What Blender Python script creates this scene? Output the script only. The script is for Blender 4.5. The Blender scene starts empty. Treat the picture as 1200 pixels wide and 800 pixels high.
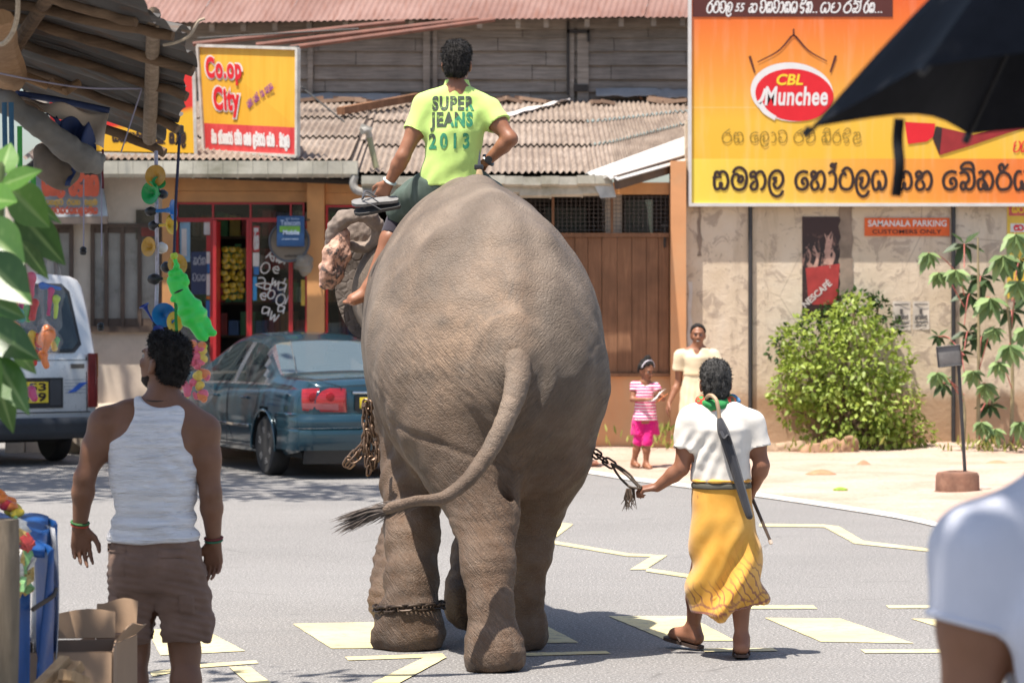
import bpy, bmesh, math, random
import numpy as np
from mathutils import Vector, Matrix, noise
from mathutils.bvhtree import BVHTree
R = math.radians
SC = bpy.context.scene
COL = SC.collection
random.seed(11)
# ------------------------------------------------------------------ camera, light
FPX, CAMH, HZ = 3600.0, 1.85, 350.0
cd = bpy.data.cameras.new('camera'); cam = bpy.data.objects.new('camera', cd); COL.objects.link(cam)
cam.location = (0, 0, CAMH); cam.rotation_euler = (R(90), 0, 0)
cd.sensor_width = 36.0; cd.lens = 36.0*FPX/1200.0; cd.shift_y = -(400-HZ)/1200.0
cd.clip_start = 0.1; cd.clip_end = 3000
cd.dof.use_dof = True; cd.dof.focus_distance = 15.8; cd.dof.aperture_fstop = 6.3
SC.camera = cam
SUN_EL, SUN_AZ = 71.0, 228.0           # azimuth clockwise from +Y
w = bpy.data.worlds.new('World'); SC.world = w; w.use_nodes = True
nt = w.node_tree; bg = nt.nodes['Background']
sky = nt.nodes.new('ShaderNodeTexSky'); sky.sky_type = 'NISHITA'; sky.sun_disc = False
sky.sun_elevation = R(SUN_EL); sky.sun_rotation = R(SUN_AZ); sky.air_density = 1.0; sky.dust_density = 2.0; sky.ozone_density = 1.0
nt.links.new(sky.outputs[0], bg.inputs[0]); bg.inputs[1].default_value = 0.105
sl = bpy.data.lights.new('sun', 'SUN'); sl.energy = 4.9; sl.angle = R(0.53); sl.color = (1, .93, .84)
so = bpy.data.objects.new('sun', sl); COL.objects.link(so)
sdir = Vector((math.sin(R(SUN_AZ))*math.cos(R(SUN_EL)), math.cos(R(SUN_AZ))*math.cos(R(SUN_EL)), math.sin(R(SUN_EL))))
so.rotation_euler = sdir.to_track_quat('Z', 'Y').to_euler(); so.location = sdir*60
vs = SC.view_settings; vs.view_transform = 'Standard'; vs.look = 'None'; vs.gamma = 1; vs.use_curve_mapping = False
vs.exposure = 0.80
# ------------------------------------------------------------------ placing
def P(px, py, Y): return Vector(((px-600)/FPX*Y, Y, CAMH-(py-HZ)/FPX*Y))
def G(px, py, z=0.0):
 Y = FPX*(CAMH-z)/(py-HZ); return Vector(((px-600)/FPX*Y, Y, z))
def V3(*a): return Vector(a)
# ------------------------------------------------------------------ objects
BASE = {}
def tag(o, label=None, cat=None, group=None, kind=None):
 if label: o['label'] = label
 if cat: o['category'] = cat
 if group: o['group'] = group
 if kind: o['kind'] = kind
 return o
def thing(name, label, cat, loc=(0, 0, 0), group=None):
 o = bpy.data.objects.new(name, None); COL.objects.link(o); o.location = loc
 o.empty_display_size = .1
 BASE[o.name] = Vector(loc)
 return tag(o, label, cat, group)
def top_of(o):
 while o.parent: o = o.parent
 return o
def link_mesh(name, me, mats, parent=None, world=True, smooth=35):
 if not isinstance(mats, (list, tuple)): mats = [mats]
 for m in mats: me.materials.append(m)
 o = bpy.data.objects.new(name, me); COL.objects.link(o)
 if parent is not None:
  if world:
   b = BASE.get(top_of(parent).name, top_of(parent).location)
   if b.length > 0: me.transform(Matrix.Translation(-b))
  o.parent = parent
 if smooth is not None and len(me.polygons):
  me.polygons.foreach_set('use_smooth', np.ones(len(me.polygons), bool))
  if smooth < 179: me.set_sharp_from_angle(angle=R(smooth))
 me.update()
 return o
def copy_tree(o, parent=None):
 c = o.copy(); COL.objects.link(c); c.parent = parent
 if o.name in BASE: BASE[c.name] = BASE[o.name]
 for ch in list(o.children): copy_tree(ch, c)
 return c
def recentre(o):
 """put a one-mesh thing's origin at the middle of its base"""
 me = o.data; n = len(me.vertices); a = np.empty(n*3); me.vertices.foreach_get('co', a); a = a.reshape(-1, 3)
 c = (a.min(0)+a.max(0))/2; c[2] = a[:, 2].min(); c = Vector(c)
 me.transform(Matrix.Translation(-c)); o.location = o.location + c
 return o
def frame(d, up=(0, 0, 1)):
 d = Vector(d).normalized(); u = Vector(up)
 if abs(d.dot(u.normalized())) > .98: u = Vector((0, 1, 0)) if abs(d.y) < .9 else Vector((1, 0, 0))
 x = d.cross(u).normalized(); y = x.cross(d).normalized()
 return x, y, d
def smooth_path(pts, n=6):
 pts = [Vector(p) for p in pts]
 if len(pts) < 3: return pts
 out = []; q = [pts[0]*2-pts[1]]+pts+[pts[-1]*2-pts[-2]]
 for i in range(1, len(q)-2):
  a, b, c, d = q[i-1:i+3]
  for k in range(n):
   t = k/n
   out.append(.5*((2*b)+(c-a)*t+(2*a-5*b+4*c-d)*t*t+(3*b-a-3*c+d)*t**3))
 out.append(pts[-1]); return out
class MB:
 def __init__(s): s.v = []; s.f = []; s.mi = []; s.cur = 0
 def add(s, vs, fs):
  b = len(s.v); s.v += [tuple(x) for x in vs]
  for f in fs: s.f.append(tuple(b+i for i in f)); s.mi.append(s.cur)
  return s
 def box(s, c, size, rot=None, bev=0.0):
  c = Vector(c); hx, hy, hz = size[0]/2, size[1]/2, size[2]/2
  if bev > 0:
   bm = bmesh.new(); bmesh.ops.create_cube(bm, size=1)
   for v in bm.verts: v.co = Vector((v.co.x*size[0], v.co.y*size[1], v.co.z*size[2]))
   bmesh.ops.bevel(bm, geom=bm.edges[:], offset=bev, segments=2, affect='EDGES', profile=.5)
   bm.verts.index_update()
   vs = [v.co.copy() for v in bm.verts]; fs = [[v.index for v in f.verts] for f in bm.faces]; bm.free()
  else:
   vs = [Vector((x, y, z)) for x in (-hx, hx) for y in (-hy, hy) for z in (-hz, hz)]
   fs = [(0, 1, 3, 2), (4, 6, 7, 5), (0, 4, 5, 1), (2, 3, 7, 6), (0, 2, 6, 4), (1, 5, 7, 3)]
  if rot is not None: vs = [rot @ v for v in vs]
  return s.add([c+v for v in vs], fs)
 def bar(s, a, b, w, h=None, up=(0, 0, 1), bev=0):
  a, b = Vector(a), Vector(b); x, y, d = frame(b-a, up)
  return s.box((a+b)/2, (w, h or w, (b-a).length), Matrix((x, y, d)).transposed(), bev)
 def prism(s, poly, vec):
  poly = [Vector(p) for p in poly]; n = len(poly); vec = Vector(vec)
  vs = poly+[p+vec for p in poly]
  nrm = Vector((0, 0, 0))
  for i in range(n): nrm += (poly[i]-poly[0]).cross(poly[(i+1) % n]-poly[0])
  fs = [tuple(range(n)), tuple(range(2*n-1, n-1, -1))]+[(i, i+n, (i+1) % n+n, (i+1) % n) for i in range(n)]
  if nrm.dot(vec) > 0: fs = [f[::-1] for f in fs]
  return s.add(vs, fs)
 def tube(s, pts, r, n=8, cap=True, flat=1.0, up=(0, 0, 1)):
  pts = [Vector(p) for p in pts]; m = len(pts)
  rr = [r]*m if isinstance(r, (int, float)) else list(r)
  vs = []; px = None
  for i, p in enumerate(pts):
   d = (pts[min(i+1, m-1)]-pts[max(i-1, 0)])
   if d.length < 1e-9: d = Vector((0, 0, 1))
   d.normalize()
   if px is None: x, y, _ = frame(d, up)
   else:
    x = (px-d*px.dot(d));  x = x.normalized() if x.length > 1e-6 else frame(d, up)[0]
    y = d.cross(x).normalized()
    if True: y = d.cross(x)
   px = x
   if i == 0: y = d.cross(x)
   for k in range(n):
    a = 2*math.pi*k/n; vs.append(p+x*math.cos(a)*rr[i]+y*math.sin(a)*rr[i]*flat)
  fs = [(i*n+k, i*n+(k+1) % n, (i+1)*n+(k+1) % n, (i+1)*n+k) for i in range(m-1) for k in range(n)]
  if cap: fs += [tuple(range(n-1, -1, -1)), tuple((m-1)*n+k for k in range(n))]
  return s.add(vs, fs)
 def lathe(s, prof, o=(0, 0, 0), axis=(0, 0, 1), n=20, sx=1, up=(0, 0, 1)):
  o = Vector(o); x, y, d = frame(axis, up); x = d.cross(y)*-1 if False else x
  vs = []
  for r, z in prof:
   for k in range(n):
    a = 2*math.pi*k/n; vs.append(o+d*z+(x*math.cos(a)*sx+y*math.sin(a))*r)
  m = len(prof)
  fs = [(i*n+k, (i+1)*n+k, (i+1)*n+(k+1) % n, i*n+(k+1) % n)[::-1] for i in range(m-1) for k in range(n)]
  if prof[0][0] > 1e-5: fs.append(tuple(range(n))[::-1])
  if prof[-1][0] > 1e-5: fs.append(tuple((m-1)*n+k for k in range(n)))
  return s.add(vs, fs)
 def grid(s, fn, nu, nv, thick=None):
  vs = [Vector(fn(i/nu, j/nv)) for i in range(nu+1) for j in range(nv+1)]
  q = lambda i, j: i*(nv+1)+j
  fs = [(q(i, j), q(i+1, j), q(i+1, j+1), q(i, j+1)) for i in range(nu) for j in range(nv)]
  if thick is not None:
   t = Vector(thick); N = len(vs); vs += [v+t for v in vs]
   fs += [tuple(N+k for k in f[::-1]) for f in fs[:nu*nv]]
   for i in range(nu):
    fs += [(q(i+1, 0), q(i, 0), N+q(i, 0), N+q(i+1, 0)), (q(i, nv), q(i+1, nv), N+q(i+1, nv), N+q(i, nv))]
   for j in range(nv):
    fs += [(q(0, j), q(0, j+1), N+q(0, j+1), N+q(0, j)), (q(nu, j+1), q(nu, j), N+q(nu, j), N+q(nu, j+1))]
  return s.add(vs, fs)
 def poly(s, pts): return s.add(pts, [tuple(range(len(pts)))])
 def build(s, name, mats, parent=None, smooth=35, world=True):
  me = bpy.data.meshes.new(name); me.from_pydata(s.v, [], s.f)
  o = link_mesh(name, me, mats, parent, world, smooth)
  if max(s.mi, default=0) > 0: me.polygons.foreach_set('material_index', s.mi)
  return o
# ------------------------------------------------------------------ materials
MATS = {}
def hexc(h):
 h = h.lstrip('#'); c = [int(h[i:i+2], 16)/255 for i in (0, 2, 4)]
 return tuple((x/12.92 if x <= .04045 else ((x+.055)/1.055)**2.4) for x in c)
class NT:
 def __init__(s, name):
  s.m = bpy.data.materials.new(name); s.m.use_nodes = True; s.t = s.m.node_tree; s.n = s.t.nodes
  s.b = s.n['Principled BSDF']; s.tc = s.n.new('ShaderNodeTexCoord')
 def lk(s, a, b): s.t.links.new(a, b)
 def coord(s, scale=(1, 1, 1), rot=(0, 0, 0), kind='Object', loc=(0, 0, 0)):
  mp = s.n.new('ShaderNodeMapping'); s.lk(s.tc.outputs[kind], mp.inputs[0])
  mp.inputs['Scale'].default_value = scale; mp.inputs['Rotation'].default_value = rot; mp.inputs['Location'].default_value = loc
  return mp.outputs[0]
 def noise(s, co, scale, detail=4, rough=.55, dist=0):
  n = s.n.new('ShaderNodeTexNoise'); s.lk(co, n.inputs['Vector'])
  n.inputs['Scale'].default_value = scale; n.inputs['Detail'].default_value = detail
  n.inputs['Roughness'].default_value = rough; n.inputs['Distortion'].default_value = dist
  return n.outputs['Fac']
 def voro(s, co, scale, feature='F1', out='Distance', rnd=1):
  n = s.n.new('ShaderNodeTexVoronoi'); n.feature = feature; s.lk(co, n.inputs['Vector']); n.inputs['Scale'].default_value = scale
  n.inputs['Randomness'].default_value = rnd
  return n.outputs[out]
 def wave(s, co, scale, dist=0, axis='X', prof='SIN', detail=2):
  n = s.n.new('ShaderNodeTexWave'); n.bands_direction = axis; n.wave_profile = prof; s.lk(co, n.inputs['Vector'])
  n.inputs['Scale'].default_value = scale; n.inputs['Distortion'].default_value = dist; n.inputs['Detail'].default_value = detail
  return n.outputs['Fac']
 def ramp(s, fac, stops, interp='LINEAR'):
  r = s.n.new('ShaderNodeValToRGB'); s.lk(fac, r.inputs[0]); e = r.color_ramp.elements; r.color_ramp.interpolation = interp
  while len(e) < len(stops): e.new(.5)
  for k, (p, c) in enumerate(stops):
   e[k].position = p; e[k].color = (c, c, c, 1) if isinstance(c, (int, float)) else (*c, 1)
  return r.outputs[0]
 def mix(s, fac, a, b, mode='MIX'):
  n = s.n.new('ShaderNodeMix'); n.data_type = 'RGBA'; n.blend_type = mode
  for sock, v in ((n.inputs['Factor'], fac), (n.inputs['A'], a), (n.inputs['B'], b)):
   pass
  ins = [i for i in n.inputs if i.enabled] if False else None
  fi, ai, bi = n.inputs[0], n.inputs[6], n.inputs[7]
  for i, v in ((fi, fac), (ai, a), (bi, b)):
   if hasattr(v, 'is_linked') or hasattr(v, 'links'): s.lk(v, i)
   elif isinstance(v, (int, float)): i.default_value = v if i is fi else (v, v, v, 1)
   else: i.default_value = (*v, 1)
  return n.outputs[2]
 def math(s, op, a, b=0.0, clamp=False):
  n = s.n.new('ShaderNodeMath'); n.operation = op; n.use_clamp = clamp
  for i, v in ((0, a), (1, b)):
   if isinstance(v, (int, float)): n.inputs[i].default_value = v
   else: s.lk(v, n.inputs[i])
  return n.outputs[0]
 def sep(s, co):
  n = s.n.new('ShaderNodeSeparateXYZ'); s.lk(co, n.inputs[0]); return n.outputs
 def attr(s, name):
  n = s.n.new('ShaderNodeAttribute'); n.attribute_name = name; return n
 def bump(s, h, strength=.3, dist=.01, prev=None):
  n = s.n.new('ShaderNodeBump'); s.lk(h, n.inputs['Height']); n.inputs['Strength'].default_value = strength; n.inputs['Distance'].default_value = dist
  if prev is not None: s.lk(prev, n.inputs['Normal'])
  return n.outputs[0]
 def done(s, col=None, rough=None, nrm=None, metal=None, **kw):
  for k, v in (('Base Color', col), ('Roughness', rough), ('Normal', nrm), ('Metallic', metal), *kw.items()):
   if v is None: continue
   i = s.b.inputs[k]
   if hasattr(v, 'is_linked') or hasattr(v, 'links'): s.lk(v, i)
   elif isinstance(v, (int, float)): i.default_value = v if not hasattr(i.default_value, '__len__') else (v, v, v, 1)
   else: i.default_value = (*v, 1) if len(i.default_value) == 4 else v
  return s.m
def M(name, col, rough=.6, var=.18, scale=6, bump=.0, bscale=None, metal=0, spec=.5, dirt=None, dirt_amt=.5, **kw):
 """plain surface with blotchy tone variation, optional dirt and fine bump"""
 if name in MATS: return MATS[name]
 if isinstance(col, str): col = hexc(col)
 t = NT(name); co = t.coord()
 n1 = t.noise(co, scale, 5, .6)
 lo = tuple(c*(1-var) for c in col); hi = tuple(min(1, c*(1+var*.8)) for c in col)
 c = t.ramp(n1, [(.3, lo), (.7, hi)])
 if dirt is not None:
  n2 = t.noise(co, scale*.37, 6, .7, .4)
  c = t.mix(t.ramp(n2, [(.48, 0.0), (.68, dirt_amt)]), c, dirt)
 nr = None
 if bump > 0: nr = t.bump(t.noise(co, bscale or scale*8, 4, .6), bump, .004)
 rg = t.ramp(n1, [(.25, max(0, rough-.07)), (.75, min(1, rough+.07))])
 m = t.done(c, rg, nr, metal, **{'Specular IOR Level': spec}, **kw)
 MATS[name] = m; return m
# ------------------------------------------------------------------ implicit bodies
class SDF:
 def __init__(s): s.groups = [[]]; s.clips = [[]]; s.ks = [0.02]; s.sub = [False]
 def group(s, k=.02, sub=False): s.groups.append([]); s.clips.append([]); s.ks.append(k); s.sub.append(sub); return s
 def clip(s, p, n): s.clips[-1].append((np.array(p, float), np.array(Vector(n).normalized(), float))); return s
 def rc(s, a, b, ra, rb=None, k=.02, flat=None):
  """tapered capsule; flat=(axis, factor) squeezes it along a world axis about its line"""
  s.groups[-1].append(('rc', np.array(a, float), np.array(b, float), float(ra), float(rb if rb is not None else ra), k, flat)); return s
 def path(s, pts, rs, k=.02):
  for i in range(len(pts)-1): s.rc(pts[i], pts[i+1], rs[i], rs[i+1], k)
  return s
 def ell(s, c, r, k=.02, rot=None):
  s.groups[-1].append(('ell', np.array(c, float), np.array(r, float), None if rot is None else np.array(rot, float), k)); return s
 def loft(s, st, k=.03, axis=2, n=2.0):
  """st: rows (t, cu, cv, ru, rv) along a world axis"""
  s.groups[-1].append(('loft', np.array(st, float), axis, n, k)); return s
 @staticmethod
 def ev(p, X, Y, Z):
  if p[0] == 'rc':
   _, a, b, ra, rb, k, flat = p
   ba = b-a; L = max(ba@ba, 1e-12)
   px, py, pz = X-a[0], Y-a[1], Z-a[2]
   if flat is not None:
    f = [1, 1, 1]; f[flat[0]] = 1/flat[1]
    t = np.clip((px*ba[0]+py*ba[1]+pz*ba[2])/L, 0, 1)
    return np.sqrt(((px-t*ba[0])*f[0])**2+((py-t*ba[1])*f[1])**2+((pz-t*ba[2])*f[2])**2)-(ra+t*(rb-ra))
   t = np.clip((px*ba[0]+py*ba[1]+pz*ba[2])/L, 0, 1)
   return np.sqrt((px-t*ba[0])**2+(py-t*ba[1])**2+(pz-t*ba[2])**2)-(ra+t*(rb-ra))
  if p[0] == 'ell':
   _, c, r, rot, k = p
   x, y, z = X-c[0], Y-c[1], Z-c[2]
   if rot is not None:
    x, y, z = (rot[0, 0]*x+rot[1, 0]*y+rot[2, 0]*z, rot[0, 1]*x+rot[1, 1]*y+rot[2, 1]*z, rot[0, 2]*x+rot[1, 2]*y+rot[2, 2]*z)
   k0 = np.sqrt((x/r[0])**2+(y/r[1])**2+(z/r[2])**2); k1 = np.sqrt((x/r[0]**2)**2+(y/r[1]**2)**2+(z/r[2]**2)**2)
   return k0*(k0-1)/np.maximum(k1, 1e-6)
  _, st, ax, n, k = p
  W = (X, Y, Z); t = W[ax]; U, Vv = [W[i] for i in range(3) if i != ax]
  tt = np.linspace(st[0, 0], st[-1, 0], 200)
  cols = []
  for c in range(1, 5):
   y = np.interp(tt, st[:, 0], st[:, c]); ker = np.hanning(15); ker /= ker.sum()
   yp = np.concatenate([np.full(7, y[0]), y, np.full(7, y[-1])]); cols.append(np.convolve(yp, ker, 'valid'))
  tc = np.clip(t, tt[0], tt[-1])
  cu, cv, ru, rv = [np.interp(tc, tt, c) for c in cols]
  q = (np.abs((U-cu)/ru)**n+np.abs((Vv-cv)/rv)**n)**(1/n)
  d = (q-1)*np.minimum(ru, rv)
  e = np.abs(t-tc); return np.where(e > 0, np.sqrt(np.maximum(d, 0)**2+e**2)+np.minimum(d, 0)*0, d)
 @staticmethod
 def bb(p):
  if p[0] == 'rc':
   _, a, b, ra, rb, k, fl = p; r = max(ra, rb)*(1 if fl is None else max(1, fl[1])); return np.minimum(a, b)-r, np.maximum(a, b)+r, k
  if p[0] == 'ell':
   _, c, r, rot, k = p; m = r if rot is None else np.sqrt((np.array(rot)**2)@(r**2)); return c-m, c+m, k
  _, st, ax, n, k = p
  lo = np.zeros(3); hi = np.zeros(3); o = [i for i in range(3) if i != ax]
  lo[ax], hi[ax] = st[0, 0], st[-1, 0]
  lo[o[0]] = (st[:, 1]-st[:, 3]).min(); hi[o[0]] = (st[:, 1]+st[:, 3]).max()
  lo[o[1]] = (st[:, 2]-st[:, 4]).min(); hi[o[1]] = (st[:, 2]+st[:, 4]).max()
  return lo, hi, k
 def mesh(s, res, disp=None, col=None):
  lo = np.min([s.bb(p)[0] for g, sb in zip(s.groups, s.sub) if not sb for p in g], 0)-3*res
  hi = np.max([s.bb(p)[1] for g, sb in zip(s.groups, s.sub) if not sb for p in g], 0)+3*res
  n = np.ceil((hi-lo)/res).astype(int)+1
  ax = [lo[i]+np.arange(n[i])*res for i in range(3)]
  tot = np.full(n, 9.0, np.float32)
  for gi, g in enumerate(s.groups):
   if not g: continue
   D = np.full(n, 9.0, np.float32)
   for p in g:
    a, b, k = s.bb(p); pad = k+2.5*res
    i0 = np.maximum(np.floor((a-pad-lo)/res).astype(int), 0); i1 = np.minimum(np.ceil((b+pad-lo)/res).astype(int)+1, n)
    if (i1 <= i0).any(): continue
    sl_ = tuple(slice(i0[i], i1[i]) for i in range(3))
    X, Y, Z = np.meshgrid(*[ax[i][sl_[i]] for i in range(3)], indexing='ij', sparse=True)
    X, Y, Z = np.broadcast_arrays(X, Y, Z)
    d = s.ev(p, X, Y, Z).astype(np.float32); c = D[sl_]
    kk = max(k, 1e-5); h = np.maximum(kk-np.abs(c-d), 0)/kk
    D[sl_] = np.minimum(c, d)-h*h*kk*.25
   for pt, nn in s.clips[gi]:
    X, Y, Z = np.meshgrid(*ax, indexing='ij', sparse=True)
    D = np.maximum(D, ((X-pt[0])*nn[0]+(Y-pt[1])*nn[1]+(Z-pt[2])*nn[2]).astype(np.float32))
   k = s.ks[gi]
   if s.sub[gi]:
    h = np.maximum(k-np.abs(tot+D), 0)/max(k, 1e-5); tot = np.maximum(tot, -D)+h*h*k*.25
   else:
    h = np.maximum(k-np.abs(tot-D), 0)/max(k, 1e-5); tot = np.minimum(tot, D)-h*h*k*.25
  Vt, Q = surface_nets(tot, lo, res)
  return Vt, Q
 def build(s, name, mats, parent=None, res=.01, disp=None, attrs=None, relax=0, keep_largest=False):
  Vt, Q = s.mesh(res)
  for _ in range(relax): Vt = relax_mesh(Vt, Q)
  if disp is not None:
   N = vnormals(Vt, Q); Vt = Vt+N*disp(Vt, N)[:, None]
  me = bpy.data.meshes.new(name)
  me.vertices.add(len(Vt)); me.vertices.foreach_set('co', Vt.astype(np.float32).ravel())
  me.loops.add(Q.size); me.loops.foreach_set('vertex_index', Q.astype(np.int32).ravel())
  me.polygons.add(len(Q)); me.polygons.foreach_set('loop_start', np.arange(len(Q), dtype=np.int32)*4)
  me.update(calc_edges=True)
  if attrs:
   for an, fn in attrs.items():
    at = me.attributes.new(an, 'FLOAT', 'POINT'); at.data.foreach_set('value', np.clip(fn(Vt), 0, 1).astype(np.float32))
  return link_mesh(name, me, mats, parent, True, 180)
def relax_mesh(Vt, Q):
 acc = np.zeros_like(Vt); cnt = np.zeros(len(Vt))
 for i in range(4):
  a, b = Q[:, i], Q[:, (i+1) % 4]
  for c in range(3):
   acc[:, c] += np.bincount(a, Vt[b, c], len(Vt)); acc[:, c] += np.bincount(b, Vt[a, c], len(Vt))
  cnt += np.bincount(a, minlength=len(Vt))+np.bincount(b, minlength=len(Vt))
 return Vt*.4+.6*acc/np.maximum(cnt, 1)[:, None]
def vnormals(Vt, Q):
 fn = np.cross(Vt[Q[:, 2]]-Vt[Q[:, 0]], Vt[Q[:, 3]]-Vt[Q[:, 1]])
 N = np.zeros_like(Vt)
 for i in range(4):
  for c in range(3): N[:, c] += np.bincount(Q[:, i], fn[:, c], len(Vt))
 return N/np.maximum(np.linalg.norm(N, axis=1), 1e-12)[:, None]
def surface_nets(val, lo, res):
 ins = val < 0
 nx, ny, nz = val.shape
 cnt = np.zeros((nx-1, ny-1, nz-1), np.int8)
 for dx in (0, 1):
  for dy in (0, 1):
   for dz in (0, 1): cnt += ins[dx:nx-1+dx, dy:ny-1+dy, dz:nz-1+dz]
 act = (cnt > 0) & (cnt < 8)
 idx = np.full(act.shape, -1, np.int64); I = np.argwhere(act); idx[act] = np.arange(len(I))
 cv = {}
 for dx in (0, 1):
  for dy in (0, 1):
   for dz in (0, 1): cv[(dx, dy, dz)] = val[I[:, 0]+dx, I[:, 1]+dy, I[:, 2]+dz].astype(np.float64)
 acc = np.zeros((len(I), 3)); n = np.zeros(len(I))
 for a in cv:
  for ax in range(3):
   if a[ax] == 1: continue
   b = list(a); b[ax] = 1; b = tuple(b)
   va, vb = cv[a], cv[b]; m = (va < 0) != (vb < 0)
   t = np.where(m, va/np.where(m, va-vb, 1), 0)
   pt = np.tile(np.array(a, float), (len(I), 1)); pt[:, ax] += t
   acc[m] += pt[m]; n += m
 Vt = lo+(I+acc/n[:, None])*res
 quads = []
 for ax in range(3):
  u, v = (ax+1) % 3, (ax+2) % 3
  s0 = [slice(None)]*3; s1 = [slice(None)]*3
  s0[ax] = slice(0, val.shape[ax]-1); s1[ax] = slice(1, val.shape[ax])
  A, B = ins[tuple(s0)], ins[tuple(s1)]
  E = np.argwhere(A != B)
  E = E[(E[:, u] > 0) & (E[:, v] > 0) & (E[:, u] < val.shape[u]-1) & (E[:, v] < val.shape[v]-1)]
  def c(du, dv):
   e = E.copy(); e[:, u] -= du; e[:, v] -= dv; return idx[e[:, 0], e[:, 1], e[:, 2]]
  q = np.stack([c(1, 1), c(0, 1), c(0, 0), c(1, 0)], 1)
  flip = ~A[E[:, 0], E[:, 1], E[:, 2]]
  q[flip] = q[flip][:, ::-1]; quads.append(q)
 return Vt, np.concatenate(quads)
RNG = np.random.default_rng(5)
_W = [(RNG.normal(size=3), RNG.uniform(0, 6.28)) for _ in range(40)]
def vnoise(Pn, f, seed=0, n=9, stretch=(1, 1, 1)):
 """cheap smooth noise: a sum of random waves, about -1..1"""
 o = np.zeros(len(Pn)); st = np.array(stretch)
 for k in range(n):
  d, ph = _W[(k*3+seed*7) % 40]
  o += np.sin(Pn@(d*st)*f*(.6+.12*k)+ph+seed)
 return o/n**.5
# ------------------------------------------------------------------ lettering
def text_mesh(body, bold=0.0, shear=0.0, spacing=1.0):
 cu = bpy.data.curves.new('lettering', 'FONT'); cu.body = body; cu.size = 1; cu.offset = bold; cu.shear = shear; cu.space_character = spacing
 cu.align_x = 'CENTER' if '\n' in body else 'LEFT'; cu.resolution_u = 4
 o = bpy.data.objects.new('lettering', cu); COL.objects.link(o)
 dg = bpy.context.evaluated_depsgraph_get(); me = bpy.data.meshes.new_from_object(o.evaluated_get(dg))
 bpy.data.objects.remove(o); bpy.data.curves.remove(cu)
 return me
def text(body, rect, ax, mat, parent, bold=0.0, name='lettering', lift=.003, shear=0.0, spacing=1.0, fit=True, thick=.002):
 """rect=(u0,v0,u1,v1) on the plane ax=(origin, right, up); the letters fill the rect"""
 me = text_mesh(body, bold, shear, spacing)
 n = len(me.vertices); a = np.empty(n*3); me.vertices.foreach_get('co', a); a = a.reshape(-1, 3)
 lo, hi = a.min(0), a.max(0); o, r, u = [Vector(x) for x in ax]; nr = r.cross(u).normalized()
 su = (rect[2]-rect[0])/max(hi[0]-lo[0], 1e-6); sv = (rect[3]-rect[1])/max(hi[1]-lo[1], 1e-6)
 if not fit: su = sv = min(su, sv)
 L = [o+r*(rect[0]+(p[0]-lo[0])*su)+u*(rect[1]+(p[1]-lo[1])*sv)+nr*lift for p in a]
 vs = L
 m2 = bpy.data.meshes.new(name); m2.from_pydata([tuple(v) for v in vs], [], [tuple(p.vertices) for p in me.polygons])
 bpy.data.meshes.remove(me)
 return link_mesh(name, m2, mat, parent, True, None)
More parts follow.
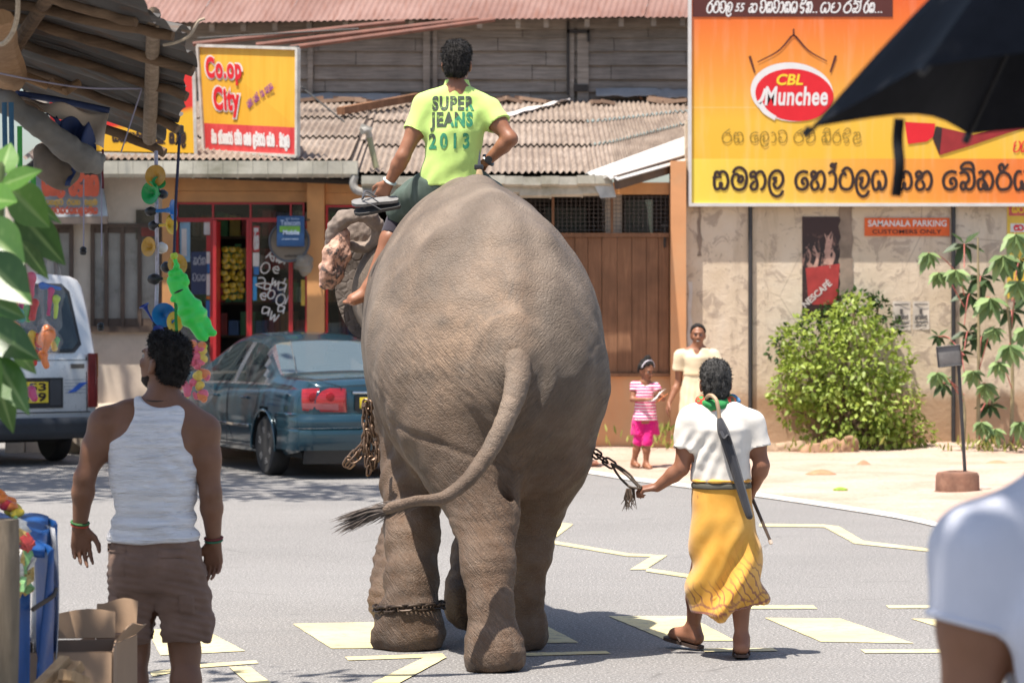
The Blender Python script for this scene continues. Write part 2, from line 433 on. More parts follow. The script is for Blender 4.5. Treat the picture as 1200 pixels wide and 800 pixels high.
GL = {
 'sa': (1, [[(0, .66), (.5, .68)], [(.72, .99), (.5, .98), (.42, .82), (.3, .97), (.15, .93), (.1, .75), (.05, .4), (.12, .08), (.32, .02), (.45, .15), (.45, .33), (.52, .36), (.56, .28), (.52, .12), (.66, .02), (.86, .08), (.98, .4), (.9, .82), (.72, .99)]]),
 'ma': (1, [[(.1, .95), (.3, 1.17), (.65, 1.2), (.95, .95), (1, .5), (.85, .1), (.5, -.02), (.18, .1), (.02, .45), (.1, .75), (.3, .85), (.46, .78), (.48, .6), (.42, .45)], [(.48, .62), (.62, .75), (.75, .65), (.7, .45), (.55, .4), (.45, .52)]]),
 'na': (1.05, [[(.3, .42), (.12, .3), (.06, .12), (.2, 0), (.42, .05), (.5, .3), (.42, .6), (.25, .72), (.08, .68), (.06, .88), (.25, .99), (.42, .88)], [(.38, .75), (.55, .95), (.8, .98), (1, .7), (1.02, .35), (.88, .06), (.75, .0)]]),
 'la': (.98, [[(.52, .65), (.32, .6), (.47, .46), (.33, .3), (.45, .1), (.65, .08), (.9, .35), (.95, .7), (.75, 1), (.4, 1.02), (.1, .75), (.02, .3), (.15, -.15), (.45, -.38), (.75, -.33), (.95, -.1)]]),
 'ha': (1.05, [[(.3, .75), (.12, .68), (.06, .88), (.22, 1), (.4, .88), (.33, .62), (.1, .45), (.05, .2), (.2, 0), (.45, .03), (.57, .22), (.45, .45)], [(.38, .6), (.52, .88), (.77, 1), (.98, .8), (1.02, .4), (.87, .05), (.72, 0)]]),
 'e': (.9, [[(.88, .95), (.58, 1), (.2, .86), (.02, .5), (.15, .12), (.5, 0), (.82, .12), (.9, .4), (.76, .62), (.54, .58), (.5, .38), (.66, .3)]]),
 'aa': (.62, [[(.08, .9), (.32, 1), (.56, .75), (.56, .3), (.4, .02), (.1, .02)]]),
 'oo': (.62, [[(.08, .9), (.32, 1), (.56, .75), (.56, .3), (.4, .02), (.1, .02)], [(.4, .95), (.5, 1.25), (.35, 1.42), (.22, 1.32), (.4, 1.25), (.6, 1.45)]]),
 'ta': (.98, [[(.2, 1.0), (.5, 1.2), (.85, 1.05), (1, .55), (.85, .12), (.5, 0), (.15, .12), (.02, .45), (.12, .78), (.34, .92), (.46, .8)]]),
 'ya': (1, [[(.45, .98), (.25, 1), (.05, .75), (.02, .35), (.15, .02), (.35, 0), (.48, .2), (.46, .4), (.52, .42), (.6, .22), (.58, .05), (.75, 0), (.95, .2), (1, .6), (.85, .95), (.68, 1)]]),
 'be': (1, [[(.05, .9), (.3, .97), (.58, .82), (.62, .52), (.42, .36), (.2, .4), (.08, .2), (.2, 0), (.38, .08), (.42, .3)], [(.4, .08), (.7, 0), (.95, .2), (1, .6), (.9, 1.02), (.6, 1.15), (.2, 1.12), (.12, 1.28), (.4, 1.48), (.8, 1.46), (.95, 1.2), (.92, 1.0)]]),
 'ka': (1.05, [[(.1, .92), (.3, 1), (.42, .82), (.3, .62), (.05, .5), (.05, .15), (.2, 0), (.36, .1), (.38, .32), (.48, .05), (.62, .02), (.64, .2), (.4, .55)], [(.4, .72), (.55, .95), (.8, .98), (1, .7), (1.02, .35), (.88, .06), (.72, .0)]]),
 'ri': (1, [[(.52, .98), (.2, .84), (.02, .45), (.2, .05), (.5, 0), (.85, .1), (1, .45), (.85, .8), (.5, .97), (.28, 1.05), (.2, 1.28), (.38, 1.4), (.5, 1.25), (.5, 1.08)], [(.5, 1.1), (.78, 1.38)]]),
 'ra': (.95, [[(.8, 1.3), (.5, 1.1), (.3, .97), (.05, .6), (.05, .25), (.3, 0), (.65, 0), (.93, .25), (.93, .62), (.7, .9), (.4, .92)]]),
 'va': (1, [[(.18, .7), (.05, 1), (.3, 1.16), (.7, 1.15), (.98, .8), (.95, .3), (.65, 0), (.3, .03), (.06, .28), (.2, .55), (.42, .42)]]),
 'ja': (1, [[(.15, .6), (.05, .85), (.25, 1), (.4, .8), (.3, .4), (.1, .25), (.3, 0), (.65, 0), (.95, .3), (.98, .8), (.8, 1.2), (.6, 1.25)], [(.4, .75), (.7, .95), (.98, .8)]]),
 'ki': (1.05, [[(.1, .92), (.3, 1), (.42, .82), (.3, .62), (.05, .5), (.05, .15), (.2, 0), (.36, .1), (.38, .32), (.48, .05), (.62, .02), (.64, .2), (.4, .55)], [(.4, .72), (.55, .95), (.8, .98), (1, .7), (1.02, .35), (.88, .06), (.72, .0)], [(.2, 1.15), (.5, 1.4), (.9, 1.3), (1, .95)]]),
 'lla': (1.1, [[(.1, .85), (.35, 1), (.5, .8), (.35, .6), (.1, .45), (.1, .1), (.35, -.1), (.8, -.05), (1.05, .15)], [(.45, .3), (.7, .35), (.9, .6), (.8, .95), (.55, 1)]]),
 'pa': (1, [[(.3, .6), (.1, .5), (.05, .8), (.25, 1)], [(.05, .5), (.1, .1), (.45, 0), (.8, .1), (1, .5), (.9, .9), (.7, 1)]]),
 'di': (1, [[(.85, .95), (.5, .8), (.2, .95), (.05, .6), (.3, .4), (.6, .45), (.75, .2), (.5, -.05), (.2, .05)], [(.2, 1.1), (.6, 1.4), (.95, 1.2), (.85, .95)]]),
 '.': (.4, [[(.1, .02), (.22, .02)]]), ' ': (.75, []),
 '5': (.8, [[(.7, 1.1), (.25, 1.1), (.15, .6), (.5, .68), (.72, .4), (.55, .05), (.1, .05)]]),
}
def strokes(names, rect, ax, mat, parent, w=.12, name='lettering', lift=.002, shear=0.0, gap=.22):
 x = 0; S = []; names = names.split()
 for g in names:
  g = ' ' if g == '_' else g
  wd, st = GL[g]
  for s_ in st: S.append([(x+p[0]+shear*p[1], p[1]) for p in s_])
  x += wd+gap
 x -= gap
 o, r, u = [Vector(v) for v in ax]; nr = r.cross(u).normalized()
 su = (rect[2]-rect[0])/x; sv = (rect[3]-rect[1]); hw = w*sv/2
 mb = MB()
 for s_ in S:
  pts = [o+r*(rect[0]+p[0]*su)+u*(rect[1]+p[1]*sv)+nr*lift for p in s_]
  pts = smooth_path(pts, 5)
  n = len(pts); vs = []
  for i, p in enumerate(pts):
   d = (pts[min(i+1, n-1)]-pts[max(i-1, 0)]); d = d.normalized() if d.length > 1e-9 else r
   q = d.cross(nr).normalized()
   if i == 0: p = p-d*hw*.6
   if i == n-1: p = p+d*hw*.6
   ww = hw*(.75 if i in (0, n-1) else 1)
   vs += [p+q*ww, p+nr*.002, p-q*ww]
  fs = []
  for i in range(n-1): fs += [(3*i, 3*i+1, 3*i+4, 3*i+3)[::-1], (3*i+1, 3*i+2, 3*i+5, 3*i+4)[::-1]]
  mb.add(vs, fs)
 return mb.build(name, mat, parent, smooth=None)
# ================================================================== SETTING
FY = 37.0
def fX(px): return (px-600)/FPX*FY
def fZ(py): return CAMH-(py-HZ)/FPX*FY
def FP(px, py, d=0.0):
 """point on the shop front (d metres in front of it)"""
 return Vector((fX(px), FY-d, fZ(py)))
# --- road
t = NT('asphalt'); co = t.coord()
n1 = t.noise(co, .35, 6, .6, .3); n2 = t.noise(co, 60, 3, .7); n3 = t.voro(co, 95)
base = t.ramp(n1, [(.3, (.215, .207, .20)), (.7, (.285, .275, .265))])
base = t.mix(t.ramp(n2, [(.38, .9), (.6, 0.0)]), base, (.12, .115, .11))
base = t.mix(t.ramp(t.noise(co, 75, 3, .6), [(.54, 0.0), (.66, .85)]), base, (.50, .48, .455))
cr = t.voro(t.coord((.33, .8, 1)), 1.1, 'DISTANCE_TO_EDGE')
wob = t.noise(co, 2.2, 4, .6)
streak = t.noise(t.coord((.12, 2.2, 1)), 2.0, 4, .6)
base = t.mix(t.ramp(streak, [(.46, 0.0), (.7, .4)]), base, (.20, .195, .19))
base = t.mix(t.math('MULTIPLY', t.ramp(cr, [(0, .75), (.008, 0.0)]), t.ramp(wob, [(.5, 0.0), (.6, 1.0)])), base, (.12, .115, .11))
M_road = t.done(base, t.ramp(n2, [(.3, .78), (.7, .92)]), t.bump(t.math('ADD', t.math('MULTIPLY', n2, .6), n3), .55, .006), **{'Specular IOR Level': .3})
mb = MB(); mb.grid(lambda u, v: (-900+1800*u, -60+1700*v, 0), 24, 24)
tag(mb.build('road', M_road), kind='structure')
t = NT('sandy_dirt'); co = t.coord()
n1 = t.noise(co, .9, 7, .62, .5); n2 = t.noise(co, 22, 5, .65)
c = t.ramp(n1, [(.28, (.41, .26, .19)), (.5, (.485, .365, .295)), (.75, (.53, .44, .375))])
c = t.mix(t.ramp(n2, [(.45, 0.0), (.75, .55)]), c, (.30, .17, .10))
c = t.mix(t.ramp(t.noise(co, 45, 2, .5), [(.64, 0.0), (.7, .7)]), c, (.16, .13, .10))
M_dirt = t.done(c, .93, t.bump(n2, .6, .02), **{'Specular IOR Level': .2})
random.seed(4)
edge = [(430, 500), (560, 538), (680, 553), (745, 563), (800, 570), (900, 583), (1000, 598), (1060, 608), (1120, 622), (1230, 650), (1420, 700)]
ep = smooth_path([G(*e) for e in edge], 8)
def forecourt():
 m = MB(); n = len(ep); k = 14
 vs = []
 for i, p in enumerate(ep):
  q = Vector((p.x*1.02+.3+i*.03, FY+.3, 0))
  for j in range(k+1):
   s = j/k; h = .008+.05*s+.035*noise.noise(Vector((p.x*.9, s*6, 3)))*min(1, s*4)+.10*max(0, s-.82)/.18*max(0, .5+noise.noise(Vector((p.x*1.7, 2, 9))))
   jit = .12*noise.noise(Vector((i*.9, 0, 5))) if j == 0 else 0
   v = p.lerp(q, s); vs.append((v.x, v.y+jit, h if j else .008))
 fs = [(i*(k+1)+j, i*(k+1)+j+1, (i+1)*(k+1)+j+1, (i+1)*(k+1)+j)[::-1] for i in range(n-1) for j in range(k)]
 m.add(vs, fs); return m
tag(forecourt().build('dirt_verge', M_dirt, smooth=180), kind='structure')
mb = MB()
for x0, x1 in ((-4.55, -1.75),):
 mb.grid(lambda u, v: (x0+(x1-x0)*u-(1.25*v if u == 0 else 0), 35.7+(FY-35.7+.1)*v, .012+.62*min(1, v*1.05)), 10, 6, (0, 0, -.2))
tag(mb.build('pavement', M('pavement_concrete', (.42, .35, .28), .9, .25, 2, .3, 30), smooth=20), kind='structure')
# --- painted marks
t = NT('yellow_paint'); co = t.coord()
wear = t.noise(co, 9, 7, .72); fine = t.noise(co, 70, 3, .6)
c = t.ramp(t.noise(co, 1.2, 4), [(.3, (.60, .50, .235)), (.7, (.68, .60, .36))])
c = t.mix(t.ramp(t.math('ADD', wear, t.math('MULTIPLY', fine, .35)), [(.68, 0.0), (.84, .8)]), c, (.24, .225, .20))
M_yel = t.done(c, .75, t.bump(fine, .3, .004))
t = NT('white_paint'); co = t.coord(); wear = t.noise(co, 7, 7, .72)
c = t.mix(t.ramp(wear, [(.5, 0.0), (.66, .7)]), (.62, .58, .52), (.36, .31, .26)); M_wht = t.done(c, .8)
def mark(name, polys, mat, z):
 m = MB()
 for k, pl in enumerate(polys):
  pts = [G(x, y)+Vector((0, 0, z)) for x, y in pl]
  out = []
  for i, p in enumerate(pts):
   q = pts[(i+1) % len(pts)]; nn = max(2, int((q-p).length/.12))
   for s in range(nn):
    r = p.lerp(q, s/nn); j = noise.noise(r*9)*.0045
    out.append((r.x+j, r.y+j, r.z))
  m.poly(out)
 tag(m.build(name, mat, smooth=None), kind='structure')
mark('crossing_stripe', [[(343, 731), (442, 729), (481, 759), (388, 760)], [(545, 730), (634, 730), (678, 753), (588, 754)],
  [(713, 722), (806, 722), (862, 751), (783, 751)], [(896, 724), (985, 725), (1071, 754), (962, 752)], [(1068, 725), (1165, 726), (1270, 755), (1160, 754)],
  [(172, 738), (238, 737), (287, 763), (188, 768)]], M_yel, .004)
mark('stop_line', [[(880, 709.5), (953, 709.5), (958, 713.5), (880, 713.5)], [(1038, 709.5), (1150, 709.5), (1150, 713), (1042, 713)],
  [(404, 770), (518, 766), (522, 770), (408, 774)], [(608, 765.5), (710, 763), (716, 766), (610, 769)], [(822, 760), (905, 759.5), (912, 763), (826, 764)], [(1008, 761.5), (1110, 761), (1112, 765), (1014, 765.5)],
  [(176, 788), (228, 779), (300, 774), (303, 777.5), (230, 783), (178, 793)]], M_yel, .0045)
mark('zigzag_line', [[(520, 592), (649, 611.5), (672, 614.5), (646, 634), (618, 633), (640, 616), (520, 596)], [(646.5, 633.5), (738, 649), (782, 651), (757, 667.5), (738, 668), (763, 652.5), (735, 652), (645, 637)], [(757.5, 666), (880, 684), (880, 688), (757, 670)],
  [(890, 614), (966, 615), (983, 617), (1012, 634), (1120, 647), (1120, 650), (1000, 637), (994, 633), (966, 618), (890, 617)]], M_yel, .0055)
mark('diagonal_stripe', [[(436, 801), (498, 770.5), (524, 770.5), (468, 801)], [(268, 782), (293, 782), (324, 806), (296, 806)]], M_yel, .0065)
m = MB(); pts = ep
vs = []
for p in pts:
 nrm = Vector((0, -1, 0)); vs += [(p.x, p.y+.10, .03), (p.x-.02, p.y-.13-.012*p.y/10, .010)]
m.add(vs, [(2*i, 2*i+2, 2*i+3, 2*i+1)[::-1] for i in range(len(pts)-1)])
tag(m.build('edge_line', M_wht, smooth=None), kind='structure')
# ================================================================== BUILDINGS
M_orange = M('orange_paint', (.62, .30, .11), .62, .2, 1.6, .1, 20, dirt=(.22, .10, .04), dirt_amt=.45)
M_orwall = M('orange_plaster', (.62, .30, .135), .8, .15, 1.2, .25, 14, dirt=(.5, .34, .2), dirt_amt=.6)
M_red = M('red_frame_paint', (.52, .022, .025), .4, .15, 3, dirt=(.2, .02, .02))
M_plaster = M('pale_plaster', (.74, .62, .50), .9, .14, 1.4, .3, 25, dirt=(.3, .22, .15), dirt_amt=.5)
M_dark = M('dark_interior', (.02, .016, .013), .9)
M_brownwood = M('brown_frame_wood', (.105, .07, .05), .7, .3, 4)
def woodmat(name, lo, hi, sc=(.5, 1, 9), rough=.85, bumpv=.4, dirt=(.09, .08, .07)):
 t = NT(name); co = t.coord(sc)
 g = t.noise(co, 4, 7, .65, .6); b = t.noise(t.coord((1, 1, 1)), 1.3, 4, .6)
 c = t.ramp(g, [(.28, lo), (.72, hi)])
 c = t.mix(t.ramp(b, [(.42, 0.0), (.7, .55)]), c, dirt)
 MATS[name] = t.done(c, rough, t.bump(g, bumpv, .006), **{'Specular IOR Level': .3}); return MATS[name]
M_board = woodmat('weathered_board', (.19, .165, .14), (.40, .355, .305))
M_plank = woodmat('brown_plank', (.19, .092, .048), (.33, .17, .092), (9, 1, .5), .75, .3, (.07, .035, .02))
M_log = woodmat('bark_log', (.075, .045, .026), (.22, .14, .085), (.8, 5, 5), .95, .8, (.04, .028, .02))
t = NT('asbestos_sheet'); co = t.coord()
n1 = t.noise(co, 1.1, 7, .65, .4); n2 = t.noise(t.coord((5, .8, 1)), 3, 6, .7); n4 = t.noise(co, 28, 4, .6)
c = t.ramp(n1, [(.28, (.185, .14, .11)), (.5, (.30, .24, .195)), (.75, (.41, .34, .285))])
c = t.mix(t.ramp(n2, [(.45, 0.0), (.66, .75)]), c, (.15, .115, .095))
c = t.mix(t.ramp(n4, [(.55, 0.0), (.7, .5)]), c, (.12, .095, .08))
M_asb = t.done(c, .95, t.bump(n4, .5, .01), **{'Specular IOR Level': .2})
t = NT('rusty_sheet'); co = t.coord(); n1 = t.noise(co, .8, 6, .6, .3); n2 = t.noise(t.coord((6, .6, .6)), 2.5, 5, .6)
c = t.ramp(n1, [(.3, (.165, .085, .068)), (.7, (.265, .165, .14))])
c = t.mix(t.ramp(n2, [(.5, 0.0), (.72, .6)]), c, (.17, .07, .045)); M_rust = t.done(c, .8, t.bump(n2, .2, .005), **{'Specular IOR Level': .25})
def corr(mb, p00, p10, p01, p11, pitch=.13, amp=.022, nv=6, per=6, up=(0, 0, 1)):
 """corrugations run from the 0-edge to the 1-edge (v)"""
 p00, p10, p01, p11 = [Vector(p) for p in (p00, p10, p01, p11)]
 W = ((p10-p00).length+(p11-p01).length)/2; nw = max(1, round(W/pitch)); nu = nw*per
 nrm = (p10-p00).cross(p01-p00).normalized()
 if nrm.dot(Vector(up)) < 0: nrm = -nrm
 def fn(u, v):
  p = (p00.lerp(p10, u)).lerp(p01.lerp(p11, u), v)
  return p+nrm*(amp*math.cos(2*math.pi*nw*u)+.004*noise.noise(p*2.1))
 mb.grid(fn, nu, nv)
shop = thing('shop_building', 'long low roadside shop with orange front, corrugated roof and grey boarded upper storey', 'building', (fX(400), FY, 0))
# --- lower walls
mb = MB(); mb.box((fX(112), FY+.125, 1.7), (fX(192)-fX(28), .25, 3.5)); mb.box((fX(28)-.1, FY+3, 1.7), (.22, 6.2, 3.5))
mb.box((fX(720), FY+3.2, 1.65), (.2, 5.8, 3.0))
mb.build('plaster_wall', M_plaster, shop)
mb = MB(); mb.box(((fX(430)+fX(803))/2, FY+.10, .455), (fX(803)-fX(430), .24, .96))
mb.box(((fX(194)+fX(430))/2, FY+.12, .66), (fX(430)-fX(194), .2, .5))
mb.build('low_wall', M_orwall, shop)
mb = MB(); mb.box((fX(794), FY-.02, 1.75), (fX(803)-fX(785), .34, 3.5)); mb.build('pillar', M_orwall, shop, smooth=20)
mb = MB(); mb.box((fX(371), FY-.06, 1.85), (fX(381)-fX(361), .26, 3.2)); mb.box((fX(199), FY-.03, 1.85), (fX(207)-fX(192), .22, 3.2))
mb.build('pillar', M_orange, shop, smooth=20)
mb = MB()
def fbox(m, x0, y0, x1, y1, d0, d1):
 a, b = FP(x0, y0), FP(x1, y1); m.box(((a.x+b.x)/2, FY-(d0+d1)/2, (a.z+b.z)/2), (abs(b.x-a.x), abs(d1-d0), abs(a.z-b.z)))
fbox(mb, 192, 209, 360.5, 224, -.02, .06); fbox(mb, 192, 224.4, 360.5, 237, -.02, .04); fbox(mb, 381.5, 214, 470, 226, -.02, .06); fbox(mb, 381.5, 226.4, 470, 240, -.02, .04)
fbox(mb, 470, 214, 784, 228, -.02, .05)
mb.build('fascia_board', M_orange, shop, smooth=20)
# --- interior box so the openings read deep
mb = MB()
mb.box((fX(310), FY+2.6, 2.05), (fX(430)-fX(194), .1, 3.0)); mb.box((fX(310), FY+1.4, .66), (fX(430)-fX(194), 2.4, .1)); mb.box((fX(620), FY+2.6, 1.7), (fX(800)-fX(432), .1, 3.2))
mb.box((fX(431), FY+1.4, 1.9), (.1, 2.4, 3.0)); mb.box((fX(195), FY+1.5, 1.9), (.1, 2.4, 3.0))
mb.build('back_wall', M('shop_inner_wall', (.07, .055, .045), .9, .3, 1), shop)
random.seed(8)
gm = [M('packet_'+str(i), c, .45) for i, c in enumerate([(.5, .05, .04), (.6, .45, .08), (.1, .2, .45), (.6, .58, .5), (.1, .35, .12), (.45, .2, .05)])]
mb = MB()
for k in range(5): mb.box((fX(310), FY+2.35, .95+k*.42), (fX(425)-fX(200), .36, .03))
sh = mb.build('shelf', M('shelf_wood', (.14, .09, .05), .7), shop)
mb = MB()
for k in range(5):
 x = fX(203)
 while x < fX(420):
  ww = random.uniform(.07, .2); hh = random.uniform(.12, .33); mb.cur = random.randrange(6)
  mb.box((x+ww/2, FY+2.27, .967+k*.42+hh/2), (ww*.92, .14, hh)); x += ww+.01
pk = mb.build('shelf_goods', gm, shop); pk['kind'] = 'stuff'
# --- red shopfront
t = NT('shop_glass'); M_glass = t.done((.82, .86, .86), .03, **{'Transmission Weight': 1.0, 'IOR': 1.45, 'Alpha': .55, 'Specular IOR Level': .6})
def win(name, x0, y0, x1, y1, fr=2.2, parent=shop, mid=None, gl=True, mat=M_red, d=.05):
 m = MB()
 fbox(m, x0, y0, x1, y0+fr, -.03, d); fbox(m, x0, y1-fr, x1, y1, -.03, d); fbox(m, x0, y0+fr, x0+fr, y1-fr, -.03, d); fbox(m, x1-fr, y0+fr, x1, y1-fr, -.03, d)
 for xm in (mid or []): fbox(m, xm-fr/2, y0+fr, xm+fr/2, y1-fr, -.03, d)
 f = m.build(name, mat, parent, smooth=20)
 if gl:
  m = MB(); fbox(m, x0+fr*.8, y0+fr*.8, x1-fr*.8, y1-fr*.8, .0, .008); m.build('pane', M_glass, f, smooth=20)
 return f
win('transom_window', 207, 237.5, 357, 257.5, 2.0, mid=[250, 294, 341])
wl = win('shop_window', 207, 257.8, 249, 442, 2.4)
wr = win('shop_window', 293, 257.8, 341, 442, 2.4)
wn = win('shop_window', 341.3, 257.8, 360, 442, 2.0)
win('shop_window', 382, 240.5, 432, 442, 2.4, mid=[])
m = MB(); fbox(m, 249.3, 258, 253.5, 470, -.03, .05); fbox(m, 289, 258, 292.7, 470, -.03, .05); m.build('door_frame', M_red, shop, smooth=20)
m = MB(); a, b = FP(254, 258), FP(258, 462)
m.box(((fX(253.7)+fX(255.4))/2+.02, FY-.28, (fZ(260)+fZ(468))/2), (.04, .55, fZ(260)-fZ(468))); m.build('door', M_red, shop, smooth=20)
def sticker(x0, y0, x1, y1, mat, parent, d=.012, name='sticker'):
 m = MB(); fbox(m, x0, y0, x1, y1, d, d+.003); return m.build(name, mat, parent, smooth=None)
W_ = M('sticker_white', (.7, .68, .64), .5); RD = M('sticker_red', (.55, .03, .03), .5); BL = M('sticker_blue', (.03, .16, .42), .5); LB = M('sticker_sky', (.25, .45, .6), .5)
NB = M('sticker_navy', (.02, .035, .10), .5); YL = M('sticker_yellow', (.75, .55, .08), .5)
sticker(211, 258.5, 223, 307, LB, wl); sticker(213, 268, 219, 300, W_, wl, .018); sticker(224, 295, 243, 345, NB, wl, .011)
sticker(239, 260, 248, 275, W_, wl); sticker(242, 276, 248, 294, RD, wl); sticker(242, 295, 248, 309, W_, wl); sticker(243, 309, 247.6, 320, BL, wl); sticker(242, 321, 248, 346, W_, wl); sticker(242, 347, 248, 350.5, M('sticker_orange', (.7, .2, .03)), wl, .015); sticker(241.5, 352, 248, 371, BL, wl)
sticker(296.5, 265, 304, 295, RD, wr); sticker(297.5, 267, 303, 272, W_, wr, .018); sticker(296.5, 296, 304, 312, W_, wr); sticker(297.5, 312.5, 303.5, 322, BL, wr); sticker(296.5, 324, 301, 352, M('sticker_cyan', (.05, .3, .6)), wr)
sticker(353, 328, 357.5, 358, YL, wn)
ax = (FP(0, 0, .021), (1, 0, 0), (0, 0, 1))
def frect(x0, y0, x1, y1): return (fX(x0)-fX(0), fZ(y1)-fZ(0), fX(x1)-fX(0), fZ(y0)-fZ(0))
strokes('ka ra na', frect(227, 302, 241, 310), ax, M('letter_pale', (.4, .45, .5)), wl, .14)
strokes('va ya sa', frect(226, 322, 241, 329), ax, M('letter_pale', (.4, .45, .5)), wl, .14)
m = strokes('ra sa', frect(298, 276, 303, 292), ax, W_, wr, .1)
M_chalk = M('white_window_paint', (.75, .73, .7), .7)
random.seed(3)
mb = MB()
def scribble(cx, cy, r, kind):
 pts = {'o': [(math.cos(a)*r, math.sin(a)*r*1.3) for a in np.linspace(0, 6.2, 12)], 'A': [(-r, -r), (0, r*1.4), (r, -r), (-r*.4, 0), (r*.6, 0)], '2': [(-r, r*.7), (0, r*1.2), (r*.8, r*.4), (-r, -r), (r, -r)],
   'a': [(r*.6, r), (-r, r*.6), (-r*.6, -r), (r*.6, -r*.2), (r*.6, r), (r, -r)], 'l': [(0, r*1.5), (0, -r)], 'w': [(-r, r), (-r*.4, -r), (0, r*.6), (r*.5, -r), (r, r)], 'e': [(-r*.6, 0), (r*.7, .1*r), (0, r), (-r, 0), (0, -r), (r, -r*.6)]}[kind]
 a = -.45; q = [FP(cx+p[0]*math.cos(a)-p[1]*math.sin(a), cy-(p[0]*math.sin(a)+p[1]*math.cos(a)), .022) for p in pts]
 mb.tube(smooth_path(q, 4), .0085, 5, flat=.5, up=(0, 1, 0))
for cx, cy, r, k in ((318, 283, 3.5, 'l'), (318, 300, 5, 'A'), (327, 304, 4, 'w'), (329, 297, 4, 'l'), (311, 314, 5, 'o'), (306, 331, 5, '2'), (324, 316, 4, 'e'), (331, 304, 4.5, 'a'), (314, 336, 4, 'a'), (322, 331, 4, 'w'), (331, 336, 5, 'a'), (309, 347, 4, 'e'), (318, 345, 4, 'o'), (329, 351, 5, 'o'), (312, 364, 4.5, 'a'), (321, 371, 5, 'w'), (330, 362, 4, 'a'), (336, 352, 5, 'l'), (333, 330, 3, 'l')):
 scribble(cx, cy, r, k)
mb.build('painted_greeting', M_chalk, wr, smooth=None)
# --- mesh openings and plank wall on the right of the front
mb = MB()
fbox(mb, 432, 273, 784, 278, -.04, .06); fbox(mb, 432, 437, 784, 441, -.04, .07)
for x in (470, 530, 586, 648, 717): fbox(mb, x-1.5, 228, x+1.5, 272.7, -.04, .05)
mb.build('window_rail', M_plank, shop, smooth=20)
mb = MB(); random.seed(2); x = 432.0
while x < 783:
 ww = random.uniform(11, 19); x1 = min(784, x+ww); d = random.uniform(0, .02)
 fbox(mb, x+.25, 278.3, x1-.25, 436.6, -.035-d*.3, .012+d); x = x1
mb.build('plank_wall', M_plank, shop, smooth=20)
mb = MB();
for i in range(60): mb.bar(FP(470+i*5.25, 229, 0), FP(470+i*5.25, 272, 0), .006)
for i in range(9): mb.bar(FP(470, 231+i*4.8, -.008), FP(784, 231+i*4.8, -.008), .006)
mb.build('wire_mesh', M('mesh_wire', (.12, .10, .09), .7), shop, smooth=None)
mb = MB(); fbox(mb, 735, 232, 768, 272, -.8, -.7); fbox(mb, 640, 240, 690, 272, -1.1, -1.0); mb.build('inner_shutter', M('inner_green', (.10, .12, .10), .8), shop)
mb = MB(); fbox(mb, 777.5, 262, 780, 290, .03, .05); fbox(mb, 774, 263, 783, 266, .035, .06); mb.build('door_bolt', M('dark_iron', (.03, .025, .022), .6), shop)
# --- windows in the pale wall
def shutter_window(x0, y0, x1, y1, posts):
 f = MB(); fbox(f, x0, y0, x1, y0+5, -.02, .06); fbox(f, x0, y1-7, x1, y1, -.02, .09)
 for p in posts: fbox(f, p-2.2, y0+5, p+2.2, y1-7, -.02, .06)
 o = f.build('window', M_brownwood, shop, smooth=20)
 m = MB(); fbox(m, x0+1, y0+4, x1-1, y1-6, .005, .016); m.build('pane', M('frosted_pane', (.30, .27, .235), .3, .3, 3), o)
 m = MB();
 for a, b in zip(posts[:-1], posts[1:]): fbox(m, a+2.4, y0+5.3, b-2.4, y0+11, .016, .04); fbox(m, a+2.4, y1-16, b-2.4, y1-7.3, .016, .04)
 m.build('shutter', M_brownwood, o, smooth=20)
shutter_window(107, 262, 190, 389, [109, 125, 144, 164, 188])
shutter_window(46, 262, 86, 389, [48, 66, 84])
m = MB(); fbox(m, 160, 246, 188, 281, .04, .055); nb = m.build('faded_board', M('faded_board', (.09, .075, .05), .8, .4, 6), shop)
sticker(162, 262, 186, 277, M('faded_red', (.22, .05, .035), .8, .4, 10), nb, .057);
# --- roof
ZT, YT, YE = 4.63, 43.0, 36.5
def roofz(px): return 3.51 if px < 424 else 3.35
def RP(px_eave, t, dz=0):
 z0 = roofz(px_eave); x = (px_eave-600)/FPX*YE
 return Vector((x, YE+(YT-YE)*t, z0+(ZT-z0)*t+dz))
mb = MB()
random.seed(6)
def roof_strip(a, b, t0a, t0b):
 nrow = 3
 for r in range(nrow):
  ta0 = t0a+(1-t0a)*r/nrow-(.02 if r else 0); tb0 = t0b+(1-t0b)*r/nrow-(.02 if r else 0); ta1 = t0a+(1-t0a)*(r+1)/nrow; tb1 = t0b+(1-t0b)*(r+1)/nrow
  lift = .03*(0 if r == 0 else 1)
  corr(mb, RP(a, ta0, lift), RP(b, tb0, lift), RP(a, ta1, 0), RP(b, tb1, 0), .078, .017, 5)
x = 26.0
while x < 690:
 x1 = min(x+96, 690)
 j = random.uniform(-.008, .008)
 if x < 424 < x1: x1 = 424
 roof_strip(x, x1, j, j); x = x1
for k in range(4):
 a = 690+k*32; b = a+32; roof_strip(a, b, max(0, (a-705)/110*.42), max(0, (b-705)/110*.42))
roof_strip(818, 900, .45, .45)
roof = mb.build('corrugated_roof', M_asb, shop, smooth=60)
mb = MB()
mb.prism([RP(26, .01, -.16), RP(424, .01, -.16), RP(424, .98, -.16), RP(26, .98, -.16)], (0, 0, .05)); mb.prism([RP(424.2, .01, -.14), RP(700, .01, -.14), RP(700, .98, -.14), RP(424.2, .98, -.14)], (0, 0, .05))
mb.build('roof_underside', M('dark_roof_wood', (.045, .034, .026), .9), shop)
mb = MB(); corr(mb, P(700, 210, 36.3), P(722, 209, 35.9), P(808, 160, 38.2), P(840, 178, 37.6), .1, .012, 6)
for vv in range(1): pass
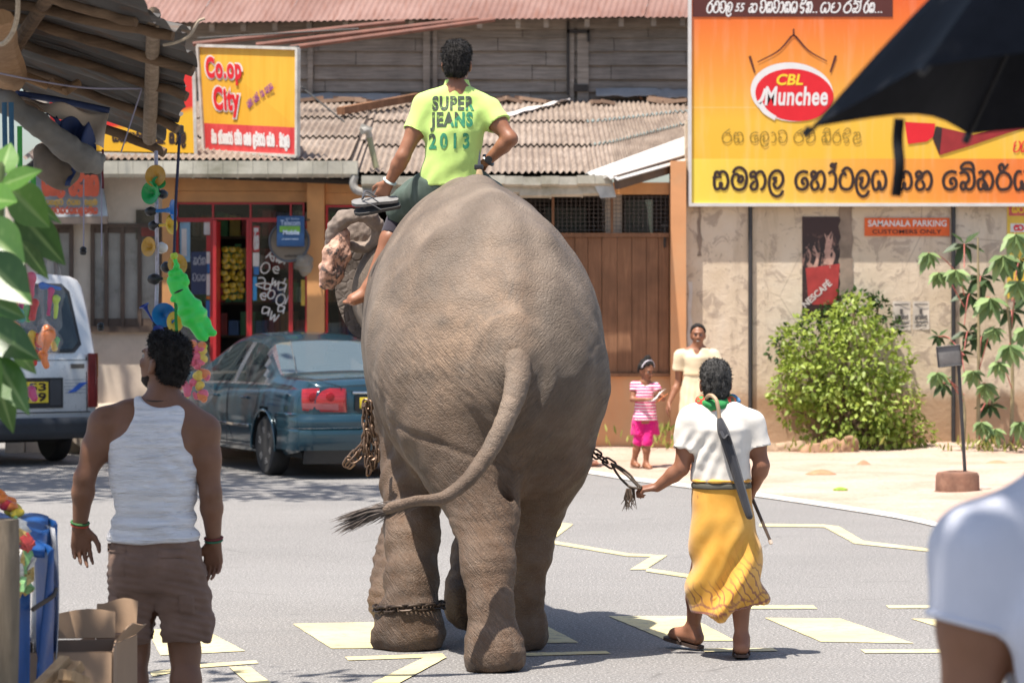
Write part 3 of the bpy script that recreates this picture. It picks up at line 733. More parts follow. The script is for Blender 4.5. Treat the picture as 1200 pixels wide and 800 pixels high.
mb2 = MB(); mb2.grid(lambda u, v: (P(686, 203, 36.45).lerp(P(724, 209.5, 36.0), v)).lerp(P(826, 151, 38.4).lerp(P(826, 181, 37.5), v), u)+Vector((0, 0, .012*math.sin(v*30))), 10, 24, (0, 0, -.012))
mb2.build('metal_sheet', M('white_zinc', (.58, .56, .53), .42, .12, 3, metal=.0, dirt=(.3, .27, .24), dirt_amt=.4), shop)
mb = MB(); mb.bar(P(722, 214, 36.1), P(812, 187, 37.4), .06, .16); mb.build('verge_board', M_brownwood, shop)
# --- gutters
M_gut = M('old_gutter', (.50, .47, .39), .6, .25, 3, .2, dirt=(.17, .16, .10), dirt_amt=.7)
def gutter(x0, x1, y0, y1, Y, seg, name='gutter', jag=0.0):
 m = MB(); x = x0
 prof = [(-.10, 1.0), (-.10, .2), (-.05, 0), (.05, 0), (.10, .25), (.10, .9)]
 while x < x1-1:
  xe = min(x+seg, x1); h0 = (HZ-y1)/FPX*Y+CAMH; H = (y1-y0)/FPX*Y
  j = random.uniform(-jag, jag)
  for a, b, ex in ((x, xe-1.2, 0), (xe-1.4, xe-.1, .012)):
   A = (a-600)/FPX*Y; B = (b-600)/FPX*Y
   ring = lambda X: [(X, Y+p[0]*(1+ex*4), h0+j+p[1]*H+(ex if p[1] < .1 else 0)*-1) for p in prof]
   vs = ring(A)+ring(B); n = len(prof)
   m.add(vs, [(k, k+1, n+k+1, n+k) for k in range(n-1)]+[tuple(range(n))[::-1], tuple(range(n, 2*n))])
  x = xe
 return m.build(name, M_gut, shop, smooth=20)
gutter(122, 420, 189, 208, 36.35, 17.5)
gutter(424, 716, 207, 219, 36.3, 21, jag=.012)
gutter(424, 716, 217, 230, 36.42, 37, jag=.02)
m = MB(); m.prism([P(690, 207, 36.25), P(716, 205, 36.25), P(722, 231, 36.25), P(704, 232, 36.25), P(698, 220, 36.25)], (0, .2, 0)); m.build('gutter_end', M('bent_zinc', (.42, .42, .40), .4, .35, 9, metal=.3), shop, smooth=20)
m = MB(); m.tube(smooth_path([P(416, 206, 36.3), P(414, 216, 36.3), P(420, 224, 36.3), P(440, 226, 36.35)], 5), .05, 10); m.build('downpipe', M('pipe_grey', (.36, .34, .31), .5), shop)
# --- upper storey
UY = 43.0
def UP(px, py, d=0): return Vector(((px-600)/FPX*UY, UY-d, CAMH-(py-HZ)/FPX*UY))
mb = MB(); random.seed(21)
rows = [122, 108, 93.5, 77, 60.5, 45, 30, 14]
for r in range(len(rows)-1):
 y1, y0 = rows[r], rows[r+1]; x = 40-random.uniform(0, 60)
 while x < 900:
  L = random.uniform(90, 185); xe = x+L
  d = random.uniform(0, .02); tl = random.uniform(-.6, .6)
  c = [UP(x+.3, y1+tl-.2, .02), UP(xe-.3, y1-tl-.2, .02), UP(xe-.3, y0-tl+.25-.9, .0), UP(x+.3, y0+tl+.25-.9, .0)]
  c = [Vector((p.x, p.y-d-(.025 if k < 2 else 0), p.z)) for k, p in enumerate(c)]
  mb.prism(c, (0, .03, 0)); x = xe
mb.build('board_wall', M_board, shop, smooth=20)
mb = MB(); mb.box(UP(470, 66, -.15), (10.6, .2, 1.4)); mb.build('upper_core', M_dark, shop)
mb = MB()
for x, wd in ((364, 6), (500, 8), (510, 5), (670, 5), (683, 13)):
 a, b = UP(x, 121), UP(x, 26); mb.box(((a.x), UY-.06, (a.z+b.z)/2), (wd/FPX*UY, .07, b.z-a.z))
mb.build('wall_post', M_board, shop, smooth=20)
mb = MB()
for x0, y0, x1, y1 in ((664, 36, 690, 40), (688, 36, 691, 50), (664, 26, 667, 112), (672, 100, 689, 108)):
 a, b = UP(x0, y0), UP(x1, y1); mb.box(((a.x+b.x)/2, UY-.11, (a.z+b.z)/2), (b.x-a.x, .03, a.z-b.z))
mb.build('old_bracket', M('dark_iron', (.03, .025, .022), .6), shop, smooth=20)
mb = MB()
def ue(px): return 26.5-7.0*(px-240)/570
y_e = 42.45
corr_top = []
for k in range(9):
 a, b = 20+k*105, 20+(k+1)*105
 pa, pb = P(a, ue(a)+random.uniform(-1, 1), y_e), P(b, ue(b)+random.uniform(-1, 1), y_e)
 sl_ = Vector((.55, 3.6, 1.75)); corr(mb, pa, pb, pa+sl_, pb+sl_, .09, .009, 6);
mb.build('rusty_roof', M_rust, shop, smooth=60)
mb = MB()
for px in (248, 285, 322, 362, 405, 446, 482, 528, 562, 607, 640, 688, 728, 766, 800):
 a = P(px, ue(px)+6, y_e+.12); mb.bar(a, a+Vector((.0, 1.2, .45)), .07, .12)
mb.bar(P(200, ue(200)+7, y_e+.5), P(870, ue(870)+7, y_e+.5), .06, .14)
mb.build('rafter', M_board, shop, smooth=20)
mb = MB()
for a, b in (((226, 52), (474, 25)), ((300, 53), (560, 22)), ((340, 56), (580, 23))):
 mb.tube([P(a[0], a[1], 41.2), P(b[0], b[1], 41.6)], .032, 8)
mb.build('rusty_pipe', M('pipe_rust', (.20, .085, .06), .7, .3, 5), shop)
mb = MB()
for a, b in (((232, 45), (420, 34)), ((228, 70), (350, 54)), ((348, 98), (410, 148))): mb.tube([P(*a, 40.6), P(*b, 40.2)], .012, 6)
mb.build('cable', M('black_cable', (.02, .02, .02), .6), shop)
mb = MB()
for x0, x1, y0, y1 in ((352, 470, 111, 119), (470, 520, 113, 119), (698, 770, 105, 114), (768, 812, 106, 116)):
 a, b = UP(x0, y1, .25), UP(x1, y0, .1); mb.grid(lambda u, v: (a.x+(b.x-a.x)*u, a.y+(b.y-a.y)*v, a.z+(b.z-a.z)*v+.03*noise.noise(Vector((u*5, v*2, x0)))), 14, 3, (0, 0, .012))
mb.build('roof_flashing', M('grey_flashing', (.27, .29, .31), .5, .2, 3), shop)
def roof_pt(px, py, dz=.05):
 z0 = roofz(px); k = (HZ-py)/FPX; sl = (ZT-z0)/(YT-YE)
 Y = (z0-sl*YE-CAMH)/(k-sl); return P(px, py, Y)+Vector((0, 0, dz))
def roof_item(name, label, cat, build, mat, smooth=30, group=None):
 m = MB(); build(m); return tag(recentre(m.build(name, mat, None, smooth)), label, cat, group)
roof_item('loose_beam', 'dark brown wooden beam lying on the corrugated roof left of the rider', 'beam', lambda m: m.bar(roof_pt(399, 139, .10), roof_pt(490, 122, .10), .12, .10), M_plank)
roof_item('cloth_strip', 'white cloth strip with a red end lying on the roof right of the rider', 'cloth', lambda m: m.grid(lambda u, v: roof_pt(548, 153).lerp(roof_pt(668, 122), u)+Vector((0, .34*v, .05*v+.05*noise.noise(Vector((u*6, v*2, 1))))), 24, 4, (0, 0, .012)), M('cloth_white', (.62, .58, .55), .9))
roof_item('broken_tile', 'broken curved clay tile on the far edge of the roof below the boards', 'tile', lambda m: m.tube(smooth_path([roof_pt(722, 117, .05), roof_pt(732, 114, .14), roof_pt(744, 113, .12), roof_pt(752, 119, .03)], 4), [.06+.03*math.sin(i) for i in range(13)], 8, flat=.5), M('clay_tile', (.32, .17, .10), .9, .3, 6))
def crumbs(m):
 random.seed(17)
 for px in (530, 575, 585, 600, 625, 700, 712, 770, 782, 790, 800, 360, 395, 410, 420):
  p = roof_pt(px, 121+random.uniform(-3, 3), .04); m.box(p, (random.uniform(.12, .5), .2, .05), Matrix.Rotation(random.uniform(-.5, .5), 3, 'Z') @ Matrix.Rotation(random.uniform(-.25, .25), 3, 'Y'))
roof_item('roof_rubble', 'row of broken sheet pieces along the top of the lower roof', 'rubble', crumbs, M('rubble_tan', (.30, .2, .14), .95, .3, 5))['kind'] = 'stuff'
fl = thing('floodlight', 'small floodlight on a bent greenish pole standing at the roof edge', 'lamp', roof_pt(441, 196, 0))
m = MB(); m.tube([P(441, 197, 36.6), P(432, 158, 36.6)], .035, 8); m.build('pole', M('green_pipe', (.30, .29, .17), .6), fl)
m = MB(); m.tube(smooth_path([P(433, 160, 36.6), P(430, 153, 36.55), P(424, 154, 36.5)], 4), .04, 8); m.box(P(429, 151, 36.6), (.14, .1, .08), Matrix.Rotation(.4, 3, 'Y')); m.build('lamp_head', M('lamp_grey', (.40, .38, .34), .5), fl)
# --- plaster house on the right
t = NT('peeling_plaster'); co = t.coord(); so_ = t.sep(t.coord())
n1 = t.noise(co, 1.0, 7, .62, .6); n2 = t.noise(co, 5, 6, .7, .8); n3 = t.noise(co, 18, 4, .6)
c = t.ramp(n1, [(.3, (.54, .43, .30)), (.55, (.64, .53, .40)), (.8, (.67, .59, .48))])
c = t.mix(t.ramp(n2, [(.54, 0.0), (.58, .6), (.75, .9)]), c, (.36, .285, .225)); c = t.mix(t.ramp(t.noise(t.coord((2.2, 1, .25)), 2.4, 6, .7, .5), [(.54, 0.0), (.74, .45)]), c, (.30, .225, .155))
c = t.mix(t.ramp(n3, [(.64, 0.0), (.72, .7)]), c, (.22, .17, .13))
h = t.math('ADD', so_[2], t.math('MULTIPLY', t.math('SUBTRACT', n2, .5), .35))
c = t.mix(t.ramp(h, [(.0, 1.0), (.62, 1.0), (.80, 0.0)]), c, t.ramp(n1, [(.3, (.34, .21, .12)), (.7, (.47, .33, .22))]))
crk = t.voro(t.coord((.5, 1, .35), (0, 0, 0)), 1.3, 'DISTANCE_TO_EDGE')
c = t.mix(t.math('MULTIPLY', t.ramp(crk, [(0, .7), (.004, 0.0)]), t.ramp(n1, [(.5, 0.0), (.6, .8)])), c, (.2, .15, .11))
M_peel = t.done(c, .92, t.bump(t.math('ADD', n2, t.math('MULTIPLY', n3, .4)), .5, .02), **{'Specular IOR Level': .25})
house = thing('plaster_house', 'cream house wall with peeling plaster behind the big billboard', 'building', (fX(1000), FY, 0))
mb = MB(); mb.box(((fX(803.5)+fX(1420))/2, FY+.14, 1.95), (fX(1420)-fX(803.5), .28, 4.1)); mb.box((fX(1420), FY+3, 1.95), (.25, 6, 4.1)); mb.build('wall', M_peel, house)
mb = MB(); random.seed(9)
def flake(x0, x1, y0, y1, n, amp):
 L = [(x0+random.uniform(-amp, amp), y0+(y1-y0)*i/n) for i in range(n+1)]; Rr = [(x1+random.uniform(-amp, amp), y1-(y1-y0)*i/n) for i in range(n+1)]
 mb.prism([FP(x, y, .004) for x, y in L+Rr], (0, -.008, 0))
flake(984, 999, 238, 346, 16, 1.6); flake(818, 822, 240, 300, 9, 1.2)
mb.build('bare_strip', M('bare_cement', (.27, .205, .155), .95, .3, 5, .4), house, smooth=None)
mb = MB(); flake(806, 811, 330, 480, 12, 1.5); mb.build('white_flake', M('old_white', (.62, .58, .53), .9, .15, 4), house, smooth=None)
mb = MB(); corr(mb, (fX(830), 36.93, 4.05), (fX(1440), 36.93, 4.05), (fX(850), 42, 5.4), (fX(1440), 42, 5.4), .145, .03, 6); mb.build('roof', M_asb, house, smooth=60)
# ================================================================== ELEPHANT
t = NT('elephant_skin'); co = t.coord()
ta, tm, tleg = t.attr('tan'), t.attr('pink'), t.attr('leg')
n1 = t.noise(co, 2.2, 6, .6, .5); n2 = t.noise(co, 11, 6, .65)
c = t.ramp(n1, [(.30, (.090, .069, .052)), (.5, (.148, .115, .088)), (.70, (.238, .188, .145))])
tanf = t.math('MULTIPLY', ta.outputs['Fac'], t.ramp(t.noise(co, 4.0, 5, .65, .6), [(.34, 0.0), (.62, 1.0)]))
c = t.mix(tanf, c, t.ramp(n2, [(.3, (.26, .172, .112)), (.7, (.355, .245, .165))]))
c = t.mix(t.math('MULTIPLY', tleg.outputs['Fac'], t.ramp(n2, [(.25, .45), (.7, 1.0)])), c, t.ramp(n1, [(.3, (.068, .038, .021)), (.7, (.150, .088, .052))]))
sp = t.noise(co, 60, 3, .6)
c = t.mix(t.math('MULTIPLY', tm.outputs['Fac'], t.ramp(t.noise(co, 38, 4, .65), [(.42, 0.0), (.56, 1.0)])), c, (.52, .29, .20))
wr1 = t.wave(t.coord((1, 1, 1), (0, R(-38), 0)), 5.5, 3.2, 'Z', 'SIN', 3)
so_ = t.sep(co); ux = t.math('ABSOLUTE', t.math('SUBTRACT', so_[0], .155)); cb = t.n.new('ShaderNodeCombineXYZ')
t.lk(t.math('MULTIPLY', t.math('ADD', ux, so_[2]), 6.0), cb.inputs[0]); t.lk(t.math('MULTIPLY', so_[1], 6.0), cb.inputs[1]); t.lk(t.math('MULTIPLY', t.math('SUBTRACT', so_[2], t.math('MULTIPLY', ux, 1.15)), 52.0), cb.inputs[2])
wr2 = t.noise(cb.outputs[0], 1.0, 4, .62, 1.6)
wr3 = t.noise(t.coord((60, 20, 12)), 1.0, 4, .6, .5)
cr1 = t.voro(t.coord((30, 30, 44)), 1.0, 'DISTANCE_TO_EDGE'); cr2 = t.voro(t.coord((70, 70, 90)), 1.0, 'DISTANCE_TO_EDGE')
ww = t.attr('wrk').outputs['Fac']
crk = t.math('ADD', t.math('MULTIPLY', t.ramp(cr1, [(0, 0.0), (.14, 1.0)]), .22), t.math('MULTIPLY', t.ramp(cr2, [(0, 0.0), (.2, 1.0)]), .2))
h = t.math('ADD', t.math('MULTIPLY', t.math('MULTIPLY', t.ramp(wr2, [(.3, 0.0), (.62, 1.0)]), ww), 1.5), crk)
h = t.math('ADD', h, t.math('MULTIPLY', n2, .4))
c = t.mix(t.math('MULTIPLY', t.ramp(wr2, [(.34, .9), (.52, 0.0)]), ww), c, (.07, .052, .040))
c = t.mix(t.ramp(cr1, [(0, .16), (.08, 0.0)]), c, (.12, .09, .07))
c = t.mix(t.ramp(t.noise(co, 150, 2, .5), [(.66, 0.0), (.76, .35)]), c, (.42, .36, .30))
M_ele = t.done(c, t.ramp(n2, [(.3, .52), (.7, .74)]), t.bump(h, .62, .011), **{'Specular IOR Level': .35})
ele = thing('elephant', 'large grey-brown elephant seen from behind, walking down the road with a rider on its neck', 'elephant', (-.15, 16.4, 0))
B = SDF()
B.loft([(15.50, .005, 1.47, .20, .28), (15.62, -.015, 1.50, .40, .48), (15.85, -.08, 1.54, .55, .70), (16.15, -.135, 1.58, .625, .82), (16.55, -.20, 1.62, .595, .87), (16.95, -.285, 1.63, .545, .86), (17.3, -.37, 1.66, .47, .74), (17.6, -.45, 1.74, .38, .56), (17.85, -.52, 1.82, .32, .42)], .06, 1, 1.85)
B.path([(.008, 15.58, 1.74), (.0, 15.66, 1.90), (-.035, 15.85, 2.135), (-.095, 16.15, 2.32), (-.19, 16.5, 2.42), (-.27, 16.9, 2.415), (-.36, 17.3, 2.33)], [.055, .06, .06, .06, .065, .07, .08], .085)
B.path([(-.52, 15.98, 1.93), (-.34, 15.95, 2.14), (-.08, 15.97, 2.22), (.14, 15.95, 2.12), (.33, 15.98, 1.90)], [.05, .055, .055, .055, .05], .09)
B.ell((-.40, 15.98, 1.80), (.12, .20, .11), .10); B.ell((.25, 15.98, 1.82), (.12, .20, .11), .10)
B.ell((-.01, 15.53, 1.50), (.12, .12, .22), .12)
B.path([(-.36, 15.95, 1.45), (-.30, 15.90, 1.25), (-.205, 15.80, 1.0), (-.14, 15.66, .76)], [.335, .295, .235, .178], .12)
B.path([(-.135, 15.66, .76), (-.12, 15.47, .50), (-.105, 15.38, .30), (-.095, 15.35, .17)], [.17, .128, .107, .116], .06)
B.rc((-.092, 15.33, .115), (-.092, 15.31, .075), .148, .152, .05)
B.path([(.205, 16.0, 1.38), (.155, 16.02, 1.02), (.115, 16.12, .78)], [.30, .225, .16], .12)
B.path([(.115, 16.12, .78), (.08, 16.12, .52), (.055, 16.16, .30), (.042, 16.20, .17)], [.155, .120, .105, .115], .07)
B.rc((.035, 16.22, .115), (.035, 16.24, .085), .15, .155, .05)
B.path([(-.52, 17.15, 1.45), (-.55, 16.95, 1.15), (-.545, 16.72, .85), (-.535, 16.50, .58), (-.535, 16.36, .35), (-.545, 16.30, .19)], [.25, .20, .15, .130, .125, .135], .10)
B.rc((-.545, 16.28, .12), (-.545, 16.28, .095), .185, .198, .05)
B.path([(.02, 17.2, 1.35), (.0, 17.15, 1.0), (-.06, 17.12, .72), (-.16, 17.0, .45), (-.20, 16.82, .30)], [.25, .20, .165, .145, .14], .12)
B.rc((-.205, 16.78, .26), (-.21, 16.70, .20), .155, .16, .05)
B.ell((-.47, 17.05, 1.55), (.26, .36, .5), .15); B.ell((.12, 17.1, 1.55), (.28, .36, .5), .15)
B.path([(-.45, 17.5, 1.86), (-.60, 17.95, 1.86)], [.36, .33], .10)
B.ell((-.60, 18.05, 1.92), (.31, .38, .31), .08); B.ell((-.70, 18.2, 2.07), (.14, .2, .14), .08); B.ell((-.48, 18.25, 2.07), (.14, .2, .14), .08)
B.ell((-.67, 18.28, 1.78), (.25, .28, .33), .12); B.ell((-.60, 18.1, 1.60), (.22, .22, .2), .1)
tr = smooth_path([(-.60, 18.42, 1.70), (-.56, 18.55, 1.35), (-.56, 18.35, .95), (-.57, 17.9, .62), (-.635, 17.45, .40), (-.68, 17.2, .22), (-.70, 17.10, .12)], 5)
B.path(tr, list(np.linspace(.21, .075, len(tr))), .05)
for (x, y) in ((-.092, 15.31), (.035, 16.24), (-.545, 16.28)):
 pass
B.clip((0, 0, .0), (0, 0, -1))
B.group(.03, True); B.rc((-.03, 15.44, 1.22), (-.03, 15.60, .80), .05, .03, .03)   # crease between the thighs
def ele_disp(Vt, N):
 d = .004*vnoise(Vt, 7, 1)+.0018*vnoise(Vt, 24, 2)
 low = np.clip((.30-Vt[:, 2])/.2, 0, 1)
 d += low*.006*vnoise(Vt, 30, 3, stretch=(1, 1, .3))
 rear = np.clip((16.3-Vt[:, 1])/.5, 0, 1)*np.clip((1.75-Vt[:, 2])/.35, 0, 1)*np.clip((Vt[:, 2]-.55)/.3, 0, 1)
 ang = (Vt[:, 2]+.75*np.abs(Vt[:, 0]+.0)*-1)
 ux = np.abs(Vt[:, 0]-.005); fm = np.clip(.5+.7*vnoise(Vt, 5, 9), 0, 1); d += rear*fm*.0030*np.sin((Vt[:, 2]-ux*1.1)*88+5.0*vnoise(Vt, 3.2, 4)+1.2*vnoise(Vt, 11, 2))
 d -= .012*np.exp(-((Vt[:, 2]-1.02+.35*(Vt[:, 0]+.1))/.016)**2)*np.clip((16.0-Vt[:, 1])/.2, 0, 1)*(Vt[:, 0] < .05)
 d -= .022*np.exp(-(((Vt[:, 0]+.16)/.085)**2+((Vt[:, 2]-1.92)/.20)**2+((Vt[:, 1]-15.9)/.4)**2))+.026*np.exp(-(((Vt[:, 0]-.12)/.07)**2+((Vt[:, 2]-1.80)/.22)**2+((Vt[:, 1]-15.8)/.4)**2))
 fl = np.clip((-.45-Vt[:, 0])/.1, 0, 1)*np.clip((1.5-Vt[:, 2])/.2, 0, 1); d += fl*.006*np.sin(Vt[:, 1]*38+Vt[:, 2]*22+2*vnoise(Vt, 5, 8))
 legs = np.clip((.95-Vt[:, 2])/.2, 0, 1)
 d += legs*.0016*np.sin(Vt[:, 2]*95+3*vnoise(Vt, 6, 6))
 tk = np.clip((-.64-Vt[:, 0])/.06, 0, 1)*(Vt[:, 2] < 1.3)*(Vt[:, 1] > 16.85)
 d += tk*.003*np.sin(Vt[:, 2]*120)
 return d
def blob(Vt, c, r): return np.exp(-(((Vt-np.array(c))/np.array(r))**2).sum(1))
def a_tan(Vt):
 return np.clip(1.0*blob(Vt, (-.30, 15.7, 1.50), (.30, .6, .34))+.95*blob(Vt, (-.06, 15.75, 1.85), (.17, .5, .28))+.8*blob(Vt, (-.12, 15.3, .55), (.14, .4, .16))+.5*blob(Vt, (-.5, 16.6, 1.75), (.2, .8, .5))+.35*blob(Vt, (.05, 15.6, 1.55), (.05, .2, .5))+.05, 0, 1)
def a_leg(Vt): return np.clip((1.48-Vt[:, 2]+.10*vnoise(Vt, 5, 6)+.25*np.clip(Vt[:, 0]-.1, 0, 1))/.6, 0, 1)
def a_wrk(Vt): return np.clip(.12+np.clip((16.4-Vt[:, 1])/.5, 0, 1)*np.clip((1.80-Vt[:, 2])/.4, 0, 1)+.35*np.clip((.9-Vt[:, 2])/.3, 0, 1), 0, .8)*np.clip(.62+.45*vnoise(Vt, 4.5, 3), .1, 1)
def a_zero(Vt): return np.zeros(len(Vt))
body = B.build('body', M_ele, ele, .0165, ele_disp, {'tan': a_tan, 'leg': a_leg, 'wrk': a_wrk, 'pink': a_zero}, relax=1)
# --- tail
T = SDF(); tp = [P(601, 412, 15.50), P(607, 440, 15.40), P(598, 478, 15.30), P(577, 522, 15.22), P(550, 560, 15.12), P(520, 583, 15.02), P(490, 586, 14.95), P(466, 592, 14.9), P(450, 598, 14.88)]
tps = smooth_path(tp, 4); rs = np.interp(np.linspace(0, 1, len(tps)), [0, .10, .28, .45, .6, .75, 1], [.064, .060, .043, .034, .025, .017, .013])
T.path(tps, list(rs), .03)
def tail_disp(Vt, N): return .0015*vnoise(Vt, 40, 2)+.0005*np.sin(Vt[:, 2]*160+Vt[:, 0]*60)
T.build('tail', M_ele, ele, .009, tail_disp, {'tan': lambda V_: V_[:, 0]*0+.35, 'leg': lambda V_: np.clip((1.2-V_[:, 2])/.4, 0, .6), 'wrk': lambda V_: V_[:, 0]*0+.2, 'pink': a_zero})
mb = MB(); random.seed(5)
for i in range(620):
 s = random.random(); k = int(len(tps)*(.70+.29*s)); k = min(k, len(tps)-1)
 p = tps[k]+Vector((random.uniform(-.02, .02), random.uniform(-.014, .014), random.uniform(-.014, .014)))
 L = random.uniform(.10, .27)*(1 if s > .5 else .8)
 d = Vector((-1, random.uniform(-.16, .1), random.uniform(-.50, -.12))).normalized()
 q1 = p+d*L*.5+Vector((0, 0, random.uniform(.0, .012))); q2 = p+d*L+Vector((0, 0, -.012))
 mb.tube([p, q1, q2], [.0024, .0022, .0005], 4)
mb.build('tail_tuft', M('tail_hair', (.115, .090, .075), .8, .6, 30), ele)
# --- left ear: dark flap with a folded, speckled upper rim
t = NT('ear_hide'); co = t.coord(); n = t.noise(co, 9, 6, .65);
c = t.ramp(n, [(.3, (.060, .046, .038)), (.7, (.115, .09, .073))]); cr = t.voro(t.coord((22, 22, 22)), 1, 'DISTANCE_TO_EDGE')
M_ear = t.done(c, .8, t.bump(t.ramp(cr, [(0, 0.0), (.2, 1.0)]), .5, .008))
t = NT('pink_speckled_hide'); co = t.coord(); n = t.noise(co, 26, 5, .7, .3); nb_ = t.noise(co, 5, 3, .5)
mk = t.math('ADD', n, t.math('MULTIPLY', t.math('SUBTRACT', nb_, .5), .5))
c = t.ramp(mk, [(.42, (.09, .065, .055)), (.50, (.42, .235, .165)), (.70, (.60, .36, .265))])
M_pink = t.done(c, .75, t.bump(n, .5, .006))
t = NT('ear_rim_hide'); co = t.coord(); n = t.noise(co, 14, 6, .7); c = t.ramp(n, [(.3, (.15, .115, .095)), (.55, (.24, .19, .155)), (.75, (.34, .25, .2))]); M_rim = t.done(c, .85, t.bump(n, .6, .008))
EYY = 17.95
def ear_sheet(name, outline, Y, mat, thick=.022, dep=None, smooth=40):
 """outline in pixels -> a filled, subdivided, gently curved plate with thickness"""
 bm = bmesh.new(); pts = [P(x, y, Y) for x, y in outline]; pts = smooth_path(pts+[pts[0]], 4)[:-1]
 vs = [bm.verts.new(p) for p in pts]; f = bm.faces.new(vs)
 bmesh.ops.triangulate(bm, faces=bm.faces[:])
 for _ in range(4):
  lg = [e for e in bm.edges if e.calc_length() > .035]
  if not lg: break
  bmesh.ops.subdivide_edges(bm, edges=lg, cuts=1); bmesh.ops.triangulate(bm, faces=[q for q in bm.faces if len(q.verts) > 3])
 bmesh.ops.recalc_face_normals(bm, faces=bm.faces[:])
 for v in bm.verts:
  v.co.y += (dep(v.co) if dep else 0)+.02*noise.noise(v.co*7)
 g = bmesh.ops.extrude_face_region(bm, geom=bm.faces[:])
 for v in [x for x in g['geom'] if isinstance(x, bmesh.types.BMVert)]: v.co.y += thick
 bmesh.ops.recalc_face_normals(bm, faces=bm.faces[:])
 me = bpy.data.meshes.new(name); bm.to_mesh(me); bm.free()
 return link_mesh(name, me, mat, ele, True, 60)
flap = [(396, 286), (405, 274), (424, 270), (445, 280), (470, 300), (470, 420), (440, 410), (426, 397), (413, 391), (404, 378), (396, 358), (392, 338), (392, 310)]
ear_sheet('ear', flap, EYY, M_ear, .025, lambda v: .10*math.sin((v.z-1.8)*4)+.05*noise.noise(v*4))
S_ = SDF()
rim = smooth_path([P(391, 292, 17.85), P(392, 272, 17.80), P(399, 259, 17.77), P(416, 253, 17.76), P(432, 254, 17.77), P(441, 262, 17.80), P(443, 276, 17.84), P(436, 286, 17.86), P(424, 291, 17.87), P(410, 287, 17.86)], 5)
S_.path(rim, list(np.interp(np.linspace(0, 1, len(rim)), [0, .3, .7, 1], [.045, .036, .032, .016])), .02)
S_.ell(P(418, 275, 17.92), (.10, .03, .085), .03)
S_.build('ear_fold', M_rim, ele, .009, lambda V_, N: .005*vnoise(V_, 34, 3)+.003*vnoise(V_, 80, 5))
S_ = SDF(); S_.path([P(400, 276, 17.80), P(391, 296, 17.76), P(384, 318, 17.74), P(379, 334, 17.74)], [.042, .055, .045, .026], .04)
S_.path([P(400, 280, 17.80), P(402, 300, 17.77), P(394, 322, 17.76), P(388, 335, 17.76)], [.035, .04, .035, .016], .04)
S_.build('ear_lobe', M_pink, ele, .009, lambda V_, N: .006*vnoise(V_, 30, 3)+.005*vnoise(V_, 70, 5))
mb = MB()
for cx, cy, r, a0, a1 in ((-.545, 16.28, .19, 20, 160), (.035, 16.24, .155, 20, 160), (-.092, 15.31, .152, 30, 150)):
 for k in range(5):
  a = R(a0+(a1-a0)*k/4); d = Vector((math.cos(a), math.sin(a), 0)); mb.lathe([(0, .012), (.028, .006), (.036, -.008)], Vector((cx, cy, .06))+d*(r-.002), d, 10)
mb.build('toenail', M('toenail_horn', (.26, .20, .15), .6), ele)
# ================================================================== PEOPLE
def skinmat(name, lo, hi):
 t = NT(name); co = t.coord(); n = t.noise(co, 7, 5, .6); f = t.noise(co, 160, 3, .6)
 c = t.ramp(n, [(.3, lo), (.7, hi)]); pl = t.attr('lips').outputs['Fac']; c = t.mix(pl, c, tuple(x*.62 for x in lo))
 return t.done(c, t.ramp(n, [(.3, .42), (.7, .55)]), t.bump(f, .18, .003), **{'Specular IOR Level': .4, 'Subsurface Weight': .06, 'Subsurface Radius': (.02, .008, .004), 'Subsurface Scale': .3})
SK_A = skinmat('dark_brown_skin', (.165, .075, .040), (.225, .105, .060))
SK_B = skinmat('warm_brown_skin', (.235, .098, .052), (.33, .148, .082))
SK_C = skinmat('brown_skin', (.21, .090, .050), (.30, .135, .080))
SK_D = skinmat('light_brown_skin', (.26, .135, .085), (.33, .18, .12))
def hairmat(name, lo, hi, sc=90):
 t = NT(name); co = t.coord((1, 1, .45)); n = t.noise(co, sc, 4, .7, .6)
 c = t.ramp(n, [(.3, lo), (.75, hi)]); return t.done(c, .62, t.bump(t.math('ADD', n, t.noise(t.coord(), sc*3, 3, .7)), 1.0, .008), **{'Specular IOR Level': .3})
HAIR = hairmat('black_hair', (.006, .005, .005), (.030, .025, .022)); HAIR_G = hairmat('greying_hair', (.010, .009, .008), (.12, .115, .11))
EYE_W = M('eye_white', (.34, .31, .28), .4, .03); EYE_D = M('eye_dark', (.015, .008, .005), .15, .05)
def headrot(fwd, roll=0):
 f = Vector(fwd).normalized(); r = f.cross(Vector((0, 0, 1))).normalized(); u = r.cross(f).normalized()
 m = Matrix((r, f, u)).transposed()
 return m @ Matrix.Rotation(roll, 3, 'Y')
def H(c, m, s): return lambda x, y, z: Vector(c)+m @ (Vector((x, y, z))*s)
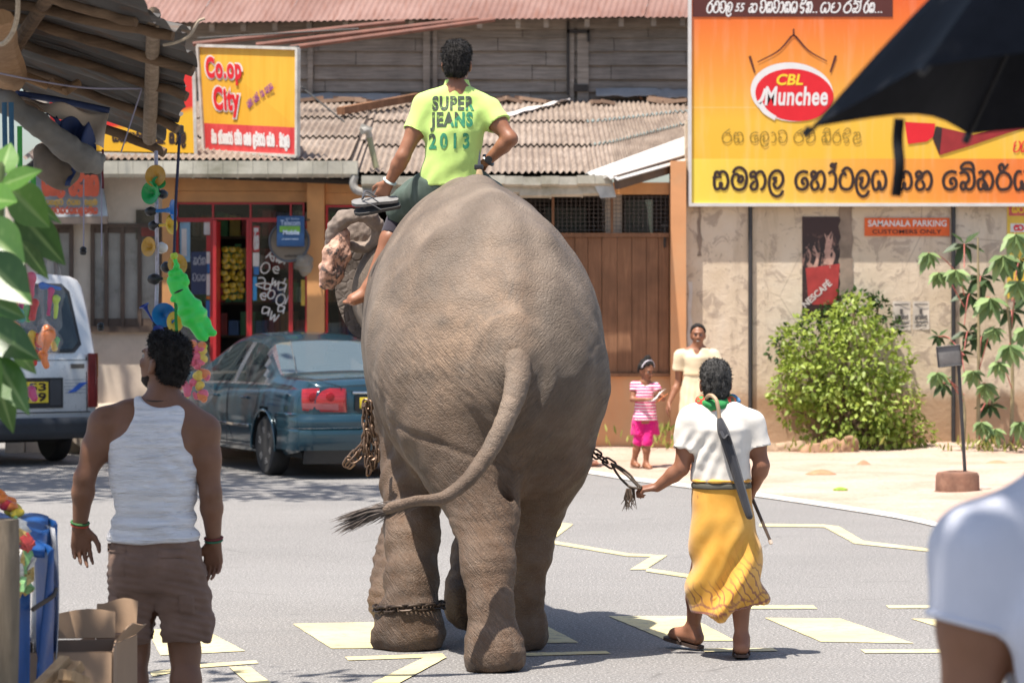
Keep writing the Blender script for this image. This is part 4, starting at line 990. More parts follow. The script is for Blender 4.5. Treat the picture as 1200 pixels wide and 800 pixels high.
def add_head(S, c, m, s, neck, nr=.056, jaw=1.0):
 h = H(c, m, s); mm = np.array(m); k = .022*s
 S.rc(neck, h(0, -.012, -.055), nr*s, nr*.95*s, .03*s)
 S.ell(h(0, -.012, .032), (.076*s, .097*s, .084*s), k, mm)
 S.ell(h(0, .028, -.032), (.060*s, .066*s, .082*s*jaw), k, mm)
 S.ell(h(0, .062, -.088), (.026*s, .022*s, .020*s), k, mm)
 S.ell(h(0, .078, .035), (.050*s, .018*s, .012*s), .012*s, mm)
 for q in (-1, 1):
  S.ell(h(q*.040, .066, -.018), (.022*s, .018*s, .018*s), .015*s, mm)
  S.ell(h(q*.0745, -.010, -.006), (.011*s, .021*s, .034*s), .006*s, mm @ np.array(Matrix.Rotation(q*.35, 3, 'Z')))
  S.ell(h(q*.073, .000, -.030), (.008*s, .010*s, .014*s), .006*s, mm)
 S.rc(h(0, .090, .014), h(0, .112, -.020), .008*s, .0125*s, .010*s)
 for q in (-1, 1): S.ell(h(q*.013, .100, -.024), (.009*s, .011*s, .008*s), .006*s, mm)
 S.ell(h(0, .092, -.050), (.023*s, .012*s, .0065*s), .006*s, mm); S.ell(h(0, .090, -.061), (.020*s, .012*s, .0075*s), .006*s, mm)
def head_subs(S, c, m, s):
 h = H(c, m, s); mm = np.array(m)
 S.group(.012*s, True)
 for q in (-1, 1): S.ell(h(q*.030, .098, .012), (.017*s, .016*s, .012*s), .002, mm)
 S.group(.004*s, True); S.rc(h(-.02, .108, -.0555), h(.02, .108, -.0555), .003*s, .003*s, .002)
def add_eyes(parent, c, m, s, skin):
 h = H(c, m, s)
 for q in (-1, 1):
  e = MB(); o = h(q*.030, .0745, .011); d = (m @ Vector((0, 1, 0)))
  r = .0125*s; e.lathe([(0, r), (r*.5, r*.87), (r*.87, r*.5), (r, 0), (r*.8, -r*.6), (0, -r)], o, d, 14); ob = e.build('eye', EYE_W, parent, 180)
  e = MB(); r2 = .0072*s; e.lathe([(0, .0022*s), (r2*.7, .0017*s), (r2, .0002)], o+d*(r*.90), d, 12); e.build('iris', EYE_D, ob, 180)
  e = MB(); e.tube(smooth_path([h(q*.012, .0955, .029), h(q*.030, .0935, .035), h(q*.047, .082, .030)], 4), [.0028*s]*9, 6, flat=.7); e.build('eyebrow', HAIR, parent)
def lips_attr(c, m, s):
 mi = np.array(m); cc = np.array(c)
 def f(Vt):
  L = (Vt-cc)@mi/s
  return (np.exp(-((L[:, 0]/.022)**4+((L[:, 2]+.0555)/.013)**4))*(L[:, 1] > .08)).clip(0, 1)
 return {'lips': f}
def add_hair(parent, c, m, s, mat, res=.006, back=-.07, volume=1.0, hairline=.045, name='hair', amp=.007, extra=None, seed=1, freq=55):
 S = SDF(); h = H(c, m, s); mm = np.array(m); v = volume
 S.ell(h(0, -.014, .038), (.084*s*v, .106*s*v, .094*s*v), .01, mm)
 S.ell(h(0, -.055, -.025), (.070*s*v, .058*s*v, .07*s), .03*s, mm)
 if extra: extra(S, h, mm)
 f = m @ Vector((0, 1, 0)); u = m @ Vector((0, 0, 1))
 S.clip(h(0, .030, hairline), (f*1.0-u*.62))
 S.clip(h(0, -.03, back), -u+f*.25)
 S.group(.012*s, True)
 for q in (-1, 1): S.ell(h(q*.088, .012, -.012), (.030*s, .034*s, .040*s), .01, mm)
 def d(Vt, N): return amp*vnoise(Vt, freq, seed, 12)+amp*.5*vnoise(Vt, freq*2.3, seed+3, 12)
 return S.build(name, mat, parent, res, d)
def hair_strands(ob, mat, parent, n, L):
 me = ob.data; rs_ = random.Random(3); m = MB(); off = BASE[top_of(parent).name]; P_ = me.polygons; down = Vector((0, 0, -.55))
 for k in range(n):
  f = P_[rs_.randrange(len(P_))]; c = f.center+off; nn = f.normal; d = (nn+down*rs_.uniform(.2, 1.2)+Vector((rs_.uniform(-.6, .6), rs_.uniform(-.6, .6), rs_.uniform(-.3, .6)))).normalized(); s_ = d.cross(nn); s_ = s_.normalized()*.0016 if s_.length > 1e-4 else Vector((.0016, 0, 0)); l = L*rs_.uniform(.4, 1)
  a = c-nn*.004; b = c+d*l*.55+nn*l*.1; m.add([a-s_, a+s_, b+s_*.8, c+d*l, b-s_*.8], [(0, 1, 2, 4), (4, 2, 3)])
 o = m.build('hair_tips', mat, parent, 180); return o
def add_hand(S, w, d, n, th, s=1.0, curl=.35, thumb=.6, spread=.10):
 """w wrist, d finger direction, n palm normal (palm side), th direction the thumb leaves to"""
 w, d, n, th = Vector(w), Vector(d).normalized(), Vector(n).normalized(), Vector(th).normalized()
 n = (n-d*n.dot(d)).normalized(); t = (th-d*th.dot(d)-n*th.dot(n)).normalized()
 for i, (o, L) in enumerate(((.030, .072), (.010, .080), (-.010, .074), (-.029, .057))):
  kn = w+d*(.088-.006*abs(i-1))*s+t*o*s
  S.rc(w+d*.012*s+t*o*.55*s, kn, .0155*s, .0125*s, .012*s)
  dd = (d+t*(o/.03)*spread).normalized(); p = kn; a = curl*(.7+.15*i)
  for j, fr in enumerate((.44, .31, .25)):
   ang = a*(j+.6); q = (dd*math.cos(ang)+n*math.sin(ang)); e = p+q*L*fr*s
   S.rc(p, e, (.0098-.0012*j)*s, (.0090-.0012*j)*s, .004*s); p = e
 b = w+d*.022*s+t*.024*s
 q1 = (t*.72+d*.70+n*.25*thumb).normalized(); m1 = b+q1*.040*s; q2 = (t*.35+d*.85+n*.45*thumb).normalized(); m2 = m1+q2*.034*s; m3 = m2+(d*.9+n*.5*thumb).normalized()*.026*s
 S.rc(b, m1, .0165*s, .0125*s, .012*s); S.rc(m1, m2, .0118*s, .0105*s, .004*s); S.rc(m2, m3, .0105*s, .0085*s, .004*s)
def add_foot(S, ank, toe_dir, s=1.0, up=(0, 0, 1), L=.20):
 a = Vector(ank); d = Vector(toe_dir).normalized(); u = Vector(up).normalized(); u = (u-d*u.dot(d)).normalized(); r = d.cross(u)
 heel = a-u*.045*s-d*.035*s; ball = a-u*.055*s+d*.115*s
 S.rc(a, heel, .036*s, .034*s, .03*s); S.rc(a-u*.01*s, ball, .036*s, .026*s, .03*s)
 S.rc(heel, ball, .030*s, .027*s, .03*s, None); S.rc(a-u*.045*s+r*.012*s, ball+r*.02*s, .026*s, .024*s, .02*s); S.rc(a-u*.045*s-r*.012*s, ball-r*.022*s, .026*s, .022*s, .02*s)
 for i in range(5):
  o = (.030-.0155*i)*s; p = ball+r*o+d*.008*s-u*.006*s; S.rc(p, p+d*(.040-.005*i)*s-u*.003*s, (.0125-.0013*i)*s, (.0105-.0012*i)*s, .005*s)
def limb(S, pts, rs, k=.03): S.path(pts, rs, k)
def folds(amp, f, seed, st=(1, 1, 1), fine=.35):
 def d(Vt, N):
  a = vnoise(Vt, f, seed, 9, st); a = np.sign(a)*np.abs(a)**.8
  return amp*a+amp*fine*vnoise(Vt, f*2.7, seed+2, 9, st)
 return d
def cloth(name, col, rough=.85, weave=700, var=.08, sheen=.2):
 t = NT(name); co = t.coord(); n = t.noise(co, 6, 4, .6); wv = t.noise(co, weave, 2, .6)
 c = t.ramp(n, [(.3, tuple(x*(1-var) for x in col)), (.7, tuple(min(1, x*(1+var)) for x in col))])
 return t.done(c, rough, t.bump(t.math('ADD', t.noise(co, 45, 4, .6), t.math('MULTIPLY', wv, .4)), .25, .004), **{'Sheen Weight': sheen, 'Specular IOR Level': .25})
def project_text(body, rect, origin, shirt, parent, mat, bold=.03, spacing=1.0, name='shirt_lettering', lift=.0035):
 """prints lettering on the back of a shirt: rect in metres on the xz plane about origin, laid on along +y"""
 me = text_mesh(body, bold, 0, spacing)
 bm = bmesh.new(); bm.from_mesh(me); bpy.data.meshes.remove(me)
 xs = [v.co.x for v in bm.verts]; ys = [v.co.y for v in bm.verts]; x0, x1, y0, y1 = min(xs), max(xs), min(ys), max(ys)
 for v in bm.verts: v.co = Vector((rect[0]+(v.co.x-x0)/(x1-x0)*(rect[2]-rect[0]), 0, rect[1]+(v.co.y-y0)/(y1-y0)*(rect[3]-rect[1])))
 bmesh.ops.triangulate(bm, faces=bm.faces[:])
 for _ in range(4):
  lg = [e for e in bm.edges if e.calc_length() > .014]
  if not lg: break
  bmesh.ops.subdivide_edges(bm, edges=lg, cuts=1); bmesh.ops.triangulate(bm, faces=[f for f in bm.faces if len(f.verts) > 3])
 tr = BVHTree.FromPolygons([v.co for v in shirt.data.vertices], [tuple(p.vertices) for p in shirt.data.polygons])
 off = BASE[top_of(shirt).name]; o = Vector(origin)-off
 for v in bm.verts:
  q = o+v.co; hit = tr.ray_cast(Vector((q.x, q.y-1, q.z)), Vector((0, 1, 0)))
  v.co = (hit[0] if hit[0] else q)+Vector((0, -lift, 0))
 me = bpy.data.meshes.new(name); bm.to_mesh(me); bm.free()
 return link_mesh(name, me, mat, parent, False, 60)
# ------------------------------------------------------------------ man in the white vest
Y0 = 12.2
def q(px, py, dy=0.0): return P(px, py, Y0+dy)
man = thing('person', 'man in white sleeveless vest and brown cargo shorts, looking up at hanging horns', 'person', (-1.42, Y0, 0))
hm = headrot((-.80, .55, .24)); hc = q(191, 426, .03); hs = .96
sL, sR = q(123, 496), q(239, 504); eL, wL = q(99, 560, -.02), q(93.5, 616, .02); eR, wR = q(247, 578, -.02), q(250.5, 634, .02)
hipL, hipR = q(160, 690), q(206, 690); kL, kR = q(157, 763, .03), q(217, 763, .01); aL, aR = G(155, 895)+V3(0, 0, .085), G(221, 897)+V3(0, 0, .085)
aL.y = aR.y = Y0;
S = SDF(); add_head(S, hc, hm, hs, q(192, 480, .0), .063)
cx = q(181, 500).x
S.loft([(.80, cx, Y0, .155, .115), (.92, cx, Y0, .152, .116), (1.03, cx-.003, Y0+.01, .144, .12), (1.16, cx-.003, Y0, .158, .118), (1.28, cx-.002, Y0-.01, .182, .122), (1.365, cx, Y0-.01, .165, .10), (1.41, cx+.01, Y0, .10, .07)], .04)
S.path([q(192, 474), q(150, 487), sL], [.055, .052, .058], .05); S.path([q(196, 474), q(218, 489), sR], [.055, .052, .058], .05)
for a, b, c in ((sL, eL, wL), (sR, eR, wR)): S.path([a, a.lerp(b, .45), b], [.060, .050, .041], .04); S.path([b, b.lerp(c, .3), c], [.041, .043, .028], .02)
add_hand(S, wL, (.05, .10, -1), (.35, -1, .05), (1, .3, 0), 1.02, .38, .8); add_hand(S, wR, (-.03, .10, -1), (-.35, -1, .05), (-1, .3, 0), 1.02, .42, .8)
for h_, k_, a_ in ((hipL, kL, aL), (hipR, kR, aR)):
 S.path([h_, k_, k_.lerp(a_, .32)+V3(0, -.025, 0), a_], [.095, .058, .058, .036], .03); add_foot(S, a_, (-.15 if h_ is hipL else .15, 1, 0))
head_subs(S, hc, hm, hs)
S.build('body', SK_A, man, .0065, None, lips_attr(hc, hm, hs)); add_eyes(man, hc, hm, hs, SK_A)
def ex(S, h, mm): S.ell(h(0, -.03, .085), (.072*hs, .085*hs, .05*hs), .03, mm); S.ell(h(-.0, .045, .088), (.05, .045, .035), .03, mm)
ho = add_hair(man, hc, hm, hs, HAIR, .0055, -.080, .98, .050, amp=.003, extra=ex, freq=110); hair_strands(ho, HAIR, man, 2600, .016)
S = SDF(); h = H(hc, hm, hs); mm = np.array(hm); S.ell(h(0, .022, -.058), (.0625*hs, .0665*hs, .062*hs), .01, mm); S.ell(h(0, .0655, -.088), (.028*hs, .0245*hs, .023*hs), .01, mm)
S.clip(h(0, .0, -.050), hm @ Vector((0, .35, 1))); S.group(.005, True); S.ell(h(0, .095, -.055), (.024, .03, .012), .004, mm)
S.build('beard', hairmat('stubble', (.02, .012, .009), (.06, .032, .022), 200), man, .006, lambda V_, N: .0012*vnoise(V_, 200, 2))
t = NT('white_ribbed_cotton'); f1 = t.noise(t.coord((4, 4, 34), (0, .12, 0)), 1, 4, .6, 1.2); f2 = t.noise(t.coord((11, 11, 60), (0, -.5, 0)), 1, 3, .6, .6)
VEST = t.done(t.ramp(f1, [(.3, (.68, .67, .69)), (.6, (.80, .79, .80))]), .85, t.bump(t.math('ADD', f1, t.math('MULTIPLY', f2, .5)), 1.0, .022), **{'Sheen Weight': .2})
S = SDF()
S.loft([(.885, cx, Y0, .182, .146), (.95, cx, Y0, .176, .146), (1.04, cx-.003, Y0+.01, .167, .147), (1.16, cx-.003, Y0, .177, .139), (1.28, cx-.002, Y0-.01, .186, .132), (1.365, cx, Y0-.01, .176, .114), (1.42, cx+.01, Y0-.005, .125, .088), (1.46, cx+.012, Y0-.005, .08, .07)], .04)
S.path([q(158, 486), q(172, 482)], [.056, .056], .04); S.path([q(224, 492), q(212, 488)], [.056, .056], .04)
S.clip((0, 0, .893), (0, 0, -1))
S.group(.012, True)
S.ell(q(116, 482), (.150, .40, .125), .01); S.ell(q(252, 504), (.128, .40, .125), .01); S.ell(q(248, 480), (.095, .40, .08), .01)
S.group(.012, True); S.ell(q(188, 450, -.1), (.105, .3, .095), .01)
def vest_d(Vt, N):
 lowz = np.clip((1.12-Vt[:, 2])/.15, 0, 1)
 a = vnoise(Vt, 16, 3, 9, (.35, .5, 2.6)); b = np.sin(Vt[:, 2]*95+2.2*vnoise(Vt, 7, 5))
 dg = np.sin((Vt[:, 0]*.9+Vt[:, 2])*75+1.5*vnoise(Vt, 6, 8))*np.clip((Vt[:, 0]-cx+.02)/.1, 0, 1)*np.clip(1-np.abs(Vt[:, 2]-1.18)/.14, 0, 1)
 return .0075*a*(.45+lowz)+.0048*b*lowz+.006*dg
vest = S.build('vest', VEST, man, .006, vest_d)
SHORTS = cloth('brown_cargo_cotton', (.185, .115, .085), .9, 400, .2, .1)
S = SDF()
S.loft([(.70, cx, Y0-.005, .178, .140), (.80, cx, Y0-.01, .187, .150), (.885, cx, Y0, .178, .142), (.925, cx, Y0, .172, .138)], .03)
hl = .49
for h_, k_, sg in ((hipL, kL, -1), (hipR, kR, 1)):
 S.path([h_+V3(sg*.005, -.005, 0), h_.lerp(k_, .55)+V3(sg*.008, 0, 0), k_+V3(0, 0, -.05)], [.112, .108, .092], .04)
S.clip((0, 0, hl), (0, 0, -1)); S.clip((0, 0, .915), (0, 0, 1))
S.group(.01, True); S.rc((q(184.5, 0).x, Y0, .45), (q(184, 0).x, Y0, .66), .030, .004, .01, (1, 9))
for k_ in (kL, kR): S.rc(k_+V3(0, 0, -.12), k_+V3(0, 0, .03), .074, .074, .01)
shorts = S.build('shorts', SHORTS, man, .0068, folds(.0095, 18, 4, (.7, .7, 1.6), .5))
def patch(x0, y0, x1, y1, nm, obj, off=.008):
 tr = BVHTree.FromPolygons([v.co for v in obj.data.vertices], [tuple(p.vertices) for p in obj.data.polygons]); b = BASE[top_of(obj).name]
 def f(u, v):
  p = q(x0+(x1-x0)*u, y0+(y1-y0)*v)-b; ht = tr.ray_cast(Vector((p.x, p.y-1, p.z)), Vector((0, 1, 0)))
  e = min(u, 1-u, v, 1-v)*8; o = off*min(1, max(.25, e)); return (ht[0] if ht[0] else p)+Vector((0, -o, 0))+b
 m = MB(); m.grid(f, 14, 8); return m.build(nm, SHORTS, man, 60)
patch(126, 636, 152, 646, 'pocket_flap', shorts); patch(190, 640, 222, 650, 'pocket_flap', shorts); patch(190, 651, 221, 676, 'pocket', shorts, .004); patch(127, 647, 151, 672, 'pocket', shorts, .004)
patch(213, 694, 231, 716, 'pocket', shorts, .010); patch(131, 696, 142, 722, 'pocket', shorts, .010)
for c_, w_, e_, mts in ((0, wL, eL, ('a', 'b')), (1, wR, eR, ('c', 'd'))):
 for i in range(2):
  p = w_.lerp(e_, .02+.05*i); ax_ = (e_-w_).normalized(); x_, y_, _ = frame(ax_)
  m = MB(); m.tube([p+(x_*math.cos(a)+y_*math.sin(a))*(.0335+.002*i) for a in np.linspace(0, 2*math.pi, 17)], .0045, 6, cap=False); m.build('wristband', M('wristband_%d%d' % (c_, i), [[(.45, .06, .03), (.05, .18, .05)], [(.03, .16, .08), (.16, .02, .02)]][c_][i], .7, .4, 60), man)
m = MB(); m.tube([hc+V3(.004, -.03, -.128)+Vector((math.cos(a)*.079, math.sin(a)*.072, math.cos(a)*.004+.018*math.sin(a))) for a in np.linspace(0, 2*math.pi, 25)], .003, 5, cap=False); m.build('neck_cord', M('dark_cord', (.02, .015, .012), .7), man)
def sandal(ank, d, mat, s=1, up=(0, 0, 1), strap=None, name='sandal', parent=None):
 a = Vector(ank); d = Vector(d).normalized(); u = Vector(up).normalized(); u = (u-d*u.dot(d)).normalized(); r = d.cross(u)
 o = a-u*.083*s; out = []
 for tt, wd in ((-.075, .018), (-.066, .032), (-.03, .038), (.03, .036), (.09, .045), (.13, .047), (.165, .038), (.182, .018)): out.append((tt*s, wd*s))
 poly = [o+d*t_+r*w_ for t_, w_ in out]+[o+d*t_-r*w_ for t_, w_ in out[::-1]]
 m = MB(); m.prism(poly, u*-.016*s); b = m.build(name, mat, parent, 30)
 m = MB();
 for sg in (-1, 1): m.tube(smooth_path([o+d*.125*s+u*.01*s, o+d*.10*s+r*sg*.03*s+u*.045*s, o+d*.04*s+r*sg*.043*s+u*.002], 5), .0065*s, 6, flat=.6)
 m.build('strap', strap or mat, b)
 return b
RUB = M('dark_rubber', (.035, .028, .024), .8, .3, 20)
for a_, sg in ((aL, -.15), (aR, .15)): sandal(a_, (sg, 1, 0), RUB, 1.05, parent=man)
# ------------------------------------------------------------------ rider
Y0 = 17.3
rid = thing('person', 'barefoot young man in lime green printed shirt riding on the elephant neck', 'person', (q(525, 225).x, Y0, q(525, 225).z))
hm = headrot((.10, 1, -.06)); hc = q(535.5, 76, .02); hs = 1.0
sL, sR = q(500, 124), q(571, 128); eL, wL = q(472, 184, -.06), q(456, 214, .0); eR, wR = q(598, 163, -.10), q(571, 189, -.03)
hipL, hipR = q(506, 220, .05), q(553, 220, .05); kL, kR = q(467, 252, .35), q(588, 250, .30); aL, aR = q(434, 335, .22), q(585, 335, .3)
S = SDF(); add_head(S, hc, hm, hs, q(535, 106), .054)
cx = q(530, 0).x; z0 = q(0, 226).z
S.loft([(z0-.05, cx-.01, Y0+.02, .155, .12), (z0+.08, cx-.01, Y0, .148, .115), (z0+.22, cx, Y0-.02, .132, .098), (z0+.36, cx+.012, Y0-.02, .152, .105), (z0+.46, cx+.02, Y0-.01, .150, .092), (z0+.53, cx+.025, Y0, .09, .065)], .04)
S.path([q(535, 108), q(520, 117), sL], [.052, .05, .056], .05); S.path([q(537, 108), q(553, 119), sR], [.052, .05, .056], .05)
for a, b, c in ((sL, eL, wL), (sR, eR, wR)): S.path([a, a.lerp(b, .45), b], [.056, .048, .040], .04); S.path([b, b.lerp(c, .3), c], [.040, .041, .028], .02)
add_hand(S, wL, (-.45, .25, -.75), (.3, .75, .35), (-.7, .4, .3), 1.0, 1.0, 1.0); add_hand(S, wR, (-.75, .55, -.35), (-.25, .3, -.9), (-.2, .8, .3), 1.0, .5, .8)
for h_, k_, a_ in ((hipL, kL, aL), (hipR, kR, aR)):
 S.path([h_, k_, k_.lerp(a_, .35)+V3(.01, -.02, 0), a_], [.085, .056, .058, .036], .03)
add_foot(S, aL, (-.93, -.25, -.22), 1.0, (-.1, -.2, 1)); add_foot(S, aR, (.5, .8, -.2))
head_subs(S, hc, hm, hs)
S.build('body', SK_B, rid, .008, None, lips_attr(hc, hm, hs)); add_eyes(rid, hc, hm, hs, SK_B)
def ex(S, h, mm): S.ell(h(0, -.0, .085), (.070, .085, .05), .03, mm); S.ell(h(.02, .05, .08), (.05, .05, .04), .02, mm)
ho = add_hair(rid, hc, hm, hs, HAIR, .007, -.070, .98, .05, amp=.004, extra=ex, freq=90, seed=3); hair_strands(ho, HAIR, rid, 2200, .017)
LIME = cloth('lime_cotton', (.50, .69, .19), .8, 500, .05)
S = SDF()
S.loft([(z0-.02, cx-.012, Y0+.01, .178, .150), (z0+.08, cx-.012, Y0, .172, .142), (z0+.2, cx, Y0-.02, .156, .125), (z0+.34, cx+.012, Y0-.02, .170, .125), (z0+.46, cx+.02, Y0-.01, .166, .108), (z0+.525, cx+.025, Y0, .105, .082)], .04)
S.path([q(534, 109), q(518, 117), sL], [.06, .062, .068], .05); S.path([q(538, 109), q(554, 119), sR], [.06, .062, .068], .05)
S.clip((0, 0, z0+.035), (0, 0, -1))
for a, b in ((sL, eL), (sR, eR)):
 S.group(.035); S.rc(a, b, .072, .074, .03); pt = a.lerp(b, .52); S.clip(pt, b-a)
for a, b in ((sL, eL), (sR, eR)):
 S.group(.004, True); S.rc(a.lerp(b, .36), a.lerp(b, .8), .052, .062, .01)
S.group(.006, True); S.rc(q(535.5, 102, .015), q(536, 85, .02), .059, .066, .01)
def lime_d(Vt, N):
 return .006*vnoise(Vt, 13, 2, 9, (1.1, 1, .8))+.0022*vnoise(Vt, 36, 5, 9, (1.2, 1, .6))+.004*np.sin((Vt[:, 2]-Vt[:, 0]*.6)*55+2*vnoise(Vt, 6, 7))*np.clip((z0+.22-Vt[:, 2])/.15, 0, 1)
shirt = S.build('shirt', LIME, rid, .0085, lime_d)
m = MB(); nk = q(535.5, 101, .015)
m.grid(lambda u, v: nk+Vector((math.cos(2*math.pi*u)*(.066+.016*v), math.sin(2*math.pi*u)*(.062+.016*v), .034-.05*v-.012*math.cos(2*math.pi*u+1.57)*0)), 24, 4, None); m.build('collar', LIME, rid, 180)
t = NT('shirt_print'); so_ = t.sep(t.coord()); n = t.noise(t.coord(), 60, 4, .7)
f = t.math('ADD', t.math('ADD', so_[0], t.math('MULTIPLY', so_[2], -1.02)), .40)
c = t.mix(t.ramp(f, [(0.0, 0.0), (.03, 1.0)], 'CONSTANT'), (.045, .06, .045), (.035, .24, .13))
c = t.mix(t.ramp(n, [(.55, 0.0), (.68, .55)]), c, (.42, .70, .12)); M_print = t.done(c, .8)
o = q(529, 160)
sc_ = Y0/FPX
def rr(x0, y0, x1, y1): return ((x0-529)*sc_, (160-y1)*sc_, (x1-529)*sc_, (160-y0)*sc_)
project_text('SUPER', rr(507, 113.5, 556, 131), o, shirt, rid, M_print, .045, 1.15)
project_text('JEANS', rr(504.5, 132.5, 554.5, 155.5), o, shirt, rid, M_print, .05, 1.15)
project_text('2013', rr(503, 157.5, 550.5, 176), o, shirt, rid, M_print, .04, 1.5)
KH = cloth('grey_green_cotton', (.075, .105, .085), .9, 400, .18, .1)
S = SDF()
S.loft([(z0-.10, cx-.01, Y0+.03, .165, .14), (z0+.03, cx-.01, Y0, .166, .135), (z0+.06, cx-.01, Y0, .164, .13)], .03)
for h_, k_ in ((hipL, kL), (hipR, kR)): S.group(.05); S.path([h_, h_.lerp(k_, .5)+V3(0, 0, .01), k_+V3(0, 0, .01)], [.112, .108, .098], .03); S.clip(h_.lerp(k_, .93), k_-h_)
for h_, k_, a_ in ((hipL, kL, aL), (hipR, kR, aR)): S.group(.004, True); S.rc(h_.lerp(k_, .8), h_.lerp(k_, 1.2), .07, .075, .01)
S.build('shorts', KH, rid, .009, folds(.007, 17, 6))
KN = cloth('dark_knit', (.035, .03, .042), .9)
S = SDF(); S.path([kL+V3(-.0, -.02, -.02), kL.lerp(aL, .3)+V3(.01, -.02, 0)], [.066, .066], .02); S.clip(kL.lerp(aL, .30), aL-kL); S.clip(kL+V3(0, 0, .045), (0, 0, 1)); S.build('knee_sleeve', KN, rid, .008)
for w_, e_, nm, mt, rad, tk in ((wL, eL, 'wristband', M('pale_band', (.55, .62, .60), .5), .032, .011), (wR, eR, 'watch', M('black_watch', (.015, .015, .016), .35), .033, .012)):
 p = w_.lerp(e_, .06); ax_ = (e_-w_).normalized(); x_, y_, _ = frame(ax_); m = MB()
 m.tube([p+(x_*math.cos(a)+y_*math.sin(a))*rad for a in np.linspace(0, 2*math.pi, 17)], tk, 6, cap=False, flat=.5)
 if nm == 'watch': m.lathe([(0, .012), (.02, .011), (.022, 0), (.02, -.006)], p-V3(0, 1, 0)*rad, (0, -1, 0), 16)
 m.build(nm, mt, rid)
sd = thing('sandals', 'pair of grey flip-flops held together in the hand of the green-shirted rider', 'sandals', q(443, 238, -.08))
GR = M('grey_foam', (.20, .195, .19), .8, .2, 20); DK = M('dark_foam', (.05, .047, .045), .8)
for dx, dz, mt, tl in ((0, .018, GR, .12), (.012, -.022, DK, .2)):
 sandal(q(450+dx*100, 238, -.07)+V3(0, 0, .083+dz), (-1, -.18, -tl+.02), mt, 1.02, (-.05, -.45, 1), M('sandal_strap', (.10, .10, .11), .5), 'sole', sd)
kn = thing('knife', 'short knife with pale wooden handle tucked at the right hip of the rider', 'knife', q(563, 212, -.19))
m = MB(); m.tube([q(561.5, 199, -.19), q(562, 206, -.195), q(562.5, 221, -.20), q(562.5, 223, -.20)], [.017, .021, .023, .017], 10, flat=.7); m.build('handle', M('pale_wood', (.52, .36, .20), .5, .15, 30), kn)
m = MB(); m.box(q(561, 196, -.185), (.05, .03, .03), None, .006); m.prism([q(559, 197, -.18), q(564, 197, -.18), q(562, 175, -.14)], (0, .004, 0)); m.build('blade', M('dull_steel', (.08, .08, .085), .35, metal=.8), kn)
# ------------------------------------------------------------------ mahout on foot
Y0 = 15.85
mah = thing('person', 'slim walker in cream T-shirt and long yellow sarong leading the elephant by a chain', 'person', (q(838, 700).x, Y0, 0))
hm = headrot((-.10, 1, -.02)); hc = q(838, 450, .03); hs = .98
sL, sR = q(809, 493), q(881, 495); eL, wL = q(798, 549, -.02), q(770, 570.5, .02); eR, wR = q(893, 545, -.02), q(885, 569, .05)
hipL, hipR = q(834, 600), q(856, 600); aL, aR = q(812, 749, .35), q(869, 751, -.02); kL, kR = q(818, 680, .25), q(867, 680, .03)
aR.z = .10; aL.z = .115
S = SDF(); add_head(S, hc, hm, hs, q(838, 480), .052)
cx = q(845, 0).x; zw = q(0, 566).z
S.loft([(zw-.12, cx, Y0, .145, .11), (zw+.02, cx, Y0, .135, .105), (zw+.15, cx, Y0-.01, .138, .105), (zw+.27, cx, Y0-.02, .150, .10), (zw+.34, cx, Y0-.01, .135, .085), (zw+.39, cx, Y0, .08, .06)], .04)
S.path([q(837, 477), q(824, 486), sL], [.05, .047, .052], .05); S.path([q(840, 477), q(860, 486), sR], [.05, .047, .052], .05)
for a, b, c in ((sL, eL, wL), (sR, eR, wR)): S.path([a, a.lerp(b, .45), b], [.054, .045, .037], .04); S.path([b, b.lerp(c, .3), c], [.037, .039, .026], .02)
add_hand(S, wL, (-.95, .1, -.12), (.0, .25, -1), (-.2, .9, .4), .92, 1.15, 1.0); add_hand(S, wR, (-.22, .3, -.9), (-.9, .2, .1), (.1, .9, -.1), .92, 1.1, 1.0)
for h_, k_, a_, dv in ((hipL, kL, aL, (-.80, .75, .16)), (hipR, kR, aR, (.05, 1, -.12))):
 S.path([h_, k_, k_.lerp(a_, .35)+V3(0, -.02, 0), a_], [.066, .050, .052, .032], .03); add_foot(S, a_, dv, .98)
head_subs(S, hc, hm, hs)
S.build('body', SK_C, mah, .0075, None, lips_attr(hc, hm, hs)); add_eyes(mah, hc, hm, hs, SK_C)
def ex(S, h, mm): S.ell(h(0, .01, .088), (.062, .075, .035), .03, mm)
ho = add_hair(mah, hc, hm, hs, HAIR_G, .007, -.072, .98, .05, amp=.003, extra=ex, freq=110, seed=5); hair_strands(ho, HAIR_G, mah, 1500, .016)
TEE = cloth('cream_cotton', (.70, .66, .60), .88, 500, .06)
S = SDF()
S.loft([(zw-.01, cx-.002, Y0, .152, .128), (zw+.08, cx, Y0, .148, .124), (zw+.2, cx, Y0-.01, .158, .124), (zw+.28, cx, Y0-.02, .165, .118), (zw+.345, cx, Y0-.01, .15, .10), (zw+.395, cx-.01, Y0, .09, .075)], .04)
S.path([q(836, 478), q(823, 486.5), sL], [.055, .056, .065], .05); S.path([q(841, 478), q(861, 487), sR], [.055, .056, .065], .05)
S.clip((0, 0, zw+.012), (0, 0, -1))
for a, b in ((sL, eL), (sR, eR)): S.group(.035); S.rc(a, b, .068, .072, .03); S.clip(a.lerp(b, .60), b-a)
for a, b in ((sL, eL), (sR, eR)): S.group(.004, True); S.rc(a.lerp(b, .42), a.lerp(b, .85), .048, .060, .01)
S.group(.006, True); S.rc(q(838.5, 472, .01), q(838.5, 455, .02), .055, .062, .01)
